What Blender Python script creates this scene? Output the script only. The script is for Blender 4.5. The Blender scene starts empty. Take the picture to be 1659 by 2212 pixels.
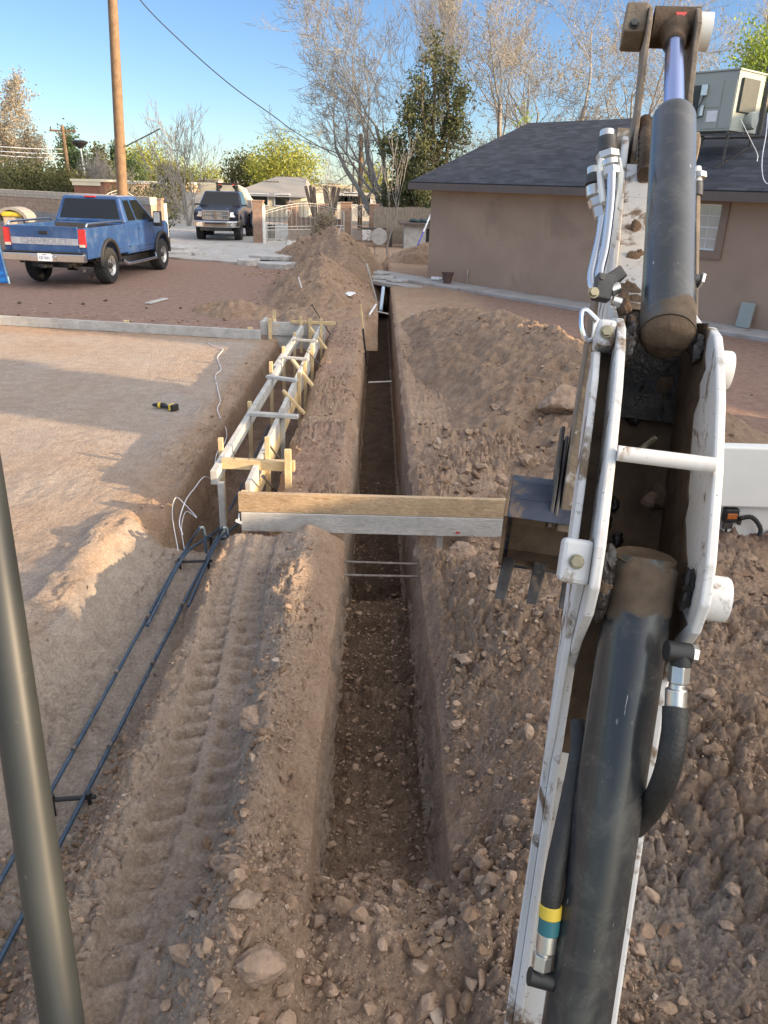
import bpy, bmesh, math, random
import numpy as np
from mathutils import Matrix, Vector
rad=math.radians; PI=math.pi
rng=np.random.default_rng(7); random.seed(7)
scn=bpy.context.scene
COL=scn.collection
# ---------------- camera ----------------
CAMH=2.45; FOC=1664.0; CX,CY=829.5,1106.0; PITCH=rad(22.99); ROLL=0.033; YAW=rad(1.0)
def _basis():
    fw=np.array([math.sin(YAW)*math.cos(PITCH),math.cos(YAW)*math.cos(PITCH),-math.sin(PITCH)])
    rt=np.array([math.cos(YAW),-math.sin(YAW),0.]); up=np.cross(rt,fw)
    c,s=math.cos(ROLL),math.sin(ROLL)
    return rt*c+up*s, up*c-rt*s, fw
CR,CU,CW=_basis(); CC=np.array([0,0,CAMH])
cam=bpy.data.cameras.new('camera'); camo=bpy.data.objects.new('camera',cam); COL.objects.link(camo)
m=Matrix.Identity(4)
for i in range(3):
    m[i][0]=CR[i]; m[i][1]=CU[i]; m[i][2]=-CW[i]; m[i][3]=CC[i]
camo.matrix_world=m
cam.sensor_fit='VERTICAL'; cam.sensor_height=36; cam.lens=36*FOC/2212.0; cam.clip_end=3000; cam.clip_start=.05
scn.camera=camo
# survey helpers: turn a sighted direction into a point of the place
def ray(x,y): return CR*(x-CX)/FOC-CU*(y-CY)/FOC+CW
def P(x,y,z=0.):
    d=ray(x,y); return CC+d*((z-CAMH)/d[2])
def PD(x,y,d): return CC+ray(x,y)*d
def PY(x,y,Y):
    r=ray(x,y); return CC+r*(Y/r[1])
def PX(x,y,X):
    r=ray(x,y); return CC+r*(X/r[0])
# ---------------- noise ----------------
_pg=np.random.default_rng(99); _PERM=_pg.permutation(512); _ANG=_pg.random(512)*2*PI
def gnoise(x,y):
    xi=np.floor(x).astype(np.int64); yi=np.floor(y).astype(np.int64); xf=x-xi; yf=y-yi
    u=xf*xf*xf*(xf*(xf*6-15)+10); v=yf*yf*yf*(yf*(yf*6-15)+10)
    def g(i,j,dx,dy):
        a=_ANG[_PERM[(_PERM[i&511]+j)&511]]; return np.cos(a)*dx+np.sin(a)*dy
    n00=g(xi,yi,xf,yf); n10=g(xi+1,yi,xf-1,yf); n01=g(xi,yi+1,xf,yf-1); n11=g(xi+1,yi+1,xf-1,yf-1)
    return ((n00*(1-u)+n10*u)*(1-v)+(n01*(1-u)+n11*u)*v)*1.5
def fbm(x,y,f=1.,o=4,g=.5,ox=0.):
    s=0.;a=1.;t=0.
    for i in range(o):
        s=s+a*gnoise(x*f+ox+i*17.3,y*f-ox*.7+i*9.1); t+=a; a*=g; f*=2.03
    return s/t
def cell(x,y,f=10.,ox=0.,jit=.9):
    # domes packed like clods: 1 at a clod's centre, 0 at its border
    x=x*f+ox; y=y*f-ox*.6; xi=np.floor(x).astype(np.int64); yi=np.floor(y).astype(np.int64); b=np.full(np.shape(x),9.); b2=b.copy()
    for i in (-1,0,1):
        for j in (-1,0,1):
            h=_PERM[(_PERM[(xi+i)&511]+yi+j)&511]; px=xi+i+.5+jit*(_ANG[h]/6.2832-.5); py=yi+j+.5+jit*(_ANG[(h*7+3)&511]/6.2832-.5)
            d=(x-px)**2+(y-py)**2; nb=d<b; b2=np.where(nb,b,np.minimum(b2,d)); b=np.where(nb,d,b)
    e=np.sqrt(b2)-np.sqrt(b); return np.clip(e*2.2,0,1)**.6
def ridged(x,y,f=1.,o=3,ox=0.):
    s=0.;a=1.;t=0.
    for i in range(o):
        s=s+a*(1-2*np.abs(gnoise(x*f+ox+i*7.7,y*f+i*3.3))); t+=a;a*=.5;f*=2.1
    return s/t
def ss(a,b,x):
    t=np.clip((x-a)/(b-a),0,1); return t*t*(3-2*t)
def bump1(c,w,x): return np.exp(-((x-c)/w)**2)
# ---------------- materials ----------------
def newmat(name):
    m=bpy.data.materials.new(name); m.use_nodes=True; nt=m.node_tree; b=nt.nodes['Principled BSDF']; return m,nt,b
def nd(nt,t,**k):
    n=nt.nodes.new(t)
    for a,v in k.items():
        if a.startswith('i_'): n.inputs[a[2:].replace('_',' ')].default_value=v
        else: setattr(n,a,v)
    return n
def lk(nt,a,b): nt.links.new(a,b)
def coord(nt,kind='Object',scale=(1,1,1)):
    if kind=='lc': t=nd(nt,'ShaderNodeAttribute',attribute_name='lc'); o=t.outputs['Vector']
    elif kind=='Position': t=nd(nt,'ShaderNodeNewGeometry'); o=t.outputs['Position']
    else: t=nd(nt,'ShaderNodeTexCoord'); o=t.outputs[kind]
    mp=nd(nt,'ShaderNodeMapping'); mp.inputs['Scale'].default_value=scale; lk(nt,o,mp.inputs[0]); return mp.outputs[0]
def noise(nt,vec,s,d=4,r=.55,dist=0.):
    n=nd(nt,'ShaderNodeTexNoise'); n.inputs['Scale'].default_value=s; n.inputs['Detail'].default_value=d; n.inputs['Roughness'].default_value=r; n.inputs['Distortion'].default_value=dist
    lk(nt,vec,n.inputs['Vector']); return n.outputs['Fac']
def ramp(nt,fac,stops):
    r=nd(nt,'ShaderNodeValToRGB'); e=r.color_ramp.elements
    while len(e)<len(stops): e.new(.5)
    for i,(p,c) in enumerate(stops):
        e[i].position=p; e[i].color=(c[0],c[1],c[2],1) if not isinstance(c,(int,float)) else (c,c,c,1)
    lk(nt,fac,r.inputs[0]); return r.outputs[0]
def mix(nt,f,a,b,mode='MIX'):
    n=nd(nt,'ShaderNodeMix',data_type='RGBA',blend_type=mode)
    if isinstance(f,(int,float)): n.inputs[0].default_value=f
    else: lk(nt,f,n.inputs[0])
    for s,v in ((6,a),(7,b)):
        if isinstance(v,tuple): n.inputs[s].default_value=(v[0],v[1],v[2],1)
        else: lk(nt,v,n.inputs[s])
    return n.outputs[2]
def bump(nt,b,h,st=.5,dist=.01,prev=None):
    n=nd(nt,'ShaderNodeBump'); n.inputs['Strength'].default_value=st; n.inputs['Distance'].default_value=dist
    lk(nt,h,n.inputs['Height'])
    if prev is not None: lk(nt,prev,n.inputs['Normal'])
    lk(nt,n.outputs[0],b.inputs['Normal']); return n.outputs[0]
def simple(name,col,rough=.6,metal=0.,var=.15,sc=6.,bmp=0.,bsc=60.,kind='Object',coat=0.,spec=.5,dirt=None,dirt_amt=.5,dsc=5.):
    m,nt,b=newmat(name); v=coord(nt,kind)
    f=noise(nt,v,sc,5)
    c=ramp(nt,f,[(.3,tuple(x*(1-var) for x in col)),(.7,tuple(min(1,x*(1+var)) for x in col))])
    if dirt:
        d=ramp(nt,noise(nt,v,dsc,8,.65,.4),[(dirt_amt,0.),(min(dirt_amt+.12,1),1.)])
        c=mix(nt,d,c,dirt)
        rr=mix(nt,d,(rough,)*3,(.9,)*3); lk(nt,rr,b.inputs['Roughness'])
        if metal:
            mm=mix(nt,d,(metal,)*3,(0.,)*3); lk(nt,mm,b.inputs['Metallic'])
    else:
        b.inputs['Roughness'].default_value=rough
        b.inputs['Metallic'].default_value=metal
    lk(nt,c,b.inputs['Base Color'])
    b.inputs['Coat Weight'].default_value=coat; b.inputs['Specular IOR Level'].default_value=spec
    if bmp: bump(nt,b,noise(nt,v,bsc,4),bmp,.01)
    return m
def dirtmat(name,red=True,dark=1.):
    m,nt,b=newmat(name); v=coord(nt,'Position')
    n1=noise(nt,v,.9,6,.6); n2=noise(nt,v,7,6,.65); n3=noise(nt,v,60,5,.7)
    A=ramp(nt,n1,[(.35,(.36*dark,.24*dark,.16*dark)),(.65,(.47*dark,.338*dark,.242*dark))])
    Bc=ramp(nt,n2,[(.3,(.24*dark,.153*dark,.095*dark)),(.7,(.49*dark,.362*dark,.262*dark))])
    c=mix(nt,.5,A,Bc)
    if red:
        at=nd(nt,'ShaderNodeAttribute',attribute_name='mask'); sp=nd(nt,'ShaderNodeSeparateColor'); lk(nt,at.outputs['Color'],sp.inputs[0])
        rc=ramp(nt,n2,[(.3,(.25,.158,.12)),(.7,(.36,.25,.198))])
        c=mix(nt,sp.outputs[0],c,rc)
        c=mix(nt,sp.outputs[1],c,ramp(nt,n2,[(.3,(.10,.066,.044)),(.7,(.19,.13,.09))]))  # fresh dug soil, darkened further for the deep trench shade
        c=mix(nt,sp.outputs[2],c,ramp(nt,n2,[(.3,(.37,.32,.275)),(.7,(.47,.415,.36))]))
    sp2=ramp(nt,n3,[(.3,.72),(.7,1.28)])
    c=mix(nt,1.,c,sp2,'MULTIPLY')
    gr=nd(nt,'ShaderNodeTexVoronoi'); gr.inputs['Scale'].default_value=75; lk(nt,v,gr.inputs['Vector'])
    pc=ramp(nt,gr.outputs['Distance'],[(.12,(.46,.40,.34)),(.2,(.3,.2,.15))])
    pm=ramp(nt,gr.outputs['Color'],[(.86,0.),(.88,.55)])
    pm2=ramp(nt,gr.outputs['Distance'],[(.25,1.),(.35,0.)])
    pf=mix(nt,1.,pm,pm2,'MULTIPLY')
    c=mix(nt,pf,c,pc)
    lk(nt,c,b.inputs['Base Color']); b.inputs['Roughness'].default_value=.95; b.inputs['Specular IOR Level'].default_value=.15
    h1=noise(nt,v,28,8,.75); p=bump(nt,b,h1,1.,.035)
    v2=nd(nt,'ShaderNodeTexVoronoi'); v2.inputs['Scale'].default_value=95; lk(nt,v,v2.inputs['Vector'])
    bump(nt,b,v2.outputs['Distance'],-.35,.006,p)
    return m
def woodmat(name,c1,c2,c3,grain=1.,st=.0,stc=(.3,.25,.2)):
    m,nt,b=newmat(name); v=coord(nt,'lc',(1.2,14,14))
    w=nd(nt,'ShaderNodeTexNoise'); w.inputs['Scale'].default_value=3.2; w.inputs['Detail'].default_value=3; w.inputs['Distortion'].default_value=1.2; lk(nt,v,w.inputs['Vector'])
    ms=nd(nt,'ShaderNodeMath',operation='MULTIPLY'); ms.inputs[1].default_value=9.; lk(nt,w.outputs['Fac'],ms.inputs[0])
    fr=nd(nt,'ShaderNodeMath',operation='PINGPONG'); fr.inputs[1].default_value=.5; lk(nt,ms.outputs[0],fr.inputs[0])
    c=ramp(nt,fr.outputs[0],[(.0,c1),(.28,c2),(.5,c3)])
    v1=coord(nt,'lc',(1,1,1)); c=mix(nt,1.,c,ramp(nt,noise(nt,v1,5,4),[(.3,.8),(.7,1.15)]),'MULTIPLY')
    if st:
        c=mix(nt,ramp(nt,noise(nt,v1,9,6,.6),[(1-st,0.),(1-st+.1,.8)]),c,stc)
    lk(nt,c,b.inputs['Base Color']); b.inputs['Roughness'].default_value=.78
    bump(nt,b,fr.outputs[0],.25,.004); return m
M={}
M['dirt']=dirtmat('dirt'); M['pile']=dirtmat('pile_dirt',False,.86)
M['pine']=woodmat('new_pine',(.50,.34,.16),(.66,.50,.28),(.70,.56,.34))
M['grain']=woodmat('grained_pine',(.30,.18,.09),(.46,.33,.2),(.52,.40,.26),st=.35,stc=(.28,.22,.17))
M['grey_wood']=woodmat('weathered_lumber',(.36,.345,.31),(.50,.485,.45),(.56,.545,.51),st=.38,stc=(.36,.31,.25))
M['pole_wood']=woodmat('pole_wood',(.12,.07,.035),(.24,.15,.08),(.29,.19,.11))
M['fence_wood']=woodmat('fence_wood',(.17,.135,.10),(.27,.225,.175),(.31,.265,.21),st=.3,stc=(.12,.09,.07))
M['stone']=simple('stone',(.33,.235,.17),.95,var=.35,sc=14,bmp=1.,bsc=45,kind='Object',spec=.2)
def clodmat():
    m,nt,b=newmat('clod'); g=nd(nt,'ShaderNodeNewGeometry'); v=coord(nt,'Position'); c=ramp(nt,g.outputs['Random Per Island'],[(0.,(.20,.13,.085)),(.4,(.31,.215,.148)),(.95,(.39,.28,.20)),(1.,(.44,.36,.29))])
    c=mix(nt,1.,c,ramp(nt,noise(nt,v,30,5),[(.3,.75),(.7,1.2)]),'MULTIPLY'); lk(nt,c,b.inputs['Base Color']); b.inputs['Roughness'].default_value=.97; b.inputs['Specular IOR Level'].default_value=.1; bump(nt,b,noise(nt,v,70,5),.7,.01); return m
M['clod']=clodmat()
M['white']=simple('dirty_white_paint',(.72,.705,.67),.45,var=.10,sc=5,dirt=(.20,.135,.08),dirt_amt=.525,dsc=13,bmp=.05)
def whitemat():
    m,nt,b=newmat('worn_white_paint'); v=coord(nt,'Object'); f=noise(nt,v,5,6); c=ramp(nt,f,[(.3,(.64,.625,.59)),(.7,(.75,.74,.71))])
    st=ramp(nt,noise(nt,coord(nt,'Object',(9,9,2)),3,7,.7,.6),[(.52,0.),(.75,.35)]); c=mix(nt,st,c,(.42,.34,.25))
    d=ramp(nt,noise(nt,v,9,9,.68,.5),[(.535,0.),(.60,1.)]); c=mix(nt,d,c,ramp(nt,noise(nt,v,60,4),[(.3,(.15,.10,.06)),(.7,(.30,.22,.15))]))
    ch=ramp(nt,noise(nt,v,85,3,.5,1.5),[(.70,0.),(.72,.9)]); c=mix(nt,ch,c,(.07,.06,.055))
    sc=ramp(nt,noise(nt,coord(nt,'Object',(30,30,160)),2.,2,.5,.2),[(.74,0.),(.76,.6)]); c=mix(nt,sc,c,(.12,.11,.10))
    lk(nt,c,b.inputs['Base Color']); lk(nt,mix(nt,d,(.42,)*3,(.9,)*3),b.inputs['Roughness']); bump(nt,b,noise(nt,v,50,5),.12,.004); return m
M['white']=whitemat()
M['white_clean']=simple('cream_white_paint',(.78,.77,.71),.42,var=.04,sc=3,dirt=(.33,.27,.20),dirt_amt=.68,dsc=9)
M['mud']=simple('dried_mud',(.115,.08,.053),.9,var=.35,sc=14,bmp=.8,bsc=35,spec=.2)
M['grease']=simple('greasy_mud',(.018,.015,.013),.4,var=.5,sc=20,bmp=1.,bsc=30)
M['stick']=simple('muddy_arm_paint',(.24,.185,.13),.85,var=.3,sc=14,bmp=.5,dirt=(.55,.52,.46),dirt_amt=.6,dsc=16)
def cylmat():
    m,nt,b=newmat('black_cylinder_paint'); v=coord(nt,'lc',(1,1,1))
    f=noise(nt,v,3,5); c=ramp(nt,f,[(.3,(.024,.027,.030)),(.7,(.044,.046,.048))])
    dv=coord(nt,'lc',(2,2.2,2.2)); d=ramp(nt,noise(nt,dv,6,9,.72,.4),[(.48,.03),(.80,.5)])
    c=mix(nt,d,c,(.20,.19,.155))
    sv=coord(nt,'lc',(6,40,40)); s=ramp(nt,noise(nt,sv,4,3,.5,1.),[(.735,0.),(.755,.75)])
    c=mix(nt,s,c,(.5,.49,.45))
    sk=nd(nt,'ShaderNodeTexVoronoi'); sk.inputs['Scale'].default_value=60; lk(nt,coord(nt,'lc',(.35,1,1)),sk.inputs['Vector'])
    s2=mix(nt,1.,ramp(nt,sk.outputs['Distance'],[(.1,1.),(.16,0.)]),ramp(nt,sk.outputs['Color'],[(.8,0.),(.82,1.)]),'MULTIPLY')
    c=mix(nt,s2,c,(.42,.41,.38))
    at=nd(nt,'ShaderNodeAttribute',attribute_name='mud'); n4=noise(nt,v,9,6)
    ad=nd(nt,'ShaderNodeMath',operation='ADD'); lk(nt,at.outputs['Fac'],ad.inputs[0]); lk(nt,n4,ad.inputs[1])
    mk=ramp(nt,ad.outputs[0],[(.93,0.),(.99,1.)])
    c=mix(nt,mk,c,ramp(nt,noise(nt,v,40,5),[(.3,(.075,.055,.038)),(.7,(.135,.098,.066))]))
    lk(nt,c,b.inputs['Base Color'])
    r=mix(nt,d,(.2,)*3,(.6,)*3); r=mix(nt,mk,r,(.95,)*3); lk(nt,r,b.inputs['Roughness']); return m
M['cyl']=cylmat()
M['chrome']=simple('chrome',(.62,.64,.67),.12,1.,var=.03)
M['chrome_blue']=simple('chromed_rod',(.36,.43,.70),.2,1.,var=.02)
M['zinc']=simple('zinc_plated_steel',(.62,.61,.57),.32,.9,var=.1,sc=20,dirt=(.3,.24,.17),dirt_amt=.66,dsc=14)
M['steel']=simple('dark_steel',(.10,.095,.09),.5,.7,var=.3,sc=20,dirt=(.17,.12,.08),dirt_amt=.55,dsc=12)
M['bucketm']=simple('bucket_steel',(.045,.055,.08),.5,.15,var=.35,sc=12,dirt=(.22,.155,.10),dirt_amt=.50,dsc=9,bmp=.15)
M['bucket_in']=simple('bucket_inside',(.20,.135,.085),.85,var=.35,sc=10,bmp=.5)
M['rubber']=simple('hose_rubber',(.022,.022,.020),.55,var=.3,sc=30,bmp=.25,bsc=160,dirt=(.15,.12,.08),dirt_amt=.62,dsc=8)
M['tyre']=simple('tyre_rubber',(.02,.02,.02),.8,var=.3,sc=20,dirt=(.05,.042,.035),dirt_amt=.55)
M['gold']=simple('yellow_bolt',(.34,.30,.20),.45,.7,var=.2,sc=20)
M['yellow']=simple('yellow_plastic',(.72,.52,.06),.5)
M['teal']=simple('teal_band',(.03,.15,.17),.5)
M['postpaint']=simple('olive_grey_frame_paint',(.036,.038,.034),.46,var=.25,sc=5,dirt=(.20,.20,.17),dirt_amt=.66,dsc=26)
M['black']=simple('black_plastic',(.02,.02,.02),.5)
M['rebar']=simple('coated_rebar',(.055,.09,.135),.55,.3,var=.3,sc=30,dirt=(.18,.17,.15),dirt_amt=.58,dsc=25)
M['rebar_raw']=simple('raw_rebar',(.22,.19,.165),.6,.6,var=.3,sc=30)
M['stucco']=simple('tan_stucco',(.41,.29,.21),.92,var=.09,sc=1.1,bmp=.25,bsc=110,kind='Position',spec=.15,dirt=(.33,.235,.17),dirt_amt=.56,dsc=.9)
M['stucco_dk']=simple('brown_trim',(.27,.19,.14),.9,var=.05,bmp=.2,bsc=90)
M['fascia']=simple('fascia_paint',(.135,.105,.09),.7,var=.08)
M['vinyl']=simple('white_vinyl',(.78,.78,.76),.45,var=.03)
M['concrete']=simple('concrete',(.40,.385,.36),.9,var=.14,sc=2.,bmp=.3,bsc=50,kind='Position',dirt=(.30,.24,.19),dirt_amt=.55,dsc=1.6)
M['concrete_lt']=simple('broken_concrete',(.44,.43,.41),.92,var=.2,sc=6,bmp=.6,bsc=30,dirt=(.28,.2,.15),dirt_amt=.58,dsc=4)
M['asphalt']=simple('asphalt',(.15,.145,.14),.9,var=.15,sc=.6,bmp=.3,bsc=80,kind='Position')
M['iron']=simple('cream_iron_paint',(.52,.50,.45),.5,var=.06)
M['whitepost']=simple('white_post',(.72,.71,.67),.5)
M['glass']=simple('dark_glass',(.012,.014,.015),.06,var=.1,spec=.6)
M['pane']=simple('window_pane',(.46,.45,.40),.08,var=.05,coat=.6)
M['bark']=simple('bark',(.20,.155,.115),.9,var=.3,sc=8,bmp=.5,bsc=20)
M['bark_lt']=simple('pale_bark',(.31,.285,.25),.9,var=.2,sc=8)
M['bark_grey']=simple('grey_bark',(.255,.24,.215),.9,var=.25,sc=8)
M['green_ac']=simple('sage_green_metal',(.33,.36,.325),.5,var=.05,sc=2)
M['green_ac_dk']=simple('dark_grille',(.05,.06,.055),.6)
M['red_lens']=simple('red_lens',(.55,.02,.015),.2,coat=.6)
M['lens']=simple('headlight_lens',(.62,.62,.58),.12,.3,coat=.8)
M['blue_panel']=simple('glossy_blue_panel',(.01,.17,.55),.25,var=.08,coat=.5)
M['paper']=simple('white_stuff',(.75,.76,.78),.6)
def leafmat(name,c1,c2):
    m,nt,b=newmat(name); v=coord(nt,'Position'); oi=nd(nt,'ShaderNodeTexNoise'); oi.inputs['Scale'].default_value=1.6; oi.inputs['Detail'].default_value=5; oi.inputs['Roughness'].default_value=.7; lk(nt,v,oi.inputs['Vector'])
    c=ramp(nt,oi.outputs['Fac'],[(.35,c1),(.65,c2)]); lk(nt,c,b.inputs['Base Color']); b.inputs['Roughness'].default_value=.7; b.inputs['Specular IOR Level'].default_value=.2
    tr=nd(nt,'ShaderNodeBsdfTranslucent'); lk(nt,c,tr.inputs[0]); mx=nd(nt,'ShaderNodeMixShader'); mx.inputs[0].default_value=.3
    lk(nt,b.outputs[0],mx.inputs[1]); lk(nt,tr.outputs[0],mx.inputs[2]); lk(nt,mx.outputs[0],nt.nodes['Material Output'].inputs[0]); return m
M['leaf_conifer']=leafmat('conifer_leaf',(.05,.075,.035),(.19,.19,.09))
M['leaf_yellow']=leafmat('yellow_green_leaf',(.22,.25,.05),(.42,.42,.10))
M['leaf_willow']=leafmat('spring_leaf',(.20,.30,.04),(.40,.48,.10))
M['leaf_olive']=leafmat('olive_leaf',(.07,.085,.035),(.19,.18,.08))
M['leaf_dkgreen']=leafmat('deep_green_leaf',(.05,.085,.04),(.12,.17,.07))
M['leaf_tan']=leafmat('bud_tan',(.30,.255,.18),(.46,.40,.29))
# shingles
def shinglemat():
    m,nt,b=newmat('shingles'); v=coord(nt,'lc')
    br=nd(nt,'ShaderNodeTexBrick'); br.offset=.5; br.inputs['Scale'].default_value=1.; br.inputs['Brick Width'].default_value=.3; br.inputs['Row Height'].default_value=.14; br.inputs['Mortar Size'].default_value=.006; br.inputs['Bias'].default_value=0.
    br.inputs['Color1'].default_value=(.020,.023,.032,1); br.inputs['Color2'].default_value=(.056,.060,.074,1); br.inputs['Mortar'].default_value=(.02,.02,.024,1)
    lk(nt,v,br.inputs['Vector']); c=mix(nt,1.,br.outputs['Color'],ramp(nt,noise(nt,v,2.2,4),[(.3,.8),(.7,1.2)]),'MULTIPLY')
    c=mix(nt,1.,c,ramp(nt,noise(nt,v,120,3),[(.3,.7),(.7,1.3)]),'MULTIPLY')
    lk(nt,c,b.inputs['Base Color']); b.inputs['Roughness'].default_value=.9; bump(nt,b,br.outputs['Fac'],-.6,.01); return m
M['shingle']=shinglemat()
def brickmat(name,c1,c2,mo,w=.4,h=.2,ms=.012,bm=.4):
    m,nt,b=newmat(name); v=coord(nt,'lc')
    br=nd(nt,'ShaderNodeTexBrick'); br.inputs['Scale'].default_value=1.; br.inputs['Brick Width'].default_value=w; br.inputs['Row Height'].default_value=h; br.inputs['Mortar Size'].default_value=ms
    br.inputs['Color1'].default_value=(*c1,1); br.inputs['Color2'].default_value=(*c2,1); br.inputs['Mortar'].default_value=(*mo,1); lk(nt,v,br.inputs['Vector'])
    c=mix(nt,1.,br.outputs['Color'],ramp(nt,noise(nt,v,6,5),[(.3,.8),(.7,1.15)]),'MULTIPLY')
    lk(nt,c,b.inputs['Base Color']); b.inputs['Roughness'].default_value=.9; bump(nt,b,br.outputs['Fac'],-bm,.01); return m
M['brick']=brickmat('tan_block',(.30,.19,.13),(.36,.24,.17),(.25,.2,.17))
M['block_tan']=brickmat('painted_block_tan',(.42,.30,.21),(.45,.33,.23),(.36,.26,.18),bm=.2)
M['block_grey']=brickmat('painted_block_grey',(.30,.29,.28),(.34,.33,.31),(.27,.26,.25),bm=.2)
M['cap']=brickmat('cap_block',(.50,.43,.34),(.54,.47,.37),(.4,.34,.27),bm=.2)
# ---------------- mesh building ----------------
class MB:
    def __init__(s): s.v=[]; s.f=[]; s.lc=[]; s.n=0
    def add(s,v,f,lc=None):
        v=np.asarray(v,float); 
        s.v.append(v); s.f+= [tuple(int(i)+s.n for i in q) for q in f]; s.n+=len(v)
        s.lc.append(np.asarray(lc,float) if lc is not None else v.copy()); return s
    def box(s,c,sz,rot=None,tap=None,order=True):
        sz=np.array(sz,float); u=np.array([[x,y,z] for x in(-.5,.5) for y in(-.5,.5) for z in(-.5,.5)])
        loc=u*sz
        if tap is not None: 
            k=u[:,2]>0; loc[k,0]*=tap[0]; loc[k,1]*=tap[1]
        o=np.argsort(-sz) if order else [0,1,2]
        lc=loc[:,o]+(rng.random(3)*9 if order else 0)
        v=loc
        if rot is not None: v=loc@np.array(rot,float)[:3,:3].T
        s.add(v+np.array(c,float),[(0,1,3,2),(4,6,7,5),(0,4,5,1),(2,3,7,6),(0,2,6,4),(1,5,7,3)],lc); return s
    def beam(s,p0,p1,w,h,up=(0,0,1)):
        p0=np.array(p0,float);p1=np.array(p1,float); d=p1-p0; L=np.linalg.norm(d); d/=L
        up=np.array(up,float); x=np.cross(d,up); 
        if np.linalg.norm(x)<1e-4: x=np.cross(d,(0,1,0))
        x/=np.linalg.norm(x); z=np.cross(x,d)
        return s.box((p0+p1)/2,(w,L,h),np.array([x,d,z]).T)
    def tube(s,pts,r,n=8,cap=True):
        pts=np.array(pts,float); k=len(pts); r=np.broadcast_to(np.array(r,float),(k,))
        t=np.gradient(pts,axis=0); t/=np.linalg.norm(t,axis=1)[:,None]+1e-12
        a=np.array([0,0,1.]) if abs(t[0][2])<.9 else np.array([1.,0,0])
        x=np.cross(t[0],a); x/=np.linalg.norm(x); V=[];LC=[]; L=0; o=rng.random()*9
        an=np.arange(n)*2*PI/n
        for i in range(k):
            x=x-t[i]*(x@t[i]); x/=np.linalg.norm(x)+1e-12; y=np.cross(t[i],x)
            if i: L+=np.linalg.norm(pts[i]-pts[i-1])
            V.append(pts[i]+r[i]*(np.cos(an)[:,None]*x+np.sin(an)[:,None]*y))
            LC.append(np.stack([np.full(n,L+o),np.cos(an)*r[i]+.3,np.sin(an)*r[i]+o*.1],1))
        F=[(i*n+j,i*n+(j+1)%n,(i+1)*n+(j+1)%n,(i+1)*n+j) for i in range(k-1) for j in range(n)]
        if cap: F+=[tuple(range(n-1,-1,-1)),tuple((k-1)*n+j for j in range(n))]
        s.add(np.concatenate(V),F,np.concatenate(LC)); return s
    def cyl(s,p0,p1,r,n=16,r1=None,cap=True): return s.tube([p0,p1],[r,r if r1 is None else r1],n,cap)
    def lathe(s,p0,ax,prof,n=24,caps=True):
        p0=np.array(p0,float);ax=np.array(ax,float);ax/=np.linalg.norm(ax)
        a=np.array([0,0,1.]) if abs(ax[2])<.9 else np.array([1.,0,0]); x=np.cross(ax,a);x/=np.linalg.norm(x);y=np.cross(ax,x)
        an=np.arange(n)*2*PI/n; V=[p0+ax*h+r*(np.cos(an)[:,None]*x+np.sin(an)[:,None]*y) for h,r in prof]; k=len(prof)
        F=[(i*n+j,i*n+(j+1)%n,(i+1)*n+(j+1)%n,(i+1)*n+j) for i in range(k-1) for j in range(n)]
        if caps and prof[0][1]>1e-4: F.append(tuple(range(n-1,-1,-1)))
        if caps and prof[-1][1]>1e-4: F.append(tuple((k-1)*n+j for j in range(n)))
        s.add(np.concatenate(V),F); return s
    def prism(s,poly,ext,order=None):  # poly: list of 3d points, ext: 3d vector
        a=np.array(poly,float); e=np.array(ext,float); n=len(a)
        F=[tuple(range(n)),tuple(range(2*n-1,n-1,-1))]+[(i,i+n,(i+1)%n+n,(i+1)%n) for i in range(n)]
        s.add(np.concatenate([a,a+e]),F); return s
    def quad(s,*p): s.add(p,[tuple(range(len(p)))]); return s
    def hexa(s,pts): s.add(pts,[(0,3,2,1),(4,5,6,7),(0,1,5,4),(1,2,6,5),(2,3,7,6),(3,0,4,7)]); return s
ROOTM={}
def mkmesh(name,V,F,mat,lc=None,smooth=False,cols=None):
    me=bpy.data.meshes.new(name)
    me.from_pydata(np.asarray(V).tolist() if not isinstance(V,list) else V,[],F); 
    me.materials.append(M[mat] if isinstance(mat,str) else mat)
    if lc is not None:
        at=me.attributes.new('lc','FLOAT_VECTOR','POINT'); at.data.foreach_set('vector',np.asarray(lc,np.float32).ravel())
    if smooth: me.shade_smooth()
    me.update(); return me
def link(name,me,parent=None):
    o=bpy.data.objects.new(name,me); COL.objects.link(o)
    if parent is not None: o.parent=parent
    return o
def tag(o,label=None,cat=None,group=None,kind=None):
    if label: o['label']=label
    if cat: o['category']=cat
    if group: o['group']=group
    if kind: o['kind']=kind
    return o
def thing(name,label,cat,loc=(0,0,0),rotz=0.,group=None):
    o=bpy.data.objects.new(name,None); COL.objects.link(o); o.location=loc; o.rotation_euler=(0,0,rotz); o.empty_display_size=.2
    ROOTM[o.name]=Matrix.Translation(Vector([float(x) for x in loc]))@Matrix.Rotation(rotz,4,'Z')
    return tag(o,label,cat,group)
def fixn(me):
    bm=bmesh.new(); bm.from_mesh(me); bmesh.ops.recalc_face_normals(bm,faces=bm.faces); bm.to_mesh(me); bm.free()
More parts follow.
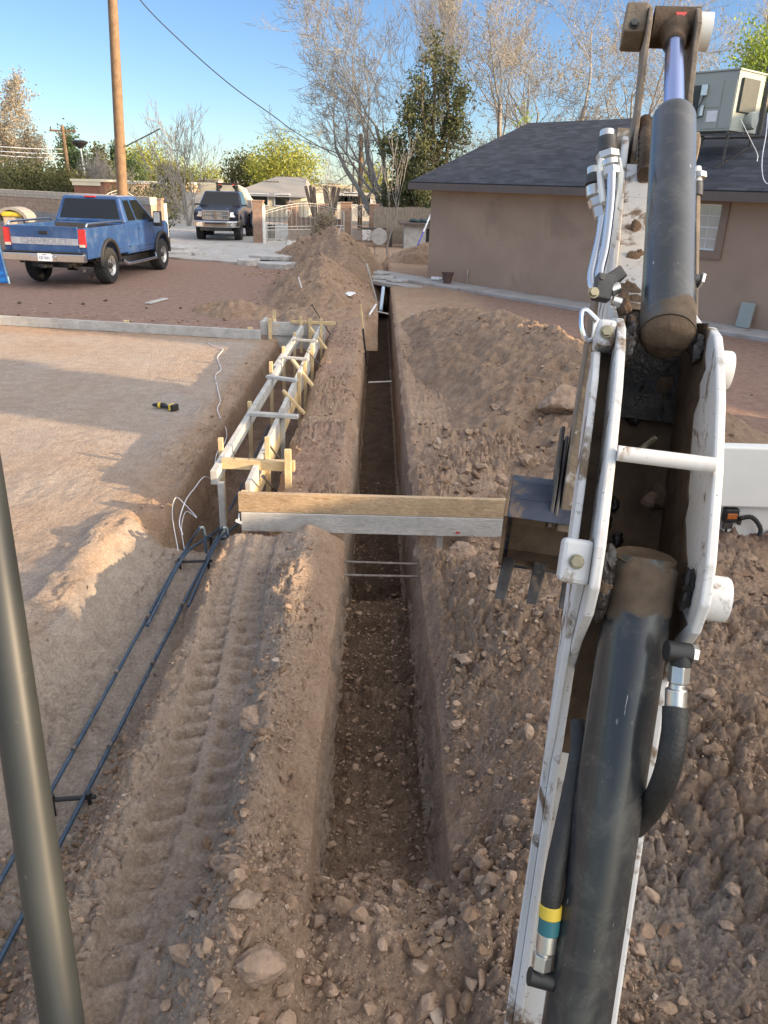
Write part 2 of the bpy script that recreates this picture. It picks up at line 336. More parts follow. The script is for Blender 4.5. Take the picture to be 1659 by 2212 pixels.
def part(root,name,mb,mat,local=False,bev=0.,smooth=False,sub=None,label=None,seg=2,recalc=True):
    """a mesh part under root (or under sub); world coordinates unless local"""
    V=np.concatenate(mb.v); lc=np.concatenate(mb.lc)
    if root is not None and not local:
        im=np.array(ROOTM[root.name].inverted()); V=V@im[:3,:3].T+im[:3,3]
    me=mkmesh(name,V,mb.f,mat,lc,smooth)
    if recalc: fixn(me)
    o=link(name,me,sub if sub is not None else root)
    if bev:
        b=o.modifiers.new('b','BEVEL'); b.width=bev; b.segments=seg; b.limit_method='ANGLE'; b.angle_limit=rad(35)
        if smooth is None or smooth: pass
    if smooth:
        try: me.set_sharp_from_angle(angle=rad(40))
        except Exception: pass
    if label: o['label']=label
    return o
def solo(name,mb,mat,label,cat,group=None,kind=None,**k):
    """one-mesh thing, origin at its base centre"""
    V=np.concatenate(mb.v); c=np.array([(V[:,0].min()+V[:,0].max())/2,(V[:,1].min()+V[:,1].max())/2,V[:,2].min()])
    mb.v=[V-c]; o=part(None,name,mb,mat,**k); o.location=c
    return tag(o,label,cat,group,kind)
def dup(o,parent=None):
    c=o.copy(); COL.objects.link(c)
    if parent is not None: c.parent=parent
    for ch in list(o.children): dup(ch,c)
    return c
def bez(pts,n=8):
    """Catmull-Rom through points"""
    p=np.array(pts,float); p=np.vstack([2*p[0]-p[1],p,2*p[-1]-p[-2]]); out=[]
    for i in range(1,len(p)-2):
        for t in np.linspace(0,1,n,endpoint=False):
            out.append(.5*((2*p[i])+(-p[i-1]+p[i+1])*t+(2*p[i-1]-5*p[i]+4*p[i+1]-p[i+2])*t*t+(-p[i-1]+3*p[i]-3*p[i+1]+p[i+2])*t**3))
    out.append(p[-2]); return np.array(out)
def text(root,name,body,size,mat,loc,rot,ext=.002,sub=None,bold=0.,sx=1.):
    cu=bpy.data.curves.new(name,'FONT'); cu.body=body; cu.size=size; cu.extrude=ext; cu.align_x='CENTER'; cu.align_y='CENTER'; cu.offset=bold
    t=bpy.data.objects.new(name,cu); COL.objects.link(t); dg=bpy.context.evaluated_depsgraph_get()
    me=bpy.data.meshes.new_from_object(t.evaluated_get(dg)); bpy.data.objects.remove(t); me.materials.clear(); me.materials.append(M[mat])
    o=link(name,me,sub if sub is not None else root); o.location=loc; o.rotation_euler=rot; o.scale=(sx,1,1); return o
# ---------------- terrain ----------------
TL,TR=-.19,.33
def nL(y): return .022*gnoise(y*1.3,y*0+3.)+.012*gnoise(y*5.,y*0+8.)
def nR(y): return .022*gnoise(y*1.1,y*0+13.)+.012*gnoise(y*4.,y*0+18.)
def xwarp(x,y): return x+nL(y)*np.exp(-((x-TL)/.10)**2)+nR(y)*np.exp(-((x-TR)/.10)**2)
def tread(x,y):
    # tyre track: two staggered rows of lugs pressed into the ridge
    xc=-.74+.10*(3.-y)*.45-.02*np.sin(y*1.7); u=x-xc
    on=ss(.185,.15,np.abs(u))*ss(1.3,1.6,y)*ss(5.1,4.9,y)
    a=np.sin((y+np.where(u>0,.07,0)+.25*np.abs(u)+.012*gnoise(x*7,y*5))*2*PI/.12)
    row=ss(.02,.045,np.abs(u))
    lug=ss(-.35,.15,a)*row
    fade=np.clip(.62+.9*gnoise(y*1.3,x*3+4)+.5*gnoise(y*6,x*9),.08,1.2)
    return on*(-.018-.036*lug*fade+.010*(1-row)) , on
def gz(x,y,micro=True):
    x=np.asarray(x,float);y=np.asarray(y,float)
    near=ss(40,14,y)*ss(9,6,np.abs(x))
    z=.02*fbm(x,y,.5,3)+.012*near*fbm(x,y,2.3,4,ox=5)
    # side roughness
    # ridge between trenches
    z=z+ss(-1.12,-.95,x)*ss(5.2,5.,y)*ss(-.5,-.7,x)*.02
    rd=ss(-1.10,-.96,x+.03*gnoise(x*3,y*4))*ss(TL+.02,TL-.02,x)*ss(5.25,5.0,y)
    z=z+rd*(.075+.05*2.3*bump1(-.43,.14,x)*(1+.5*gnoise(y*2.2,x*2)))
    # bank on the right of the near trench rises
    rb=(.25*ss(TR-.02,TR+.02,x)+.75*ss(TR+.0,TR+.42,x))*ss(5.05,4.0,y)*ss(.6,1.2,y)
    z=z+rb*(1-.85*bump1(2.7,.8,x)*ss(3.3,4.1,y))*(.27+.13*fbm(x,y,1.1,3,ox=2.)+.16*bump1(1.9,.8,x)*ss(4.6,3.4,y))
    z=z-rb*.16*bump1(1.0,.42,x)*bump1(1.75,.6,y)
    z=z+.10*ss(TR+.05,TR+.4,x)*ss(2.6,1.2,x)*ss(5.3,6.5,y)*ss(9,7.5,y)*(.3+fbm(x,y,1.5,3,ox=9))
    # near end berm
    z=z+.20*(bump1(.15,.7,x)+.3*bump1(-.35,.15,x))*bump1(1.76,.21,y)*(1+.5*gnoise(x*4,y*4))+.05*bump1(-.1,1.,x)*ss(1.75,1.2,y)*fbm(x,y,4,3)
    # tread
    tz,on=tread(x,y); z=z+tz
    # dirt thrown up at the track sides
    xc=-.74+.10*(3.-y)*.45; e=(bump1(xc-.27,.05,x)*.022+bump1(xc+.27,.07,x)*.05*ss(4.6,3.8,y))*ss(5.1,4.8,y)*ss(1.2,1.6,y)
    z=z+e*(1+1.2*gnoise(x*9,y*6))
    # dug cross-cut under the beam
    z=z-.17*ss(-1.15,-1.0,x)*ss(.75,.6,x)*ss(5.06,5.12,y+.04*gnoise(x*6,y*0))*ss(5.62,5.5,y)
    # rough ground between form trench and main trench, raised with clods
    z=z+ss(-.85,-.7,x)*ss(TL,TL-.12,x)*ss(5.6,5.9,y)*ss(19,14,y)*(.05+.05*ridged(x,y,2.2,4))
    # shallow basin left (rebar) and form trench
    w=.05*fbm(x*0,y,1.1,3,ox=4)
    rs=ss(-1.00+w,-1.24+w,x)*ss(5.75,5.60,y); lsf=1-ss(-1.64+w,-1.90+w*2,x+.06*fbm(x,y,3.5,3,ox=61))
    z=z-(.29+.03*ss(2.5,1.2,y))*rs*lsf+.016*rs*lsf*fbm(x,y,5,4)
    z=z+.05*bump1(-2.02,.12,x)*ss(5.9,5.0,y)*ss(2.2,3.2,y)*(1+gnoise(x*5,y*5))
    w2=.04*fbm(x*0,y,1.4,3,ox=14)+.02*fbm(x,y,6,2)
    t2=ss(-.80+w2,-.86+w2,x)*(1-ss(-1.55+w2,-1.68+w2,x))*ss(5.50,5.62,y)*ss(13.4,13.25,y)
    z=z-.52*t2
    # lip sagging towards form trench
    z=z-.05*bump1(-1.75,.16,x)*ss(5.5,6.,y)*ss(13.3,12.,y)*(1+fbm(x,y,3,3))
    # furrow behind the long board at left
    z=z-.05*bump1(13.25-.147*(x+2),.16,y)*ss(-1.7,-2.,x)
    z=z+.05*bump1(14.1-.147*(x+2),.3,y)*ss(-1.5,-2.2,x)*(1+gnoise(x*2,y*3))
    # main trench
    yo=ss(1.96,2.6,y+.10*gnoise(x*5,y*2)); dep=.36*yo+.05*ss(2.5,5,y)+.55*ss(4.95,5.04,y+.03*gnoise(x*7,y*0))
    dep=dep-.10*ss(2.9,2.3,y)*0
    mt=ss(TL-.014,TL+.014,x)*ss(TR+.014,TR-.014,x)*ss(30,29.5,y)*ss(1.93,2.12,y+.05*gnoise(x*6,y*3))
    # sloped near end
    fl=mt*(dep)
    z=z*(1-mt)-fl+mt*(.02*fbm(x,y,4,4)+.03*ss(2.9,2.1,y)*fbm(x,y,6,3))
    # chamfered edges of the trench
    z=z-.05*bump1(TL,.05,x)*(1-mt)*ss(2.1,2.5,y)*(1+gnoise(y*3,x*0))-.04*bump1(TR,.05,x)*(1-mt)*ss(2.1,2.5,y)
    if micro:
        nn=ss(16,7,y)*ss(5,3,np.abs(x))
        rough=.35+.65*(ss(TR,TR+.1,x)+ss(-2.1,-1.6,x)*ss(TL,TL-.1,x)*.6+.7*mt); rough=np.minimum(rough,1.)
        lump=np.clip(.42+2.1*fbm(x,y,1.2,3,ox=31),0.06,1)*(1-.85*tread(x,y)[1]); rough=rough*(1-.5*tread(x,y)[1])*(.3+.7*ss(-2.3,-1.9,x))
        z=z+nn*rough*(.042*ridged(x,y,5,5,ox=3)+.018*fbm(x,y,20,3)+lump*(.060*cell(x+.02*gnoise(x*9,y*9),y,8.)+.042*cell(x,y+.01*gnoise(x*19,y*19),19.,3.))+.018*cell(x,y,42.,6.)*ss(6,4,y))
        calm=nn*(1-rough)*(.3+.7*ss(-2.2,-1.8,x))*(1-.6*bump1(-1.42,.3,x)*ss(5.9,5.6,y)); z=z+calm*(.012*ridged(x,y,8,5,ox=8)+.018*np.clip(fbm(x,y,2.,3,ox=77),0,1)*cell(x,y,26.,9.))
        z=z-.012*nn*ss(-1.1,-1.0,x)*ss(-.2,-.3,x)*ss(5.1,4.9,y)*(1-np.clip(cell(x,y,7.,5.)*3,0,1))*np.clip(.4+2*fbm(x,y,1.1,2,ox=4),0,1)
    return z
def axis_grow(a,b,step,g,lim):
    o=[a]; s=step
    while (o[-1]<lim if b>0 else o[-1]>-lim):
        s*=g; o.append(o[-1]+(s if b>0 else -s))
    return o[1:]
def grid(xs,ys,zf,wf=None):
    X,Y=np.meshgrid(xs,ys); Z=zf(X,Y)
    if wf is not None: X=wf(X,Y)
    V=np.stack([X,Y,Z],-1).reshape(-1,3); nx,ny=len(xs),len(ys)
    i=(np.arange(ny-1)[:,None]*nx+np.arange(nx-1)[None,:]).ravel()
    F=np.stack([i,i+1,i+1+nx,i+nx],1); return V,F,X,Y
def npmesh(name,V,F,mat,smooth=True):
    me=bpy.data.meshes.new(name); k=F.shape[1]
    me.vertices.add(len(V)); me.vertices.foreach_set('co',np.asarray(V,np.float32).ravel())
    me.loops.add(F.size); me.loops.foreach_set('vertex_index',F.astype(np.int32).ravel())
    me.polygons.add(len(F)); me.polygons.foreach_set('loop_start',np.arange(0,F.size,k,dtype=np.int32)); me.polygons.foreach_set('loop_total',np.full(len(F),k,np.int32))
    me.polygons.foreach_set('use_smooth',np.full(len(F),smooth)); me.materials.append(M[mat]); me.update(calc_edges=True); return me
xs=[x for x in list(np.arange(-2.7,-1.3,.014))+list(np.arange(-1.3,1.7,.0088))+list(np.arange(1.7,2.7,.0135)) if abs(x-TL)>.02 and abs(x-TR)>.02]
xs+=list(np.linspace(TL-.018,TL+.018,15))+list(np.linspace(TR-.018,TR+.018,15))
xs+=axis_grow(2.7,1,.014,1.022,15)+[16,18,21,25,30,38,50,70,100,150,230,400,700]
xs+=axis_grow(-2.7,-1,.014,1.022,15)+[-16,-18,-21,-25,-30,-38,-50,-70,-100,-150,-230,-400,-700]
xs=np.array(sorted(xs))
ys=[-6.,-4,-2,-1,-.3,.2,.5]
y=.7; 
while y<17:
    d=math.hypot(y,2.5); y+=max(.0050,.0034*d*d/ CAMH*.56); ys.append(y)
s_=.12
while y<1500: s_*=1.05; y+=s_; ys.append(y)
ys=np.array(ys)
V,F,X,Y=grid(xs,ys,gz,xwarp)
# the cut faces bulge and crumble
Zg=V[:,2].reshape(X.shape); 
for e in (TL,TR):
    k=np.exp(-((X-e)/.045)**4)*ss(.02,-.05,Zg)*ss(2.1,2.6,Y); V[:,0]+=(k*(.035*fbm(Y*1.,Zg*1.6,3.,3,ox=e*20)+.03*(cell(Y,Zg*1.3,7.,ox=e)-.6)*ss(12,6,Y))).ravel()
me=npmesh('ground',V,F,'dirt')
red=np.clip(ss(12.9,13.6,Y+.12*X)*ss(-1.5,-1.9,X)+ss(2.0,2.8,X+.15*fbm(X,Y,1,2))*ss(4.9,5.6,Y)*ss(32,29,Y),0,1)*ss(33,30,Y)
red=np.maximum(red,.55*ss(-1.75,-1.55,X)*ss(-.2,-.4,X)*ss(5.3,6.,Y)*ss(.35,.6,fbm(X,Y,.8,3)+.5))
Zv=V[:,2].reshape(X.shape)
damp_shade=np.clip((.8*ss(2.3,3.3,Y)+.2)*ss(-.16,-.36,Zv+.05*fbm(X,Y,5,3))*(X>TL-.0)*(X<TR+.0)+.7*ss(-.3,-.45,Zv)*(X<-.7),0,1)  # darker dug soil, with the near-black trench shade painted in
damp_shade=np.maximum(damp_shade,.15*ss(TR,TR+.15,X)*ss(5.6,4.6,Y)*ss(1.9,1.2,X+.0*Y))
pale=np.clip(ss(-1.75,-2.1,X)*ss(13.2,12.6,Y)*(.55+.5*fbm(X,Y,.7,3))+.45*ss(-1.05,-.95,X)*ss(-.3,-.5,X)*ss(5.2,5,Y)+.75*bump1(1.0,.3,X)*bump1(1.8,.35,Y),0,1)
wall=(np.abs(X-TR)<.045)|(np.abs(X-TL)<.03); damp_shade=np.where(wall,.15*damp_shade,damp_shade); pale=np.where(wall&(Y>2.2)&(Y<9)&(Zv<-.04),.40,pale)
pale=np.maximum(pale,.75*ss(-1.12,-1.3,X)*ss(-1.95,-1.8,X)*ss(5.6,5.4,Y))
mk=np.stack([red,damp_shade*(1-red),pale*(1-red)*(1-damp_shade),np.ones_like(red)],-1).reshape(-1,4)
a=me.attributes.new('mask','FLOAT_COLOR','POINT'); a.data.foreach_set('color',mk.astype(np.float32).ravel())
tag(link('ground',me),kind='structure')
# ---------------- dirt piles ----------------
PILES=[]
def polyh(pts,x,y):
    """distance to ridge polyline -> (dist, height, halfwidth, signed side)"""
    best=np.full(np.shape(x),1e9); H=np.zeros(np.shape(x)); W=np.ones(np.shape(x))
    for (x0,y0,h0,w0),(x1,y1,h1,w1) in zip(pts[:-1],pts[1:]):
        dx,dy=x1-x0,y1-y0; t=np.clip(((x-x0)*dx+(y-y0)*dy)/(dx*dx+dy*dy),0,1)
        d=np.hypot(x-x0-t*dx,y-y0-t*dy); h=h0+t*(h1-h0); w=w0+t*(w1-w0); r=d/w
        k=r<best; best=np.where(k,r,best); H=np.where(k,h,H); W=np.where(k,w,W)
    return best,H
def pile(name,pts,res,label,n1=.05,pw=1.25,ox=0.,cat='dirt pile',cut=None,group='piles of dug-out dirt'):
    P4=np.array(pts,float); x0,x1=(P4[:,0]-P4[:,3]).min()*1.-.1,(P4[:,0]+P4[:,3]).max()+.1; y0,y1=(P4[:,1]-P4[:,3]).min()-.1,(P4[:,1]+P4[:,3]).max()+.1
    def zf(x,y,micro=True):
        wx=x+.22*fbm(x,y,.9,3,ox=ox+1); wy=y+.22*fbm(x,y,.9,3,ox=ox+7)
        r,H=polyh(pts,wx,wy); z=H*(1-np.power(np.clip(r,0,1.3),pw))
        k=ss(1.15,.6,r)
        z=z+k*n1*(1.2*fbm(x,y,1.6,4,ox=ox)+.8*ridged(x,y,3.5,4,ox=ox))
        if micro: z=z+k*(.03*ridged(x,y,8,4,ox=ox)+.012*fbm(x,y,26,2)+np.clip(.4+fbm(x,y,1.3,2,ox=ox),0,1)*(.05*cell(x,y,5.,ox)+.03*cell(x,y,11.,ox+2)))
        z=z-.05-.25*ss(1.0,1.3,r)
        if cut is not None: z=np.where(cut(x,y),-.6,z)
        return z
    g=np.arange(x0,x1,res); h=np.arange(y0,y1,res); V,F,X,Y=grid(g,h,zf)
    c=np.array([P4[:,0].mean(),P4[:,1].mean(),0]); me=npmesh(name,V-c,F,'pile'); o=link(name,me); o.location=c
    tag(o,label,cat,group); PILES.append((zf,x0,x1,y0,y1)); return o
pile('dirt_pile',[(1.25,15.2,.25,.8),(1.45,13.6,.48,.95),(1.85,11.6,.76,1.4),(2.4,9.8,.78,1.85),(2.6,8.2,.5,1.9),(2.3,7.0,.2,1.3)],.026,'long spoil ridge dotted with stones right of the trench, below the house',.09,1.15,3.)
pile('dirt_pile',[(-1.5,20.6,.75,1.25),(-1.35,18.6,.82,1.25),(-1.2,16.6,.5,1.15),(-1.1,15.0,.15,.75)],.03,'nearer of the two tall dirt mounds left of the trench',.10,1.1,9.)
pile('dirt_pile',[(-2.4,29.8,.6,1.5),(-1.5,27,1.12,1.6),(-1.2,24.0,.95,1.2),(-.95,22.3,.55,.95)],.045,'farther of the two tall dirt mounds, in front of the arched iron gate',.14,1.1,15.)
pile('dirt_pile',[(-3.2,16.1,.16,.6),(-2.7,15.7,.26,.8),(-2.3,15.6,.1,.6)],.035,'small low brown dirt heap at the left foot of the nearer tall mound',.07,1.3,21.)
pile('dirt_pile',[(1.5,28.5,.5,1.3),(2.6,30.,.7,1.6)],.06,'dirt heap by the low shed at the corner of the tan house',.12,1.2,31.)
pile('dirt_pile',[(.95,1.15,.2,.35),(1.25,1.32,.27,.42)],.008,'reddish clump of soil heaped at the bottom edge right of the black cylinder',.035,1.6,41.)
def ztop(x,y):
    z=gz(x,y,True)
    for zf,x0,x1,y0,y1 in PILES:
        k=(x>x0)&(x<x1)&(y>y0)&(y<y1)
        if k.any(): z=np.where(k,np.maximum(z,zf(x,y,True)),z)
    return z
# ---------------- clods ----------------
def ico(sub):
    bm=bmesh.new(); bmesh.ops.create_icosphere(bm,subdivisions=sub,radius=1.); bm.verts.ensure_lookup_table()
    V=np.array([v.co[:] for v in bm.verts]); F=np.array([[v.index for v in f.verts] for f in bm.faces]); bm.free(); return V,F
def rockshape(r,sub,cuts=9,ns=.12,c0=.55):
    V,F=ico(sub); V=V.copy()
    for _ in range(cuts):
        n=r.normal(size=3); n/=np.linalg.norm(n); d=r.uniform(c0,.95); e=V@n-d; V-=np.outer(np.clip(e,0,None)*.92,n)
    f=r.uniform(1.5,3); V*= (1+ns*gnoise(V[:,0]*f+V[:,2]*1.3+r.random()*50,V[:,1]*f+V[:,2]*.7))[:,None]
    return V,F
def rotm(r,n):
    q=r.normal(size=(n,4)); q/=np.linalg.norm(q,axis=1)[:,None]; w,x,y,z=q.T
    return np.stack([1-2*(y*y+z*z),2*(x*y-z*w),2*(x*z+y*w),2*(x*y+z*w),1-2*(x*x+z*z),2*(y*z-x*w),2*(x*z-y*w),2*(y*z+x*w),1-2*(x*x+y*y)],1).reshape(n,3,3)
def scatter(name,xs,ys,sz,mat,label,sub=1,flat=.7,seed=1,sink=.25,kind='stuff',cat='gravel'):
    r=np.random.default_rng(seed); zs=ztop(xs,ys); n=len(xs); R=rotm(r,n)
    zs=zs; sc=sz[:,None]*np.stack([r.uniform(.7,1.3,n),r.uniform(.55,1.,n),r.uniform(.4,.85,n)],1)
    VV=[];FF=[];off=0; T=[rockshape(r,sub,12 if sub>1 else 6,.16,.4) for _ in range(10)]; ti=r.integers(0,10,n)
    for k in range(10):
        idx=np.where(ti==k)[0]
        if not len(idx): continue
        Vt,Ft=T[k]; v=np.einsum('nij,nvj->nvi',R[idx],Vt[None]*sc[idx][:,None,:]); v[:,:,2]*=flat
        v+=np.stack([xs[idx],ys[idx],zs[idx]+sz[idx]*(.5-sink)*flat],1)[:,None,:]
        VV.append(v.reshape(-1,3)); FF.append((Ft[None]+(np.arange(len(idx))*len(Vt))[:,None,None]+off).reshape(-1,3)); off+=len(idx)*len(Vt)
    me=npmesh(name,np.concatenate(VV),np.concatenate(FF),mat,smooth=False); o=link(name,me); tag(o,label,cat,None,kind); return o
r=np.random.default_rng(5)
def sizes(n,lo,hi,p=2.6): u=r.random(n); return lo*(1-u*(1-(lo/hi)**p))**(-1/p)
def keep(x,y,dens): k=r.random(len(x))<dens; return x[k],y[k]
pts=[]; 
def zone(n,x0,x1,y0,y1,lo,hi,dens=None,p=2.6):
    x=r.uniform(x0,x1,n); y=r.uniform(y0,y1,n)
    if dens is not None: x,y=keep(x,y,np.clip(dens(x,y),0,1))
    pts.append((x,y,sizes(len(x),lo,hi,p)))
zone(22000,.36,2.8,.9,5.3,.005,.05,lambda x,y:.3+1.3*fbm(x,y,1.3,3)+.25*ss(3,1.5,y),1.9)       # near right bank
zone(6000,-.16,.30,2.1,5.0,.005,.032,lambda x,y:.4+.5*fbm(x,y,3,2)+.4*ss(3.,2.2,y))     # trench floor
zone(700,-.16,.30,5.0,9,.008,.03)
zone(11000,-.6,.9,1.0,2.25,.0045,.055,lambda x,y:.45+.9*fbm(x,y,2,3),2.0)    # near berm
def trk(x,y):
    xc=-.74+.10*(3.-y)*.45; return 1.0*bump1(xc-.29,.07,x)+1.0*bump1(xc+.30,.10,x)*ss(5,4,y)+.10
zone(20000,-1.08,-.2,1.2,5.1,.003,.022,trk)
zone(420,-.6,-.28,1.6,3.9,.010,.038,lambda x,y:bump1(-.44,.1,x))
zone(5000,-2.2,-1.0,1.2,5.6,.003,.016,lambda x,y:.15+.75*bump1(-1.17,.08,x)+.5*bump1(-1.95,.1,x)+.3*ss(2.2,1.5,y))
zone(700,-1.75,-1.12,1.1,2.6,.01,.035,lambda x,y:.2+.8*bump1(-1.2,.1,x)+.5*ss(1.9,1.3,y))
zone(7000,-.85,-.2,5.2,14,.006,.035,lambda x,y:.35+.8*fbm(x,y,1.2,3))
zone(1600,-1.9,-1.5,5.2,12,.006,.03,lambda x,y:.4+.5*fbm(x,y,2,3))
zone(1500,-5,-2.,3,12.5,.003,.013,lambda x,y:.2+.5*fbm(x,y,.8,3))
zone(12000,.4,3.8,5.2,14,.007,.06,lambda x,y:.25+1.2*fbm(x,y,.7,3)+.5*ss(8,6,y)*ss(2.6,1.5,x))
zone(4500,-2.9,0,14.5,22,.01,.07,lambda x,y:.25+.5*fbm(x,y,1,2))
zone(1800,-3.8,0,22,31,.015,.09)
zone(900,-8,-2,13.4,15,.01,.05,lambda x,y:.5*bump1(14.-.147*(x+2),.35,y)+.1)
zone(500,1.9,6,6,16,.008,.03,lambda x,y:.4)
zone(170,.5,3.2,5.4,8.2,.03,.09)
zone(420,.45,1.7,2.6,4.5,.018,.045,lambda x,y:.3+1.5*fbm(x,y,1.4,2,ox=3))
zone(420,-1.32,-1.04,1.3,3.3,.010,.034)
zone(260,-1.75,-1.1,1.05,1.7,.014,.05)
zone(160,-.5,.9,1.1,1.9,.02,.06)
x=np.concatenate([p[0] for p in pts]);y=np.concatenate([p[1] for p in pts]);s=np.concatenate([p[2] for p in pts])
big=s>.016
scatter('loose_gravel',x[~big],y[~big],s[~big],'clod','fine crumbs of soil and gravel strewn over the dug ground',1,.75,3)
scatter('loose_clods',x[big],y[big],s[big],'clod','fist-sized loose clods of brown soil strewn over banks and mounds',2,.8,4,sink=.1)
# ---------------- rocks that stand out ----------------
def rock(px,py,z,size,label,seed,rot=0,cuts=12,c0=.40,mat='stone',lift=.35,group=None,name='rock'):
    p=P(px,py,z)
    for _ in range(12):
        zz=float(ztop(np.array([p[0]]),np.array([p[1]]))[0]); p=p*.5+P(px,py,zz+size[2]*.25)*.5
    rr=np.random.default_rng(seed); V,F=rockshape(rr,5,cuts,.10,c0)
    V=V/np.abs(V).max(0)*.8; V+= .035*np.stack([gnoise(V[:,1]*4+seed,V[:,2]*4+i*9)+.6*gnoise(V[:,0]*9+i,V[:,2]*9)+.4*ridged(V[:,0]*14+i,V[:,2]*14+V[:,1]*5,1.,2) for i in range(3)],1)
    V=V*np.array(size)/2; c,s=math.cos(rot),math.sin(rot); V=V@np.array([[c,-s,0],[s,c,0],[0,0,1]]).T
    me=npmesh(name,V,F,mat,True); me.set_sharp_from_angle(angle=rad(32)); o=link(name,me); z0=float(ztop(np.array([p[0]]),np.array([p[1]]))[0])
    o.location=(p[0],p[1],z0+size[2]*(lift-.1)); tag(o,label,'rock',group); return o
rock(1208,868,.5,(.56,.46,.50),'largest pinkish boulder on the slope of the right spoil ridge beside the excavator',11,.4,14,.42)
rock(1135,995,.2,(.20,.16,.15),'brown rounded rock below the big boulder on the spoil ridge',12,.2)
rock(1005,1010,.15,(.18,.13,.11),'pale grey rock left of the two grey rocks at the foot of the spoil ridge',13,.9)
rock(1085,1033,.12,(.15,.14,.12),'dark grey rock just above the plank beam, right of the pale rock',14,.3)
rock(500,1868,.0,(.185,.115,.10),'tan flat-topped rock on the ridge beside the tyre track',15,.1,14,.45)
rock(556,2075,.06,(.215,.17,.16),'largest dark brown boulder at the near end of the trench, left of the berm',16,.5,12,.5)
rock(583,1578,.02,(.085,.075,.07),'small brown stone on the trench edge below the long clod',17)
rock(545,1550,.02,(.15,.19,.10),'long brown clod lying along the trench side of the tyre track',18,.2)
rock(686,1990,.06,(.075,.06,.06),'small sunlit rock at the near left corner of the trench',19)
rock(632,1995,.06,(.05,.04,.045),'small stone between the dark boulder and the corner rock',20)
rock(972,1208,.12,(.11,.09,.085),'pale pointed rock at the right ends of the two cross rebars',21,.5)
rock(1000,1190,.02,(.26,.22,.17),'dark cracked clod under the right end of the plank beam',22,.1,13,.5)
rock(570,1150,-.02,(.34,.2,.16),'dark cracked clod under the left end of the plank beam',23,.2,14,.5)
rock(1005,1425,.2,(.13,.10,.07),'flat tan rock topmost on the near right bank',24,.4)
rock(985,1565,.2,(.095,.065,.06),'oval tan rock on the trench side of the near right bank',25,.4)
rock(1585,1920,.16,(.075,.06,.045),'pale angular rock on the soil right of the black cylinder',26,.2)
rock(1570,2000,.16,(.06,.055,.045),'round tan rock below the pale angular rock at the right edge',27)
rock(915,1935,-.05,(.04,.035,.035),'small grey stone on the ramp at the near end of the trench',28)
rock(905,2090,.1,(.075,.06,.07),'tan rock on the front face of the near berm',29)
# grey concrete rubble
def slab(px,py,z,size,label,seed,rot,tilt=.05,z0=None,name='concrete_slab',mat='concrete_lt'):
    rr=np.random.default_rng(seed); n=9; a=np.sort(rr.random(n)*2*PI); rad_=rr.uniform(.75,1.05,n)
    pl=np.stack([np.cos(a)*rad_*size[0]/2,np.sin(a)*rad_*size[1]/2],1); mb=MB()
    p=P(px,py,z); R=Matrix.Rotation(rot,3,'Z')@Matrix.Rotation(tilt,3,'X'); b=[]
    for q in pl: b.append(np.array(R@Vector((q[0],q[1],-size[2]/2)))+p+np.array([0,0,size[2]/2]))
    mb.prism(b,np.array(R@Vector((0,0,size[2])))); 
    return solo(name,mb,mat,label,'concrete slab','chunks of broken concrete',bev=.015)
slab(590,560,.12,(1.6,.9,.12),'upper broken concrete slab of the stack left of the mound',1,.1)
slab(535,572,.0,(.95,.7,.18),'left bright-ended concrete chunk of the stack left of the mound',2,.3)
slab(605,580,.0,(1.45,.75,.17),'front broken concrete slab of the stack left of the mound',3,-.1)
slab(383,538,.1,(1.5,.9,.12),'concrete slab propped on top of the rubble beside the blue pickup',4,.2,.08)
slab(385,552,.0,(1.1,.7,.15),'lower concrete slab of the rubble beside the blue pickup',5,.5)
slab(431,556,.0,(.5,.4,.17),'small square concrete block right of the rubble heap by the pickup',6,.1)
slab(460,550,.0,(1.1,.6,.1),'thin concrete slab leaning right of the small block by the pickup',7,-.5,.2)
slab(415,548,.0,(.7,.5,.13),'middle concrete lump in the rubble heap by the pickup',8,1.)
for i,(a,b,sz,lb) in enumerate([(606,520,.42,'leftmost grey rock of the heap in front of the gate'),(625,526,.5,'middle grey rock of the heap in front of the gate'),(645,532,.45,'lowest grey rock of the heap in front of the gate'),(652,522,.35,'small upper rock of the heap in front of the gate by the weed')]):
    rock(a,b,.1,(sz,sz*.8,sz*.7),lb,60+i,i,mat='concrete_lt',group='rocks heaped in front of the gate')
# ---------------- the tan house ----------------
K=np.array([1.4,22.73,0.]); D=np.array([.635,-.773,0.]); D/=np.linalg.norm(D); N=np.array([-D[1],D[0],0.])  # along wall, inward
def HP(a,b,z): return K+D*a+N*b+np.array([0,0,z])
HL=22.5; DEP=8.4; ZE=2.56; SL=.372
hs=thing('tan_house','tan stucco house with dark shingle roof, window and roof unit on the right','house',HP(0,0,0))
mb=MB(); th=.15
def wallbox(mb,a0,a1,b0,b1,z0,z1):
    c=HP((a0+a1)/2,(b0+b1)/2,(z0+z1)/2); mb.box(c,(a1-a0,b1-b0,z1-z0),np.array([D,N,[0,0,1]]).T)
# window position on the wall
def wallpt(x,y):
    r=ray(x,y); t=((K-CC)@N)/(r@N); p=CC+r*t-K; return p@D,p[2]
wa0,wz1=wallpt(1512,437); wa1,_=wallpt(1563,440); wz1=wallpt(1540,441)[1]; wz0=wallpt(1530,541)[1]
wa0=wallpt(1485,440)[0]
wallbox(mb,0,wa0,0,th,-.3,ZE); wallbox(mb,wa1,HL,0,th,-.3,ZE)
wallbox(mb,wa0,wa1,.001,th-.001,-.3,wz0); wallbox(mb,wa0,wa1,.001,th-.001,wz1,ZE)
wallbox(mb,0,th,th,DEP,-.3,ZE); wallbox(mb,0,HL,DEP-th,DEP,-.3,ZE-.002); wallbox(mb,HL-th,HL,th,DEP-th,-.3,ZE-.001)
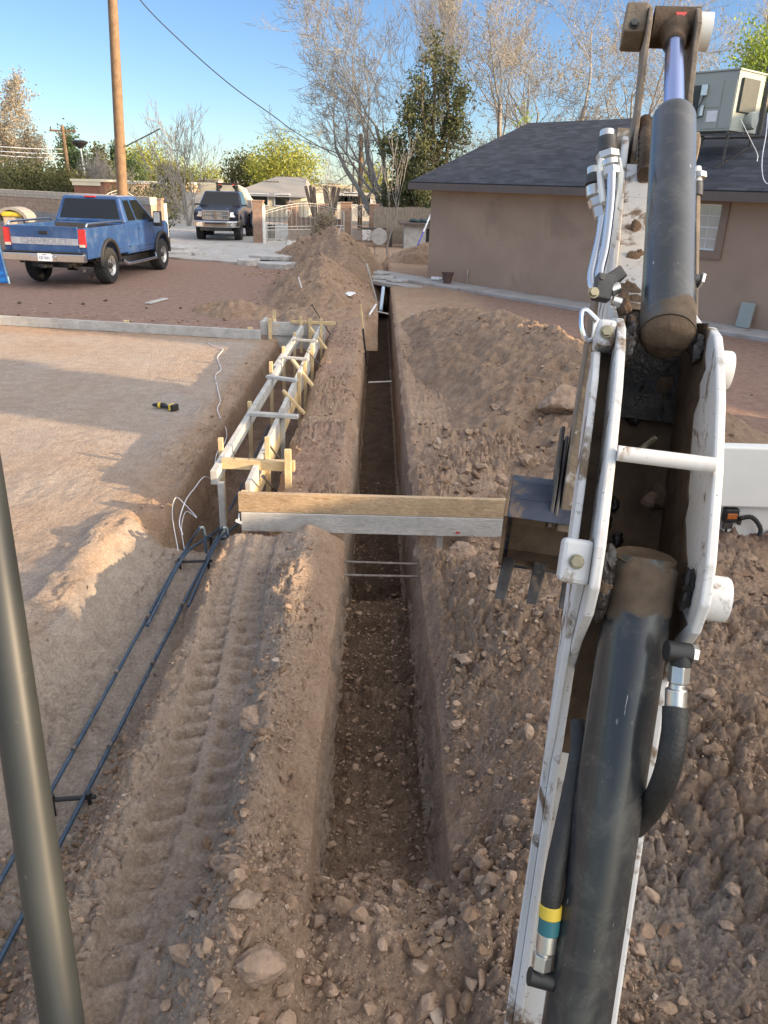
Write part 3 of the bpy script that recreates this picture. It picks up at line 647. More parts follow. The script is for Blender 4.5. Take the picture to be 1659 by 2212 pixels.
# gable triangles
zr=ZE+.12+SL*(DEP/2)
for a in (0.002,HL-th): mb.prism([HP(a,0.01,ZE-.01),HP(a,DEP-.01,ZE-.01),HP(a,DEP/2,zr-.14)],D*th)
part(hs,'wall',mb,'stucco')
fr=MB(); e=.16
for (a0,a1,z0,z1) in ((wa0-e,wa1+e,wz1,wz1+e),(wa0-e,wa1+e,wz0-e,wz0),(wa0-e,wa0,wz0,wz1),(wa1,wa1+e,wz0,wz1)): wallbox(fr,a0,a1,-.045,.0,z0,z1)
wn=part(hs,'window',fr,'stucco_dk',bev=.006)
fr=MB()
for (a0,a1,z0,z1) in ((wa0,wa1,wz1-.035,wz1),(wa0,wa1,wz0,wz0+.035),(wa0,wa0+.035,wz0+.035,wz1-.035),(wa1-.035,wa1,wz0+.035,wz1-.035)): wallbox(fr,a0,a1,.02,.07,z0,z1)
part(hs,'frame',fr,'vinyl',sub=wn)
g=MB(); wallbox(g,wa0+.03,wa1-.03,.045,.05,wz0+.03,wz1-.03); part(hs,'pane',g,'pane',sub=wn)
g=MB(); am=(wa0+wa1)/2; zm=(wz0+wz1)/2
for i in range(1,3): 
    a=wa0+(wa1-wa0)*i/3; wallbox(g,a-.006,a+.006,.038,.044,wz0+.035,wz1-.035)
for i in range(1,4):
    z=wz0+(wz1-wz0)*i/4; wallbox(g,wa0+.035,wa1-.035,.037,.043,z-.006-(.006 if i==2 else 0),z+.006+(.006 if i==2 else 0))
part(hs,'muntins',g,'vinyl',sub=wn)
g=MB()
for i in range(16):
    z=wz0+.06+i*(zm-wz0)/16; wallbox(g,wa0+.04,wa1-.04,.07,.085,z,z+.022)
part(hs,'blind',g,'vinyl',sub=wn)
# roof: two slopes with lc mapped for shingles
def roofslope(side):
    mb=MB(); ov=.45; L=(DEP/2+ov)*math.hypot(1,SL)
    b_e=-ov if side==0 else DEP+ov
    ze=ZE+.12-SL*ov
    A=HP(-.42,b_e,ze);B=HP(HL+.42,b_e,ze);C=HP(HL+.42,DEP/2,zr);Dp=HP(-.42,DEP/2,zr)
    up=np.array([0,0,.045])
    v=[A,B,C,Dp,A+up,B+up,C+up,Dp+up]; w=HL+.84
    lc=[(0,0,0),(w,0,0),(w,L,0),(0,L,0)]*2
    mb.add(v,[(0,3,2,1),(4,5,6,7),(0,1,5,4),(1,2,6,5),(2,3,7,6),(3,0,4,7)],lc); return mb
rf=part(hs,'roof',roofslope(0),'shingle'); part(hs,'roof',roofslope(1),'shingle')
mb=MB(); ze=ZE+.12-SL*.45
for (b0,b1) in ((-.47,-.44),): wallbox(mb,-.44,HL+.44,b0,b1,ze-.15,ze+.02)
wallbox(mb,-.44,HL+.44,-.44,-.001,ze-.15,ze-.135)
part(hs,'fascia',mb,'fascia')
mb=MB()
for a in (-.43,):
    mb.prism([HP(a,-.44,ze-.13),HP(a,DEP/2,zr-.17),HP(a,DEP/2,zr-.01),HP(a,-.44,ze-.0)],D*.03); mb.prism([HP(a,DEP+.44,ze-.13),HP(a,DEP/2,zr-.17),HP(a,DEP/2,zr-.01),HP(a,DEP+.44,ze-.0)],D*.03)
part(hs,'rake_board',mb,'fascia')
# vent pipe, conduits, access hatch on the wall
mb=MB(); a,z=wallpt(1012,600); mb.cyl(HP(a,-.04,.02),HP(a,-.04,.30),.014,8); mb.cyl(HP(a,-.04,.30),HP(a,-.04,.46),.028,10); part(hs,'pipe_stub',mb,'zinc',smooth=True)
mb=MB(); a,z=wallpt(1365,640); mb.cyl(HP(a+.6,-.02,.05),HP(a+.6,-.02,.62),.01,6); a,_=wallpt(1655,640); part(hs,'conduit',mb,'stucco_dk')
# walkway slab
mb=MB(); s0=-.2
mb.prism([HP(-.6,-.9,-.05),HP(HL,-.9,-.05),HP(HL,-.002,-.05),HP(-.6,-.002,-.05)],(0,0,.12)); tag(part(None,'walkway',mb,'concrete',bev=.012),kind='structure')
# broken concrete patch by the corner
mb=MB(); rr=np.random.default_rng(3)
q=[HP(-.7,-1.0,-.05),HP(1.3,-1.35,-.05),HP(1.0,-1.75,-.05),HP(-.5,-1.8,-.05),HP(-2.2,-1.5,-.05),HP(-4.6,-1.3,-.05),HP(-5.,-.2,-.05),HP(-2.,.3,-.05),HP(-.8,.2,-.05)]
mb.prism(q,(0,0,.085)); tag(part(None,'broken_pavement',mb,'concrete'),kind='structure')
for i,(a,b,sx,lb) in enumerate([(-.6,-1.2,.9,'thin grey slab piece by the house corner, nearest the trench'),(-1.5,-.6,.8,'thin grey slab piece lying beyond the house corner'),(.2,-1.3,.7,'thin grey slab piece right beside the house corner')]):
    p=HP(a,b,0); mb=MB(); n=8; an=np.linspace(0,2*PI,n,endpoint=False)+rr.random(n)*.4
    mb.prism([p+np.array([math.cos(t)*sx*.5*rr.uniform(.7,1),math.sin(t)*sx*.35,.045]) for t in an],(0,.0,.05)); solo('slab_piece',mb,'concrete_lt',lb,'concrete piece','thin slab pieces by the house corner',bev=.008)
# rooftop unit
def acpt(x,y,a_): return None
ac=thing('rooftop_unit','sage green air handler on a metal stand on the shingle roof','air conditioner',HP(8.8,1.5,ZE+.12+SL*1.5))
# box defined in house axes; centre so that it projects at (1560,225)
r_=ray(1556,226); rb_=ray(1556,292)
for q_ in np.arange(15,26,.05):
    pb_=CC+rb_*q_/rb_[1]-K
    if pb_[2]<ZE+.165+SL*min(pb_@N+.4,DEP-pb_@N-.4)+.22: break
sc_=q_/16.8; pc=CC+r_*q_/r_[1]-K; ca,cb,cz=pc@D,pc@N,pc[2]; print('ac',q_,ca,cb,cz)
def abox(mb,a0,a1,b0,b1,z0,z1,R=None):
    c=HP(ca+(a0+a1)/2,cb+(b0+b1)/2,cz+(z0+z1)/2); mb.box(c,(a1-a0,b1-b0,z1-z0),np.array([D,N,[0,0,1]]).T)
W2,D2,H2=.56*sc_,.50*sc_,.50*sc_
mb=MB(); abox(mb,-W2,W2,-D2,D2,-H2,H2); body=part(ac,'cabinet',mb,'green_ac',bev=.015)
mb=MB(); abox(mb,-W2-.02,W2+.02,-D2-.02,D2+.02,H2,H2+.035); part(ac,'lid',mb,'green_ac',bev=.008)
mb=MB(); abox(mb,-W2+.06,-W2+.42,-D2-.008,-D2,-H2+.1,H2-.22)
for i in range(16): abox(mb,-W2+.06,-W2+.42,-D2-.016,-D2-.004,-H2+.12+i*.042,-H2+.128+i*.042)
part(ac,'coil_grille',mb,'green_ac_dk')
mb=MB(); abox(mb,-.02,.30,-D2-.012,-D2,-.1,.38); abox(mb,.33,W2-.02,-D2-.010,-D2,-H2+.05,.38); abox(mb,-.02,.30,-D2-.012,-D2,-H2+.05,-.13); part(ac,'access_panel',mb,'green_ac',bev=.004)
mb=MB(); abox(mb,-.13,.0,-D2-.07,-D2-.013,.12,.32); abox(mb,-.10,-.03,-D2-.05,-D2-.013,-.25,-.05); part(ac,'switch_box',mb,'zinc',bev=.006)
mb=MB(); abox(mb,.05,.28,-D2-.017,-D2-.013,-.36,-.16); part(ac,'data_plate',mb,'paper')
mb=MB(); abox(mb,W2,W2+.06,-D2+.12,D2-.3,-H2+.35,H2-.12); part(ac,'side_vent',mb,'green_ac_dk',bev=.01)
mb=MB(); mb.lathe(HP(ca+W2,cb+.1,cz-.32),D,[(0,.17),(.12,.17),(.16,.14),(.17,0)],20); part(ac,'motor_cover',mb,'green_ac',smooth=True)
mb=MB(); p0=HP(ca-.07,cb-D2-.03,cz+.12); mb.tube(bez([p0,HP(ca-.1,cb-D2-.08,cz-.05),HP(ca-.28,cb-D2-.1,cz-.3),HP(ca-.3,cb-D2-.03,cz-.5)],6),.012,6); mb.tube(bez([HP(ca-.04,cb-D2-.03,cz-.25),HP(ca-.15,cb-D2-.1,cz-.3),HP(ca-.42,cb-D2-.1,cz-.38)],6),.012,6); part(ac,'flexible_conduit',mb,'black')
mb=MB()
def zroof(b): return ZE+.165+SL*min(b,DEP-b)
for a in (-W2+.05,W2-.05):
    for b in (-D2+.05,D2-.05):
        bb=cb+b; mb.beam(HP(ca+a,bb,zroof(bb)-.02),HP(ca+a,bb,cz-H2-.04),.04,.04,up=N)
    mb.beam(HP(ca+a,cb-D2-.25,zroof(cb-D2-.25)+.0),HP(ca+a,cb+D2,zroof(cb+D2)),.045,.03)
    mb.beam(HP(ca+a,cb-D2,cz-H2-.02),HP(ca+a,cb+D2,cz-H2-.02),.04,.04)
for b in (-D2,D2): mb.beam(HP(ca-W2,cb+b,cz-H2-.062),HP(ca+W2+.3,cb+b,cz-H2-.062),.04,.035)
part(ac,'stand',mb,'steel')
mb=MB(); p=HP(ca+.3,cb+1.3,0); zz=zroof(cb+1.3); mb.lathe(p+[0,0,zz-.05],(0,0,1),[(0,.06),(1.25,.06),(1.25,.11),(1.33,.12),(1.38,.05),(1.4,.0)],14); solo('roof_vent_pipe',mb,'steel','black capped vent pipe sticking up behind the rooftop unit','vent pipe')
# pipe on roof to the right and hanging cable
mb=MB(); q0=HP(ca+.9,cb-.2,zroof(cb-.2)+.25); mb.tube(bez([HP(ca+W2,cb-.2,cz-.3),q0+[0,0,.1],HP(ca+1.15,cb-.3,zroof(cb-.3)+.12),HP(ca+1.2,cb-.35,zroof(cb-.35))],6),.009,8)
solo('condensate_pipe',mb,'zinc','thin grey drain pipe bending down beside the rooftop unit','pipe')
mb=MB(); mb.tube(bez([PY(1659,245,15.6),PY(1655,290,15.),PY(1648,330,14.6),PY(1646,365,14.3),PY(1652,392,14.0),PY(1668,400,13.9)],8),.008,6); solo('hanging_cable',mb,'paper','thin pale cable dangling over the roof edge at the far right','cable')
# pot, box against the wall
pp=P(966,612,.07); mb=MB(); mb.lathe(pp,(0,0,1),[(0,.10),(.24,.145),(.24,.165),(.28,.168),(.28,.15),(.05,.10)],20); solo('flower_pot',mb,simple('terracotta_pot',(.12,.07,.06),.7),'dark brown flower pot on the walkway beside the house corner','flower pot',smooth=True)
a,z=wallpt(1615,690); 
mb=MB(); R=np.array([D,N,[0,0,1]]).T; tl=np.array(Matrix.Rotation(-.14,3,Vector(D))); mb.box(HP(a,-.12,.07+.24),(.28,.07,.48),tl@R,order=False); bx=solo('white_panel_box',mb,'green_ac','pale flat metal box leaning on the house wall under the window','metal box',bev=.012)
mb=MB(); q=P(975,1,0) if False else HP(.55,-.35,.07); mb.cyl(q+[0,0,.05],q+[.22,-.05,.05],.05,12); mb.cyl(q+[.1,.14,.04],q+[.3,.1,.04],.035,10); solo('loose_can',mb,'paper','small white and black cans lying left of the flower pot','can')
# small items right of trench
q=P(893,680,.1); z0=float(ztop(np.array([q[0]]),np.array([q[1]]))[0]); mb=MB(); mb.box([q[0],q[1],z0+.03],(.09,.07,.05),np.array(Matrix.Rotation(.4,3,'Z'))); solo('black_box',mb,'black','tiny black box on the ground right of the trench, beside white scrap','box')
mb=MB(); mb.box([q[0]+.02,q[1]+.12,z0+.05],(.1,.06,.05),np.array(Matrix.Rotation(.7,3,'X'))); solo('white_scrap',mb,'paper','tiny crumpled white scrap behind the black box right of the trench','scrap',bev=.02)
# ---------------- concrete drive, street ----------------
mb=MB(); mb.prism([(-30,44,-.1),(-17.5,36.8,-.1),(-9.5,29.6,-.1),(-7.9,27.3,-.1),(-6.2,26.2,-.1),(-4.0,25.4,-.1),(-2.4,25.9,-.1),(-2.4,34,-.1),(-4.2,36.5,-.1),(-4.6,46,-.1),(-6,52,-.1),(-30,52,-.1)],(0,0,.16)); tag(part(None,'driveway',mb,'concrete'),kind='structure')
mb=MB(); mb.prism([(-120,51,-.1),(120,57,-.1),(120,65,-.1),(-120,60,-.1)],(0,0,.145)); tag(part(None,'street',mb,'asphalt'),kind='structure')
# ---------------- fences and gates ----------------
def hz(x,y,Y): return PY(x,y,Y)
# wood fence
f0=P(806,527,0); f1=np.array([8.,38.6,0]); dv=(f1-f0); L=np.linalg.norm(dv); dv/=L
wf=thing('wood_fence','weathered vertical board fence between the small iron gate and the tan house','fence',f0)
mb=MB(); n=int(L/.14)
for i in range(n):
    h=1.62+rng.uniform(-.03,.03); c=f0+dv*(i*.14+.07); mb.box(c+[0,0,h/2-.05],(.13,.02,h),np.array([dv,[-dv[1],dv[0],0],[0,0,1]]).T)
part(wf,'boards',mb,'fence_wood')
mb=MB()
for z in (.35,1.3): mb.beam(f0+[0,.05,z],f0+dv*L+[0,.05,z],.04,.09)
part(wf,'rail',mb,'fence_wood')
def pillar(px,py,h,w,label,ext=0):
    p=P(px,py,0); t=thing('block_pillar',label,'pillar',p,0,'block pillars of the yard gates')
    mb=MB(); mb.box(p+[0,0,h/2],(w,w,h),order=False); 
    V=mb.v[0]-p; mb.lc[0]=np.stack([V[:,0]+V[:,1]+V[:,0]*.01,V[:,2],V[:,1]*0],1); part(t,'shaft',mb,'brick',bev=.01)
    mb=MB(); mb.box(p+[0,0,h+.03],(w+.06,w+.06,.06)); part(t,'cap',mb,'brick',bev=.01); return p
pillar(346,523,1.62,.42,'brown block pillar left of the dark pickup, hinge side of the open gate')
pillar(560,527,1.66,.42,'brown block pillar right of the dark pickup, at the left end of the iron gate')
pL=pillar(747,519,1.62,.5,'reddish block pillar between the large and the small iron gate')
pillar(806,522,1.58,.42,'block pillar between the small iron gate and the wood fence')
pillar(698,516,1.5,.45,'short block pillar behind the right part of the large iron gate')
pillar(634,517,1.55,.45,'short block pillar behind the left part of the large iron gate')
def gatewall(a,b,h,label):
    t=thing('low_block_wall',label,'wall',a); d=b-a; L=np.linalg.norm(d); d/=L; nn=np.array([-d[1],d[0],0])
    mb=MB(); c=(a+b)/2; mb.box(c+[0,0,h/2],(L,.2,h),np.array([d,nn,[0,0,1]]).T,order=False)
    V=mb.v[0]-a; mb.lc[0]=np.stack([V@d+V@nn,V[:,2],V@nn*0],1); part(t,'wall',mb,'block_tan'); mb=MB(); mb.box(c+[0,0,h+.025],(L,.24,.05),np.array([d,nn,[0,0,1]]).T,order=False); part(t,'cap',mb,'cap')
gw0=P(640,512,0); gatewall(gw0+[0,.9,0],pL+[0,.6,0],.85,'low tan block wall seen through the bars behind the iron gate')
def irongate(a,b,hs,ht,label,nbar,name='iron_gate',mid=.55,dense=True):
    """a,b base ends; side height hs, arch top ht"""
    d=b-a; L=np.linalg.norm(d); d=d/L; t=thing(name,label,'gate',a)
    def top(u): return hs+(ht-hs)*math.sin(PI*u)
    F=MB(); 
    for u in (0,1): F.beam(a+d*L*u+[0,0,.02],a+d*L*u+[0,0,hs],.05,.05,up=(d[0],d[1],0))
    arc=[a+d*L*u+np.array([0,0,top(u)]) for u in np.linspace(0,1,17)]; F.tube(arc,.012,6)
    arc2=[p-np.array([0,0,.10]) for p in arc]; F.tube(arc2,.008,6)
    for z in (.07,mid,mid+.13): F.beam(a+[0,0,z],b+[0,0,z],.03,.03)
    part(t,'frame',F,'iron')
    B=MB()
    for i in range(1,nbar):
        u=i/nbar; p=a+d*L*u; B.cyl(p+[0,0,mid+.13],p+[0,0,top(u)-.02],.009,5)
        if i%2==0: B.cyl(p+[0,0,mid+.13],p+[0,0,top(u)+.0],.009,5)
    k=nbar*(2 if dense else 1)
    for i in range(1,k): p=a+d*L*i/k; B.cyl(p+[0,0,.07],p+[0,0,mid],.009,5)
    part(t,'pickets',B,'iron')
    S=MB()
    for i in range(nbar//2):
        c=a+d*L*(2*i+1)/nbar+np.array([0,0,mid+.065]); S.tube([c+d*.055*math.cos(q)+np.array([0,0,.055*math.sin(q)]) for q in np.linspace(0,2*PI,9)],.007,4,False)
    n=3
    for j in range(n):
        c0=a+d*L*(.5+(j-1)*.22)+np.array([0,0,mid+.62]); 
        for sg in (-1,1): S.tube([c0+d*sg*.14*(1-q/9.)*math.cos(q*1.1)+np.array([0,0,.2*(1-q/9.)*math.sin(q*1.1)]) for q in np.linspace(0,7,16)],.009,4,False)
    part(t,'scrolls',S,'iron'); return t
gA=P(573,527,0); gB=P(742,521,0)
g1=irongate(gA,gB,1.28,1.62,'large cream iron gate with arched top and scrolls beside the dirt mound',34)
mb=MB(); q=P(585,521,0); mb.box(q+[.05,-.1,.42],(.3,.22,.56)); part(g1,'lock_box',mb,'steel',bev=.02)
mb=MB(); q=P(571,530,0); mb.box(q+[0,0,.76],(.09,.09,1.52)); solo('white_gate_post',mb,'whitepost','white square steel post standing at the left end of the large iron gate','post',group='white steel gate posts',bev=.006)
mb=MB(); q=P(363,527,0); mb.box(q+[0,0,.76],(.1,.1,1.52)); solo('white_gate_post',mb,'whitepost','white square steel post standing just right of the blue pickup hood','post',group='white steel gate posts',bev=.006)
irongate(P(759,520,0),P(801,521,0),1.25,1.58,'small arched cream iron gate left of the wood fence',12,name='small_iron_gate')
irongate(P(262,520,0)+[0,-3,0],P(330,522,0)+[0,-.5,0],1.35,1.95,'arched cream iron gate leaf seen above the blue pickup hood',14,name='open_iron_gate')
# long block wall at left
def blockwall(a,b,h,label,name='block_wall'):
    t=thing(name,label,'wall',a); d=b-a; L=np.linalg.norm(d); d/=L; nn=np.array([-d[1],d[0],0])
    def bd(z0,z1,w,mat,nm):
        mb=MB(); c=(a+b)/2+np.array([0,0,(z0+z1)/2]); mb.box(c,(L,w,z1-z0),np.array([d,nn,[0,0,1]]).T,order=False); V=mb.v[0]-a; mb.lc[0]=np.stack([V@d+V@nn,V[:,2],V@nn*0],1); part(t,nm,mb,mat)
    bd(-.1,h-1.15,.2,'block_tan','lower_courses'); bd(h-1.15,h-.62,.203,'block_grey','grey_band'); bd(h-.62,h-.2,.2,'block_tan','tan_band'); bd(h-.2,h,.24,'cap','cap')
w0=PY(-150,390,31.); w1=PY(330,421,23.8); blockwall(np.array([w0[0],w0[1],0]),np.array([w1[0],w1[1],0]),1.93,'long painted block wall with pale cap behind the blue pickup')
# far iron fence on the street, pale board fence
a=PY(372,456,48.);b=PY(560,460,48.)
def farfence(a,b,h,label,n,mat='iron'):
    t=thing('picket_fence',label,'fence',a); d=b-a; F=MB(); B=MB()
    for z in (.12,h-.08): F.beam(a+[0,0,z],b+[0,0,z],.04,.04)
    for i in range(n+1): p=a+d*i/n; (F if i%6==0 else B).box(p+[0,0,h/2],((.09,.09,h+.1) if i%6==0 else (.02,.02,h)))
    part(t,'rails',F,mat); part(t,'pickets',B,mat)
farfence(np.array([a[0],48,0.]),np.array([b[0],49,0.]),1.25,'white iron picket fence across the street left of the dark pickup',60)
mb=MB(); a=PY(395,400,50.); b=PY(520,400,50.)
for i in range(42): mb.box([a[0]+(b[0]-a[0])*i/42,50.2+i*.01,.85],((b[0]-a[0])/44,.03,1.7+rng.uniform(-.03,.03)))
solo('board_fence',mb,'grey_wood','grey board fence behind the white picket fence across the street','fence')
# ---------------- shed, wheel, leaning poles ----------------
sp=P(872,536,0); sd_=thing('low_shed','low white plank shed with black doorway and dark roof by the wood fence','shed',sp)
mb=MB(); 
for x0,x1 in ((0,.92),(1.22,1.9)): mb.box(sp+[(x0+x1)/2,.0,.47],(x1-x0,.05,.94))
mb.box(sp+[.02,.7,.47],(.05,1.35,.94)); mb.box(sp+[1.07,.0,.87],(.3,.048,.13)); part(sd_,'wall',mb,'grey_wood')
mb=MB(); mb.box(sp+[1.07,.02,.4],(.3,.01,.8)); part(sd_,'doorway',mb,'black')
mb=MB(); mb.box(sp+[.92,.6,1.0],(2.3,1.7,.08),np.array(Matrix.Rotation(.02,3,'X'))); part(sd_,'roof',mb,'fascia',bev=.01)
for i in range(5):
    mb=MB(); V,F=rockshape(np.random.default_rng(i+50),2,8); V=V*[.28,.25,.09]; mb.add(V+sp+[.45+.35*i,.3,1.1],[tuple(f) for f in F]); solo('roof_rag',mb,simple('dark_teal_rag_%d'%i,(.05,.08,.08),.9),['dark lump leftmost on the low shed roof','second dark lump from the left on the shed roof','middle dark lump on the low shed roof','fourth dark lump from the left on the shed roof','rightmost dark lump on the low shed roof by the wall'][i],'rag','dark lumps on the shed roof')
mb=MB(); a=P(901,533,.3); b=PY(931,462,a[1]+.9); mid_=a+(b-a)*.45; mb.cyl(a,mid_,.03,8); lp=thing('leaning_pole','pole half blue half white leaning against the house corner by the shed','pole',a)
part(lp,'blue_end',mb,simple('blue_end',(.08,.08,.42),.5)); mb=MB(); mb.cyl(mid_,b,.034,8); part(lp,'white_end',mb,'paper')
wp=P(806,531,0); t=thing('cable_reel','round grey reel on a small white crate in front of the wood fence','reel',wp)
mb=MB(); mb.lathe(wp+[.25,-.5,.42],(0,1,0),[(0,.34),(.05,.34),(.05,.1),(.3,.1),(.3,.34),(.35,.34)],22); part(t,'reel',mb,'grey_wood',smooth=True)
mb=MB(); mb.box(wp+[-.28,-.2,.45],(.4,.4,.44)); part(t,'crate',mb,'white',bev=.02); mb=MB(); mb.box(wp+[0,-.15,.72],(1.1,.5,.05)); mb.box(wp+[.75,-.2,.3],(.14,.14,.6)); part(t,'table_top',mb,'steel')
# trench bits: blue-white pipe, poles, cross sticks
mb=MB(); a=P(822,672,-.35);b=P(828,622,.0); mb.cyl(a,b,.045,12); solo('white_pipe',mb,simple('pvc',(.50,.62,.75),.4),'thick white plastic pipe standing in the far trench','pipe')
mb=MB(); a=P(816,660,-.3); b=PY(792,570,a[1]-.2); mb.cyl(a,b,.02,8); solo('wood_pole',mb,'grey_wood','long thin wooden pole leaning out of the far trench, left of the pipe','pole')
mb=MB(); a=P(812,668,.0); b=P(798,680,.06); mb.cyl(a+[0,0,.1],b,.02,6); solo('short_stick',mb,'paper','short white stick on the left lip of the far trench','stick')
mb=MB(); a=P(803,671,-.12); b=P(838,678,-.12); mb.cyl(a,b,.018,6); solo('cross_stick',mb,'grey_wood','stick laid across the far trench below the pipe','stick')
mb=MB(); a=P(796,826,-.25); b=P(846,824,-.22); mb.cyl(a,b,.012,6); solo('cross_stick',mb,'grey_wood','pale stick wedged across the dark middle of the trench','stick')
mb=MB(); a=P(824,590,-.05); b=P(850,592,-.05); mb.beam(a,b,.05,.03); solo('short_plank',mb,'grey_wood','short pale plank across the trench beyond the broken concrete','plank')
bp=thing('black_bar','long digging bar with black shaft and bare wood tip standing in the trench','bar',P(792,790,-.3))
mb=MB(); a=P(792,790,-.3); b=PY(779,658,a[1]-.05); m_=a+(b-a)*.62; mb.cyl(a,m_,.016,8); part(bp,'shaft',mb,'black'); mb=MB(); mb.cyl(m_,b,.019,8); part(bp,'tip',mb,'pine')
for (x0,y0,x1,y1,lb) in ((727,533,731,545,'small white stake at the saddle between the two mounds'),(652,574,657,585,'small white stake on the crest of the nearer mound')):
    mb=MB(); c=P((x0+x1)/2,(y0+y1)/2,.6) if y0<560 else P(655,580,.8); zz=float(ztop(np.array([c[0]]),np.array([c[1]]))[0]); c[2]=zz; s=-1 if y0<560 else 1; mb.beam(c-[.0,0,.1],c+[-s*.1,0,.24],.05,.02); solo('white_stake',mb,'paper',lb,'stake')
mb=MB(); q=P(755,620,.45); q[2]=float(ztop(np.array([q[0]]),np.array([q[1]]))[0])+.02; V,F=rockshape(np.random.default_rng(77),2,6); V=V*[.16,.3,.03]; mb.add(V+q,[tuple(f) for f in F]); solo('plastic_scrap',mb,'paper','crumpled bluish white plastic on the trench side of the nearer mound','plastic')
# weed near gate
# ---------------- poles and wires ----------------
t=thing('utility_pole','tall brown wooden utility pole behind the blue pickup','utility pole',PY(267,470,25.5)*[1,1,0])
b0=PY(267,470,25.5); tp=PY(243,0,25.5); dr=(tp-b0)/ (tp[2]-b0[2]); a0=b0+dr*(0-b0[2]); a1=b0+dr*(11-b0[2])
mb=MB(); mb.tube([a0+(a1-a0)*k for k in np.linspace(0,1,12)],np.linspace(.165,.115,12),14); part(t,'shaft',mb,'pole_wood',smooth=True)
mb=MB(); q=a0+(a1-a0)*.22; mb.cyl(PY(272,316,25.4),PY(346,278,25.4),.02,6); part(t,'lamp_arm',mb,'steel')
mb=MB(); mb.tube(bez([PY(262,-80,25.5),PY(303,0,25.3),PY(400,98,26),PY(500,185,27.5),PY(590,250,29.5),PY(652,294,31.5),PY(800,380,36)],8),.016,5); solo('overhead_wire',mb,'black','single thin wire sagging across the sky from the tall pole','wire')
t=thing('power_pole','dark power pole with crossarm among the far trees on the left','utility pole',PY(137,420,62)*[1,1,0])
b0=PY(137,420,62); mb=MB(); q=PY(134,271,62); mb.tube([[q[0]+.1,62,0],q],[.17,.12],8); part(t,'shaft',mb,'pole_wood'); mb=MB(); z=q[2]-.35; mb.box([q[0],62,z],(1.9,.12,.13)); mb.beam([q[0]-.6,62,z],[q[0],62,z-.6],.05,.05); mb.beam([q[0]+.6,62,z],[q[0],62,z-.6],.05,.05)
part(t,'crossarm',mb,'pole_wood')
for k in (-.85,0,.85): mb=MB(); mb.cyl([q[0]+k,62,z+.06],[q[0]+k,62,z+.26+(k==0)*.15],.05,6); part(t,'insulator',mb,'steel')
for i,yy in enumerate((322,332,341)):
    mb=MB(); e=PY(137,yy,62); mb.tube(bez([e,PY(70,yy-1,58),PY(-40,yy-8,54)],6),.02,4); solo('power_line',mb,'paper',['top','middle','lowest'][i]+' of three pale power lines before the far left trees','wire','three pale power lines')
for (px,yt,yb,Y,r,lb) in ((780,290,440,47,.12,'brown power pole behind the small iron gate'),(764,350,420,62,.07,'thin grey pole far behind, left of the brown pole'),(441,382,400,60,.06,'short thin mast over the far roofs left of the dark pickup')):
    q=PY(px,yt,Y); b=PY(px-2,yb,Y); mb=MB(); mb.tube([[b[0],Y,0],q],[r*1.15,r],8); solo('far_pole',mb,'pole_wood' if r>.1 else 'steel',lb,'pole')
q=PY(172,308,57); t=thing('yard_lamp','tall lamp with flat wide head among the far left trees','lamp',[q[0],57,0]); mb=MB(); mb.cyl([q[0]+.25,57,0],q,.05,6); part(t,'pole',mb,'paper'); mb=MB(); mb.lathe(q+[0,0,-.35],(0,0,1),[(0,.1),(.3,.5),(.42,.55),(.5,.3),(.5,0)],12); part(t,'lamp_head',mb,'steel')
# ---------------- background buildings ----------------
def bld(name,x0,x1,yt,Y,dep,label,mat,cat='building',wins=(),roof=None,rmat='fascia',pd=0.,group=None,hgt=None):
    a=PY(x0,yt,Y); b=PY(x1,yt,Y); h=(a[2]+b[2])/2 if hgt is None else hgt; cx=(a[0]+b[0])/2; w=b[0]-a[0]
    t=thing(name,label,cat,(cx,Y,0),0,group)
    mb=MB(); mb.box((cx,Y+dep/2,h/2),(w,dep,h)); part(t,'wall',mb,mat)
    mb=MB()
    if roof is None: mb.box((cx,Y+dep/2,h+.06),(w+.25,dep+.25,.12)); mb.box((cx,Y-.02,h-.05),(w+.1,.1,.3))
    else:
        rh=roof; e=.4; mb.add([(cx-w/2-e,Y-e,h),(cx+w/2+e,Y-e,h),(cx+w/2+e,Y+dep+e,h),(cx-w/2-e,Y+dep+e,h),(cx-w/2+dep*.3,Y+dep/2,h+rh),(cx+w/2-.0,Y+dep/2,h+rh)],[(0,1,5,4),(1,2,5),(2,3,4,5),(3,0,4),(0,3,2,1)])
    part(t,'roof',mb,rmat)
    for (wx,wy,ww,wh) in wins:
        c=PY(wx,wy,Y); f=MB(); f.box((c[0],Y-.03,c[2]),(ww+.16,.06,wh+.16)); fo=part(t,'window',f,'paper'); g=MB(); g.box((c[0],Y-.065,c[2]),(ww,.02,wh)); part(t,'pane',g,'glass',sub=fo)
    return t
M['cream']=simple('cream_stucco',(.60,.54,.40),.9,var=.05,sc=1); M['cream2']=simple('pale_cream_stucco',(.68,.64,.55),.9,var=.05,sc=1); M['tanw']=simple('tan_adobe',(.45,.32,.22),.9,var=.06,sc=1); M['pinkw']=simple('pinkish_shed_paint',(.42,.29,.23),.9,var=.06)
M['grey_roof']=simple('weathered_grey_roof',(.30,.28,.25),.9,var=.1); M['redw']=simple('dark_red_wood',(.2,.09,.06),.9,var=.1); M['white_roof']=simple('white_parapet',(.72,.69,.62),.8,var=.05)
bld('far_house',158,214,392,46,5,'small dark red house with thick cream roof edge behind the block wall','redw',roof=None,rmat='cream')
bld('far_house',216,262,397,50,6,'low grey roofed house between the cream roof edge and the tall pole','tanw',rmat='grey_roof')
bld('far_house',276,400,396,66,9,'long tan house with white parapet right of the tall pole','tanw',rmat='white_roof',wins=((300,405,1.2,.8),(345,407,1.,.8)))
bld('far_house',402,520,408,70,9,'flat tan house behind the bare tree and the dark pickup','tanw',rmat='cream')
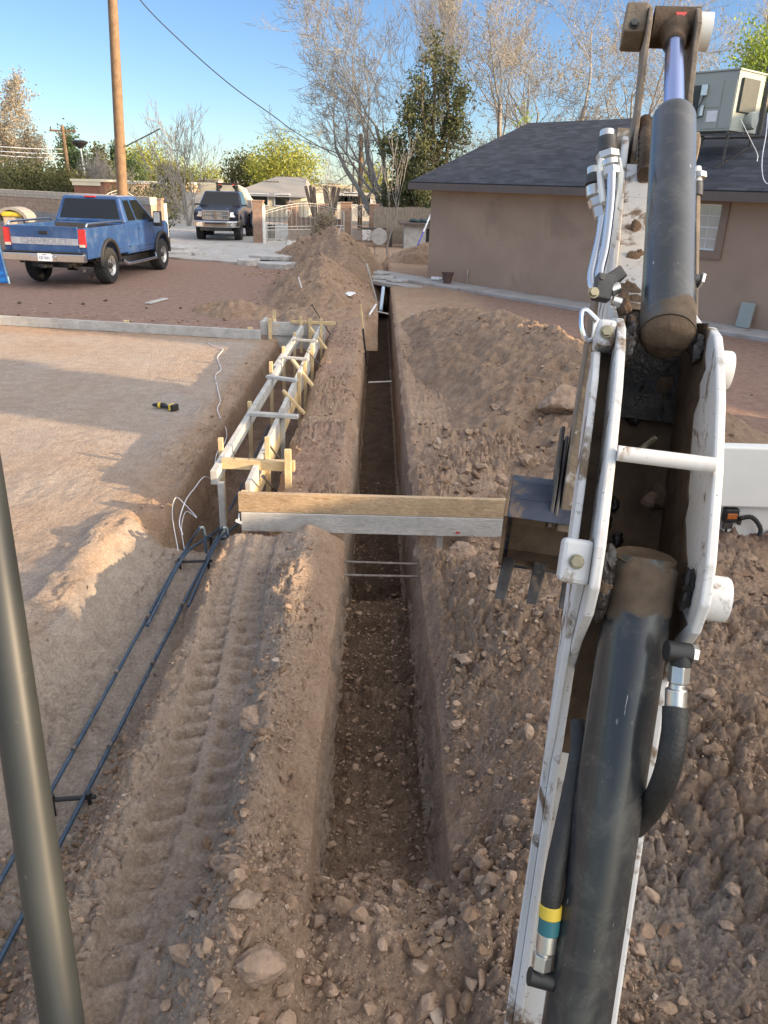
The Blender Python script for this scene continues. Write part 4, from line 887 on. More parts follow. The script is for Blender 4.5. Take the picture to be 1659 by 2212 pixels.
bld('far_house',396,470,389,92,9,'farthest grey house peeking above the tan houses left of the dark pickup','cream2',rmat='grey_roof')
bld('far_house',500,650,424,60,9,'low house with broad weathered grey roof right of the dark pickup','cream',roof=1.35,rmat='grey_roof',wins=((560,431,1.2,.7),(610,432,1.,.7)))
bld('far_house',652,700,409,72,8,'cream house just behind the pollarded trunks','cream2',rmat='cream')
bld('far_house',690,758,402,84,10,'taller cream building between the pollarded trunks and the brown pole','cream',rmat='cream',wins=((712,411,.9,.7),))
bld('far_house',728,772,423,58,6,'white flat house with two dark windows left of the brown pole','cream2',rmat='white_roof',wins=((740,428,.7,.5),(763,429,1.2,.7)))
bld('far_house',774,834,422,58.5,6,'bright cream flat house right of the brown pole','cream2',rmat='cream',wins=((786,433,.9,.6),))
bld('far_house',758,836,410,80,6,'pale flat building farthest behind the small gate','cream',rmat='white_roof')
bld('far_shed',882,935,430,44,4,'pinkish shed peeking over the wood fence beside the house','pinkw',rmat='white_roof',wins=((905,440,.3,.5),))
for (x,y,Y,w,h,lb) in ((352,383,66.5,1.2,.8,'grey cooler box on the long tan house roof'),(585,392,62,.9,1.5,'cream chimney box on the broad grey roof'),(720,397,84.5,1.4,.9,'dark rooftop cooler on the taller cream building')):
    c=PY(x,y,Y); 
    zb=c[2]-h; mb=MB(); mb.box((c[0],Y+1.5,c[2]-h/2-.3),(w,1.,h+.6)); mb.box((c[0],Y+1.5,c[2]+.03),(w+.1,1.1,.06)); mb.box((c[0],Y+.96,c[2]-h/2),(w*.7,.04,h*.6)); solo('roof_cooler',mb,'grey_roof' if 'grey' in lb or 'dark' in lb else 'cream',lb,'roof cooler')
# ---------------- trees ----------------
def skel(r,p,d,L,rad0,lvl,o,wig=.16,up=.12,nch=(3,4),ang=.75,ratio=.66,rt=.0045,pr=None):
    n=5 if lvl<3 else 4; pts=[np.array(p,float)]; rr=[rad0]; d=np.array(d,float); 
    for i in range(n):
        d=d+r.normal(size=3)*wig+np.array([0,0,up]); d/=np.linalg.norm(d); pts.append(pts[-1]+d*L/n); rr.append(rad0*(1-.52*(i+1)/n))
    o['br'].append((np.array(pts),np.array(rr),lvl))
    if lvl>=o['max']: o['tips'].append((pts[-1],d)); o['tips'].append((pts[2],d)); return
    k=r.integers(nch[0],nch[1]+1)
    for j in range(k):
        t=r.uniform(.35,1.) if j else 1.; i=min(int(t*n),n); q=pts[i]; 
        a=r.normal(size=3); a-=a@d*d; a/=np.linalg.norm(a)+1e-9; th=ang*r.uniform(.6,1.25)*(.6 if j==0 else 1)
        nd_=d*math.cos(th)+a*math.sin(th); nd_+=o['bias']*.12; nd_/=np.linalg.norm(nd_)
        skel(r,q,nd_,L*ratio*r.uniform(.75,1.2),max(rr[i]*.62,rt),lvl+1,o,wig,up,nch,ang,ratio,rt)
def brmesh(name,brs,c,mat,parent,scale=1.):
    V=[];F3=[];off=0
    for pts,rr,l in brs:
        n=7 if l==0 else (5 if l<2 else (4 if l<4 else 3)); k=len(pts); t=np.gradient(pts,axis=0); t/=np.linalg.norm(t,axis=1)[:,None]+1e-9
        a=np.array([0,0,1.]) if abs(t[0][2])<.8 else np.array([1.,0,0]); x=np.cross(t,a); x/=np.linalg.norm(x,axis=1)[:,None]+1e-9; y=np.cross(t,x); an=np.arange(n)*2*PI/n
        v=pts[:,None,:]+rr[:,None,None]*(np.cos(an)[None,:,None]*x[:,None,:]+np.sin(an)[None,:,None]*y[:,None,:]); V.append(v.reshape(-1,3))
        i=np.arange(k-1)[:,None]*n; j=np.arange(n)[None,:]; j2=(j+1)%n
        F3.append(np.stack([i+j,i+j2,i+n+j2,i+n+j],-1).reshape(-1,4)+off); off+=k*n
    me=npmesh(name,np.concatenate(V)-c,np.concatenate(F3),mat,True); return link(name,me,parent)
def leaves(name,cs,sz,mat,c,parent,r,el=1.6,tri=False):
    n=len(cs); a=r.normal(size=(n,3)); a/=np.linalg.norm(a,axis=1)[:,None]; b=r.normal(size=(n,3)); b=np.cross(a,b); b/=np.linalg.norm(b,axis=1)[:,None]
    s=sz*r.uniform(.6,1.3,n)[:,None]; A=a*s*el/2;B=b*s/2
    V=np.stack([cs-A,cs+B*.9,cs+A,cs-B*.9],1).reshape(-1,3)-c; F=np.arange(4*n).reshape(n,4); me=npmesh(name,V,F,mat,False); return link(name,me,parent)
def tree(name,label,base,h,r0,seed,lv=5,trunk=.22,spread=.75,nch=(3,4),leaf=None,ln=0,ls=.08,jit=.3,bark='bark_lt',group=None,bias=(0,0,0),up=.12,wig=.16,ratio=.66,stems=1,lean=(0,0),rt=.006,first=None):
    r=np.random.default_rng(seed); o={'br':[],'tips':[],'max':lv,'bias':np.array(bias,float)}; base=np.array(base,float)
    for s in range(stems):
        d=np.array([lean[0]+(r.normal()*.28 if stems>1 else 0),lean[1]+(r.normal()*.2 if stems>1 else 0),1.]); d/=np.linalg.norm(d)
        skel(r,base+[r.normal()*.1*(stems>1),0,-.1],d,h*trunk*(first or 1.45),r0,0,o,wig*.6,up,nch,spread,ratio,rt)
    P_=np.concatenate([b[0] for b in o['br']]); hm=P_[:,2].max()-base[2]; k=h/hm
    o['br']=[((b[0]-base)*k+base,b[1],b[2]) for b in o['br']]; tips=np.array([(q-base)*k+base for q,_ in o['tips']])
    t=thing(name,label,'tree',base,0,group)
    im=base
    brmesh('trunk',[b for b in o['br'] if b[2]<=1],im,bark,t); cr=brmesh('twigs',[b for b in o['br'] if b[2]>1],im,bark,t)
    if leaf: 
        cs=np.repeat(tips,ln,0)+r.normal(size=(len(tips)*ln,3))*jit; leaves('crown',cs,ls,leaf,im,t,r)
    return t
g='bare trees behind the yard'
def at(px,py,Y): q=PY(px,py,Y); return np.array([q[0],Y,0.])
tree('bare_tree','big bare grey tree spreading left, between the sky and the dark conifer',at(838,430,43),12.6,.17,101,6,.17,.85,(3,4),bark='bark_grey',bias=(-.8,0,0),up=.06,wig=.2,lean=(-.2,0),rt=.011,group=g,stems=3)
tree('bare_tree','bare tree standing behind the conifer, its twigs above the conifer top',at(915,430,50),15.5,.2,102,6,.25,.6,(3,4),bark='bark_grey',up=.14,rt=.010,group=g)
tree('bare_tree','bare tree left of the excavator arm, first right of the conifer',at(1085,430,44),14.5,.2,103,6,.17,.85,(3,4),up=.08,bark='bark_lt',bias=(-.3,0,0),rt=.010,group=g,leaf='leaf_tan',ln=1,ls=.07,jit=.12)
tree('bare_tree','tall bare tree over the roof ridge, nearest left of the arm top',at(1215,430,41),14.,.24,104,6,.17,.85,(3,4),up=.08,bark='bark_lt',rt=.010,group=g,leaf='leaf_tan',ln=1,ls=.06,jit=.12)
tree('bare_tree','bare tan tree directly behind the top of the excavator arm',at(1350,430,43),14.5,.22,105,6,.18,.85,(3,4),up=.08,bark='bark_lt',rt=.010,group=g,leaf='leaf_tan',ln=1,ls=.065,jit=.12)
tree('bare_tree','bare tan tree between the arm top and the rooftop unit',at(1560,430,46),17.,.24,106,6,.18,.85,(3,4),up=.08,bark='bark_lt',rt=.010,group=g,leaf='leaf_tan',ln=1,ls=.065,jit=.12)
tree('bare_tree','bare tree with tan buds rising behind the middle of the roof',at(1145,430,52),13.,.18,107,6,.18,.85,(3,4),up=.08,bark='bark_lt',rt=.011,group=g,leaf='leaf_tan',ln=1,ls=.07,jit=.12)
tree('bare_tree','rightmost bare tree at the top right corner',at(1700,430,50),17.5,.22,108,6,.18,.85,(3,4),up=.08,bark='bark_lt',rt=.010,group=g,leaf='leaf_tan',ln=1,ls=.07,jit=.15)
tree('willow','bright green leafing tree behind the rooftop unit at the right edge',at(1605,430,36),9.8,.16,109,5,.25,.85,(3,4),leaf='leaf_willow',ln=26,ls=.09,jit=.38,rt=.008)
tree('willow','small green leafing tree top peeking over the roof ridge',at(1125,430,36),5.6,.08,110,4,.4,.5,(3,3),leaf='leaf_willow',ln=9,ls=.08,jit=.18,rt=.008)
tree('bare_tree','broad bare tan tree at the left edge of the sky',at(5,410,66),9.6,.22,111,6,.18,.85,(3,4),up=.08,bark='bark_lt',rt=.012,group='trees beyond the block wall',leaf='leaf_tan',ln=4,ls=.11,jit=.25)
tree('bare_tree','smaller bare tan tree second from the left edge',at(85,410,60),6.2,.14,112,5,.2,.75,(3,4),bark='bark_lt',rt=.012,group='trees beyond the block wall',leaf='leaf_tan',ln=4,ls=.1,jit=.25)
tree('bare_shrub','low pale bare shrub left of the tall utility pole',at(200,410,52),4.1,.06,113,4,.2,.7,(3,4),bark='bark_lt',rt=.012,stems=5,group='trees beyond the block wall')
tree('bare_shrub','twiggy bare shrub just left of the utility pole',at(240,410,54),4.3,.06,114,4,.2,.7,(3,4),bark='bark_lt',rt=.012,stems=5,group='trees beyond the block wall')
tree('small_bare_tree','small bare multi-stem tree between the tall pole and the dark pickup',at(408,430,45),6.4,.085,115,5,.22,.62,(3,3),bark='bark_lt',rt=.012,stems=3,up=.1)
tree('small_bare_tree','slim bare tree close left of the dark pickup roof',at(385,430,50),5.0,.06,116,4,.25,.55,(3,3),bark='bark_lt',rt=.012,stems=2)
def bush(name,label,px,Y,w,h,mat,seed,n=2600,ls=.1,group=None,cat='bush',z0=0.,con=False,trunk=True,dens=1.,bark='bark'):
    b=at(px,410,Y); r=np.random.default_rng(seed); t=thing(name,label,cat,b,0,group)
    m=max(14,int(n/60)); u=r.normal(size=(m,3)); u/=np.linalg.norm(u,axis=1)[:,None]; rr_=r.uniform(.35,1,m)**.5
    if con: zz=r.random(m)**.8; wd_=(1-zz)**.75*w/2*r.uniform(.35,1.05,m)+.05; a=r.random(m)*2*PI; C=np.stack([np.cos(a)*wd_,np.sin(a)*wd_,z0+zz*(h-z0)],1)
    else: C=u*rr_[:,None]*[w/2*.85,w/2*.7,(h-z0)/2*.9]+[0,0,z0+(h-z0)/2]
    C+=b; s=(w*.10 if con else min(w,h)*.12); cs=np.repeat(C,60,0)+r.normal(size=(m*60,3))*s*[1,1,.8]
    tr=MB(); tr.tube([b+[0,0,-.1],b+[.03*w,0,h*.4],b+[0,0,h*(.9 if con else .6)]],[max(.06,w*.03),max(.04,w*.02),.02],6)
    for q in C[:12 if not con else 16]: tr.tube([b+[0,0,max(.1,(q[2]-b[2])*.5)],q],[.03,.012],4)
    part(t,'trunk',tr,bark); leaves('crown',cs,ls,mat,b,t,r); return t
gg='trees beyond the block wall'
bush('hedge_bush','dark green bush at the far left above the block wall',12,52,5,3.4,'leaf_olive',201,5000,.11,gg)
bush('hedge_bush','green bush with pale leaves second from the left above the block wall',52,50,4.,3.0,'leaf_olive',202,5000,.1,gg)
bush('hedge_bush','reddish brown bush above the block wall below the power pole',98,51,3.6,3.2,'leaf_olive',203,4000,.1,gg)
bush('hedge_bush','low green bush left of the cream roof edge',140,49,3.2,2.9,'leaf_olive',204,4000,.1,gg)
bush('evergreen','taller dark evergreen behind the far power pole',158,70,3.2,5.9,'leaf_dkgreen',205,3600,.14,gg,'tree',con=True)
bush('evergreen','green evergreen right behind the yard lamp pole',178,68,3.4,4.6,'leaf_dkgreen',206,3600,.14,gg,'tree')
bush('evergreen','pointed green tree left of the tall utility pole',222,66,2.6,4.6,'leaf_olive',207,3000,.13,gg,'tree',con=True)
bush('evergreen','dark evergreen top seen just left of the tall pole',258,70,2.0,4.9,'leaf_dkgreen',208,2400,.13,gg,'tree',con=True)
bush('evergreen','green tree just right of the tall utility pole',283,72,3.2,4.4,'leaf_dkgreen',209,3000,.14,gg,'tree')
bush('yellow_green_tree','wide yellow green tree right of the tall pole',325,82,6.5,5.4,'leaf_yellow',210,6000,.16,gg,'tree')
bush('yellow_green_tree','yellow green tree behind the small bare tree',372,90,6.,4.4,'leaf_yellow',211,5000,.16,gg,'tree')
bush('dark_tree','dark rounded shrub behind the small bare tree',378,64,3.,3.6,'leaf_olive',212,2600,.13,gg,'tree')
bush('yellow_green_tree','low yellow green tree above the roofs left of the dark pickup',440,95,8,3.9,'leaf_yellow',213,4200,.16,gg,'tree')
bush('yellow_green_tree','olive green tree above the grey roof, left of the brightest tree',530,88,5.5,5.2,'leaf_olive',214,4800,.17,gg,'tree')
bush('yellow_green_tree','green tree between the olive tree and the brightest yellow green tree',572,86,4.5,4.9,'leaf_yellow',215,4500,.16,gg,'tree')
bush('yellow_green_tree','brightest yellow green tree left of the big bare tree',622,80,6.2,6.4,'leaf_yellow',216,9000,.16,gg,'tree')
bush('yellow_green_tree','small yellow green tree between the brown pole and the conifer',812,80,3.6,4.3,'leaf_yellow',217,3200,.15,gg,'tree')
bush('brush','brown dry bush over the wall just right of the tall pole',305,36,3.,2.35,'leaf_olive',218,3000,.08,gg)
bush('brush','tan bush in front of the far tan house left of the dark pickup',345,47,3.2,2.0,'leaf_tan',219,2400,.07,gg)
bush('weed','small green weed on the rocks in front of the gate',657,30,.55,.42,'leaf_dkgreen',220,900,.04,None,'weed')
bush('vine_bush','dry orange brown bush behind the right half of the iron gate',700,36.5,1.1,1.35,'leaf_tan',221,2200,.05,None)
# conifer
def conifer():
    b=at(925,430,39.5); r=np.random.default_rng(300); t=thing('conifer','dark green conifer with bare limbs at the corner of the tan house','tree',b)
    br=[];cl=[]
    for s,(lx,ly,hh) in enumerate(((-1.25,0,6.4),(.15,.3,8.7),(1.15,0,7.0),(-.5,-.3,7.9),(.75,.4,7.9),(-1.9,.2,4.6))):
        pts=[b+[.12*s-.3,0,-.1]]; 
        for k in range(1,9): q=k/8; pts.append(b+np.array([lx*q**.8+.08*r.normal(),ly*q+.05*r.normal(),hh*q*.97]))
        pts=np.array(pts); br.append((pts,np.linspace(.14,.02,9),0))
        for k in range(34):
            q=r.uniform(.22,1); i=q*8; p=pts[int(min(i,7))]*(1-(i%1))+pts[int(min(i,7))+1]*(i%1) if i<8 else pts[8]
            a=r.random()*2*PI; L=(1.25*(1-q)+.35)*r.uniform(.5,1.15); e=p+np.array([math.cos(a)*L,math.sin(a)*L,L*r.uniform(.1,.7)]); m_=(p+e)/2+[0,0,-.08]
            br.append((np.array([p,m_,e]),np.array([.03,.02,.008]),3))
            for f in (.45,.75,1.): 
                if r.random()<.68: cl.append(p+(e-p)*f+r.normal(size=3)*.08)
    brmesh('trunk',br,b,'bark',t); cl=np.array(cl); cs=np.repeat(cl,34,0)+r.normal(size=(len(cl)*34,3))*np.array([.19,.19,.24]); leaves('crown',cs,.085,'leaf_conifer',b,t,r,el=2.2)
conifer()
bush('dark_tree','lower dark tree part leaning over the fence left of the conifer',868,41,2.4,3.5,'leaf_conifer',230,3800,.09,None,'tree')
bush('dark_tree','thin dark tree behind the pinkish shed by the house corner',915,38.2,1.7,2.4,'leaf_conifer',231,1500,.08,None,'tree')
# pollarded trunks
def pollard(px,Y,label,seed,tops,k=7):
    b=at(px,430,Y); r=np.random.default_rng(seed); t=thing('pollarded_tree',label,'tree',b,0,'pollarded trunks in front of the cream houses'); mb=MB(); mb.tube([b+[0,0,-.1],b+[0,0,.7]],[.25,.22],8); part(t,'trunk',mb,'bark')
    for x,h in tops: mb=MB(); e=PY(x,h,Y); mb.tube(bez([b+[0,0,.6],b*[.4,.4,0]+e*[.6,.6,.55]+[0,0,.2],e],5),np.linspace(.11,.075,11),7); part(t,'limb',mb,'bark',label=None)
pollard(684,42,'pollarded tree with dark thick limbs leaning left, left of the two',1,((660,402),(670,400),(678,404)))
pollard(712,42,'pollarded tree with straight reddish limbs, right of the two',2,((700,401),(707,400),(716,402),(724,403),(733,405)))
tree('sapling','thin pale bare sapling in front of the wood fence',at(835,536,31.),4.4,.035,120,3,.45,.35,(3,4),bark='bark_lt',rt=.007,first=1.6)
tree('sapling','thin bare sapling behind the iron gate left of the block pillar',at(716,520,37.),4.2,.03,121,3,.45,.4,(3,3),bark='bark_lt',rt=.008,first=1.4)
# ---------------- formwork ----------------
def board(root,name,p0,p1,w,h,mat,up=(0,0,1),**k):
    mb=MB(); mb.beam(p0,p1,w,h,up); return part(root,name,mb,mat,bev=.003,**k)
fw=thing('trench_formwork','long double board formwork with spreaders over the left trench, yellow beam across its near end','formwork',P(500,1030,0))
XL,XR=-1.335,-.985
A=P(463,1012,.30); Bq=PX(657,703,A[0]); yA,yB=A[1],Bq[1]; zA,zB=.27,.27
def lx(y,k): return (XL if k==0 else XR)
ym=yA+(yB-yA)*.47
def bl(x0,y0,x1,y1,zt,h,w,mat,nm='board'): board(fw,nm,(x0,y0,zt-h/2),(x1,y1,zt-h/2),w,h,mat)
lb0=P(461,1017,.27); lb1=P(655,703,.27); rb0=P(535,1043,.27); rb1=P(690,706,.27)
def lerp(a,b,t): return a+(b-a)*t
lm=lerp(lb0,lb1,.60); 
bl(lb0[0],lb0[1],lm[0],lm[1],.27,.12,.055,'grey_wood'); bl(lm[0]-.05,lm[1]-.25,lb1[0]-.02,lb1[1],.268,.135,.055,'grey_wood')
r1=lerp(rb0,rb1,.50); 
bl(rb0[0],rb0[1],r1[0],r1[1],.27,.14,.042,'grey_wood'); bl(rb0[0]+.002,rb0[1]+.05,r1[0]+.002,r1[1]-.1,.126,.14,.042,'pine')
bl(r1[0],r1[1],rb1[0],rb1[1],.27,.14,.042,'grey_wood'); bl(r1[0]+.002,r1[1]+.02,rb1[0]+.002,rb1[1],.126,.14,.042,'grey_wood')
def stake(px,py,X,zb,mat='pine',w=.042,root=fw,Y=None):
    t=PX(px,py,X) if Y is None else PY(px,py,Y)
    mb=MB(); mb.box((t[0],t[1],(t[2]+zb)/2),(w,w,t[2]-zb)); return part(root,'stake',mb,mat,bev=.003)
sl_=lambda y,off: lerp(lb0,lb1,(y-lb0[1])/(lb1[1]-lb0[1]))[0]+off
for (px,py,zb,m_) in ((476,946,-.5,'pine'),(539,867,-.5,'pine'),(585,781,-.5,'pine'),(612,748,-.5,'pine'),(636,718,-.5,'pine')):
    q=PX(px,py,-1.37); stake(px,py,sl_(q[1],-.05),zb,m_)
sr_=lambda y,off: lerp(rb0,rb1,(y-rb0[1])/(rb1[1]-rb0[1]))[0]+off
for (px,py,zb,m_) in ((577,944,-.3,'pine'),(610,880,-.4,'grey_wood'),(646,804,-.4,'pine'),(659,781,-.4,'pine'),(674,745,-.3,'pine'),(694,688,-.3,'pine')):
    q=PX(px,py,-.95); stake(px,py,sr_(q[1],.043),zb,m_)
for (px,py) in ((484,1040),(560,1000)): 
    q=P(px,py,.2); mb=MB(); mb.box((lb0[0]+.055 if px<500 else -1.15,q[1]+.06,-.18),(.05,.05,.7)); 
    if px<500: part(fw,'stake',mb,'grey_wood',bev=.003)
stake(650,684,-1,-.2,Y=lb1[1]+.08)
# spreaders across the top
for (x0,y0,x1,y1,m_,w,h) in ((541,893,643,903,'grey_wood',.075,.035),(577,813,640,827,'grey_wood',.07,.035),(612,772,666,778,'grey_wood',.07,.03),(632,733,685,739,'grey_wood',.05,.03)):
    a=P(x0,y0,.29);b=P(x1,y1,.29); b[1]=a[1]+(b[1]-a[1])*.6; board(fw,'spreader',a,b,w,h,m_)
a=P(470,1020,.26); b=P(626,1030,.24); a[0]=lb0[0]+.03; b[1]=a[1]-.03; ya=lb0[1]+.22
board(fw,'near_spreader',(lb0[0]+.028,ya,.262),(b[0]+.02,ya-.03,.262),.06,.085,'pine')
for k in (.22,.42,.62): mb=MB(); x=lerp(lb0[0],b[0],k); mb.lathe((x,ya-.02,.30),(0,0,1),[(0,.004),(.06,.004),(.061,.008),(.066,.008)],8); part(fw,'nail',mb,'steel')
q=P(608,1012,.42); mb=MB(); mb.box((q[0],ya-.10,.12),(.055,.045,.62)); part(fw,'stake',mb,'pine',bev=.003)
for (x0,y0,x1,y1) in ((612,844,662,898),(632,778,686,847),(670,708,707,756)):
    a=P(x0,y0,.33); b=P(x1,y1,.02); board(fw,'brace',a,b,.065,.03,'pine',up=(.5,0,.8))
# steel pins
for i,(x0,y0,x1,y1,z0,z1,lb) in enumerate(((571,947,614,1005,.3,.0,'dark steel pin leaning against the formwork near its front corner'),(569,1030,592,1056,.33,.05,'dark steel pin with round head behind the left end of the plank beam'),(663,757,703,802,.3,.0,'dark steel pin leaning halfway along the formwork'),(674,659,715,725,.55,.0,'thin steel pin leaning at the far end of the formwork'))):
    a=P(x0,y0,z0); b=P(x1,y1,z1); d=(b-a)/np.linalg.norm(b-a); mb=MB(); mb.tube([a,b+d*.15],.010,8); mb.cyl(a-d*.012,a+d*.004,.016,10); solo('steel_pin',mb,'steel',lb,'steel pin','steel pins leaning on the forms')
# front beam across the trench
e0=P(520,1141,.02); e1=P(1118,1156,.02); yb=(e0[1]+e1[1])/2
fbm_=thing('plank_beam','two-plank beam across the main trench, brown grained plank over grey one','formwork',((e0[0]+e1[0])/2,yb,0))
x0,x1=P(521,1050,.31)[0],1.55
bt=.315
mb=MB(); mb.box(((x0+x1)/2,yb,bt-.075),(x1-x0,.045,.148)); part(fbm_,'top_plank',mb,'grain',bev=.003)
mb=MB(); mb.box(((x0+x1)/2+.02,yb-.012,bt-.15-.077),(x1-x0,.045,.15)); part(fbm_,'bottom_plank',mb,'grey_wood',bev=.003)
mb=MB(); mb.box((x0+.03,yb+.06,.13),(.045,.07,.33)); mb.box((x0+.5,yb+.035,.16),(.9,.03,.28)); part(fbm_,'cleat',mb,'pine',bev=.003)
for xx,m_ in ((P(600,1150,.0)[0],'pine'),(P(950,1150,.0)[0],'grey_wood')): mb=MB(); mb.box((xx,yb+.045,-.02),(.045,.045,.45)); part(fbm_,'stake',mb,m_,bev=.003)
mb=MB(); mb.box((P(950,1140,.0)[0]+.12,yb-.036,bt-.27),(.03,.004,.012)); part(fbm_,'red_mark',mb,'red_lens')
mb=MB(); mb.cyl((x0+.0,yb-.035,.1),(x0+.0,yb-.0,.14),.006,6); mb.box((x0-.0,yb-.04,.09),(.05,.008,.02),np.array(Matrix.Rotation(.5,3,'Y'))); part(fbm_,'string_knot',mb,'paper')
# far box form
ff=thing('far_formwork','short stacked grey boards with yellow stakes at the far end of the formwork','formwork',P(620,735,0))
yf=lb1[1]+.22
xa=PY(562,700,yf)[0]; xb=PY(702,706,yf)[0]; zt=PY(600,694,yf)[2]
mb=MB(); mb.box(((xa+xb)/2,yf,zt-.12),(xb-xa,.05,.22)); part(ff,'top_board',mb,'grey_wood',bev=.004)
mb=MB(); mb.box(((xa+xb)/2+.05,yf+.03,zt-.34),(xb-xa-.1,.05,.22)); part(ff,'bottom_board',mb,'grey_wood',bev=.004)
mb=MB(); mb.box((xa+.04,yf+.25,zt-.1),(.05,.5,.18)); part(ff,'end_board',mb,'grey_wood',bev=.004)
mb=MB(); mb.box(((xa+xb)/2+.35,yf-.03,zt-.0),(.75,.04,.05)); part(ff,'rail',mb,'pine',bev=.004)
for (px,py,m_) in ((583,688,'pine'),(670,688,'pine')): mb=MB(); q=PY(px,py,yf-.05); mb.box((q[0],yf-.06,q[2]-.25),(.06,.04,.5)); part(ff,'stake',mb,m_,bev=.003)
mb=MB(); q=PY(592,671,yf+.3); mb.box((q[0],yf+.3,q[2]-.25),(.06,.045,.5)); mb.beam((q[0]-.02,yf+.32,q[2]-.15),(q[0]+.1,yf-.03,q[2]-.2),.04,.03); part(ff,'stake',mb,'pine')
# long screed board at left
q0=P(-60,684,.12); q1=P(566,733,.06); lb_=thing('screed_board','long narrow grey board on edge across the left yard with short stakes','form board',q1)
q0=P(-60,698,.0); q1=P(563,734,.0); hd=.16
mb=MB(); mb.beam(q0+[0,0,hd/2],q1+[0,0,hd/2],.05,hd); part(lb_,'board',mb,'grey_wood',bev=.004)
for px,py in ((287,694),(632,728),(250,690),(545,712)):
    if px in (287,545): q=P(px,py+15,0); mb=MB(); yy=q0[1]+(q1[1]-q0[1])*(q[0]-q0[0])/(q1[0]-q0[0]); mb.box((q[0],yy+.06,.07),(.09,.05,.24)); part(lb_,'stake',mb,'pine',bev=.003)
# ---------------- rebar ----------------
def rebar(mb,pts,r,pitch=.016,n=7):
    pts=np.array(pts); L=np.concatenate([[0],np.cumsum(np.linalg.norm(np.diff(pts,axis=0),axis=1))]); m_=int(L[-1]/pitch*2); s=np.linspace(0,L[-1],m_); q=np.stack([np.interp(s,L,pts[:,i]) for i in range(3)],1)
    rr=np.where(np.arange(m_)%2==0,r*1.10,r*.93); mb.tube(q,rr,n)
rc=thing('rebar_pair','pair of long blue grey rebars with hooked ends on black supports in the left trench','rebar',(-1.4,3.2,-.2))
for i,(xa_,xb_,hx) in enumerate(((-1.53,-1.40,432),(-1.33,-1.215,482))):
    z=-.175
    a=np.array([xa_,1.0,z]); b=P((390,462)[i],(1205,1175)[i],z); top=P((432,482)[i],(1140,1140)[i],.13)
    a=lerp(b,P((118,196)[i],(1690,1690)[i],z),1.75) 
    pts=list(bez([a,lerp(a,b,.5)+[0,0,-.01],b,lerp(b,top,.9),top,top+[.02,.03,-.03],top+[.025,.035,-.22]],10))
    mb=MB(); rebar(mb,pts,.0105); part(rc,'bar',mb,'rebar',smooth=True)
    # lapped bar running on into the deep trench
    mb=MB(); rebar(mb,bez([b+[.03,-1.0,.02],b+[.03,0,.02],b+[.05,.6,-.12],b+[.06,1.6,-.30],b+[.05,5.,-.32]],6),.0105,.03); part(rc,'lower_bar',mb,'rebar',smooth=True)
for (pyx,zz) in (((388,1214,450,1212),-.185),((112,1728,192,1722),-.185),((455,1165,510,1163),-.19)):
    a=P(pyx[0],pyx[1],zz); b=P(pyx[2],pyx[3],zz); mb=MB(); d=(b-a)/np.linalg.norm(b-a); mb.tube([a-d*.03,b+d*.03],.011,8)
    for q in (a,b): mb.cyl(q+[0,0,.02],q+[0,0,-.13],.010,8); mb.cyl(q+[0,0,-.004],q+[0,0,.028],.016,8)
    part(rc,'support',mb,'black')
for t_ in (.3,.52,.75):
    for i in (0,1):
        b=P((390,462)[i],(1205,1175)[i],-.175); q=lerp(b,P((118,196)[i],(1690,1690)[i],-.175),t_*1.2); tie=MB(); tie.cyl(q-[.0,.012,0],q+[0,.012,0],.0135,8); part(rc,'tie_wire',tie,'rebar_raw')
for i,(x0,y0,x1,y1,lb) in enumerate(((735,1213,985,1224,'farther of two ribbed steel bars laid across the trench below the plank beam'),(735,1242,985,1247,'nearer of two ribbed steel bars laid across the trench below the plank beam'))):
    a=P(x0,y0,-.05);b=P(x1,y1,-.05); b[1]=a[1]+(b[1]-a[1])*.5; mb=MB(); rebar(mb,[a,b+[.05,0,.0]],.009); solo('cross_rebar',mb,'rebar_raw',lb,'rebar','ribbed bars across the trench',smooth=True)
# ---------------- string, drill, scrap ----------------
sp_=[(450,742),(462,750),(482,757),(470,775),(478,800),(466,812),(470,840),(476,870),(470,890),(488,912),(484,940),(468,960),(462,990),(455,1012)]
pts=[]
for x,y in sp_: q=P(x,y,.0); q[2]=max(float(ztop(np.array([q[0]]),np.array([q[1]]))[0]),-.1)+.012; pts.append(q)
for x,y,z in ((440,1035,.02),(420,1060,-.02),(402,1085,-.05),(388,1130,-.1),(395,1160,-.1)): pts.append(P(x,y,z)+[0,0,.02])
mb=MB(); mb.tube(bez(pts,5),.0045,5); pts2=[P(x,y,z) for x,y,z in ((385,1190,-.05),(372,1110,.0),(380,1075,.05),(400,1090,.04),(425,1118,.0),(402,1105,-.02),(392,1140,-.1),(398,1185,-.12))]; mb.tube(bez(pts2,6),.0024,5)
solo('mason_string',mb,'paper','loose white string wandering along the left trench edge','string')
q=P(362,884,0); q[2]=float(ztop(np.array([q[0]]),np.array([q[1]]))[0]); dr=thing('cordless_drill','yellow and black cordless drill lying on the left yard','drill',q,rad(-8))
mb=MB(); mb.lathe((-.05,0,.035),(-1,0,0),[(0,.03),(.05,.033),(.07,.03),(.075,.022),(.11,.02),(.12,.012),(.13,.01)],14); mb.lathe((-.05,0,.035),(1,0,0),[(0,.03),(.03,.028),(.04,.015),(.041,0)],12); part(dr,'motor_head',mb,'black',local=True,smooth=True)
mb=MB(); mb.lathe((-.075,0,.035),(-1,0,0),[(0,.034),(.03,.034)],14); part(dr,'yellow_collar',mb,'yellow',local=True,smooth=True)
mb=MB(); mb.tube(bez([(-.05,.0,.033),(.0,-.03,.032),(.06,-.05,.032)],5),.020,10); part(dr,'grip',mb,'black',local=True,smooth=True)
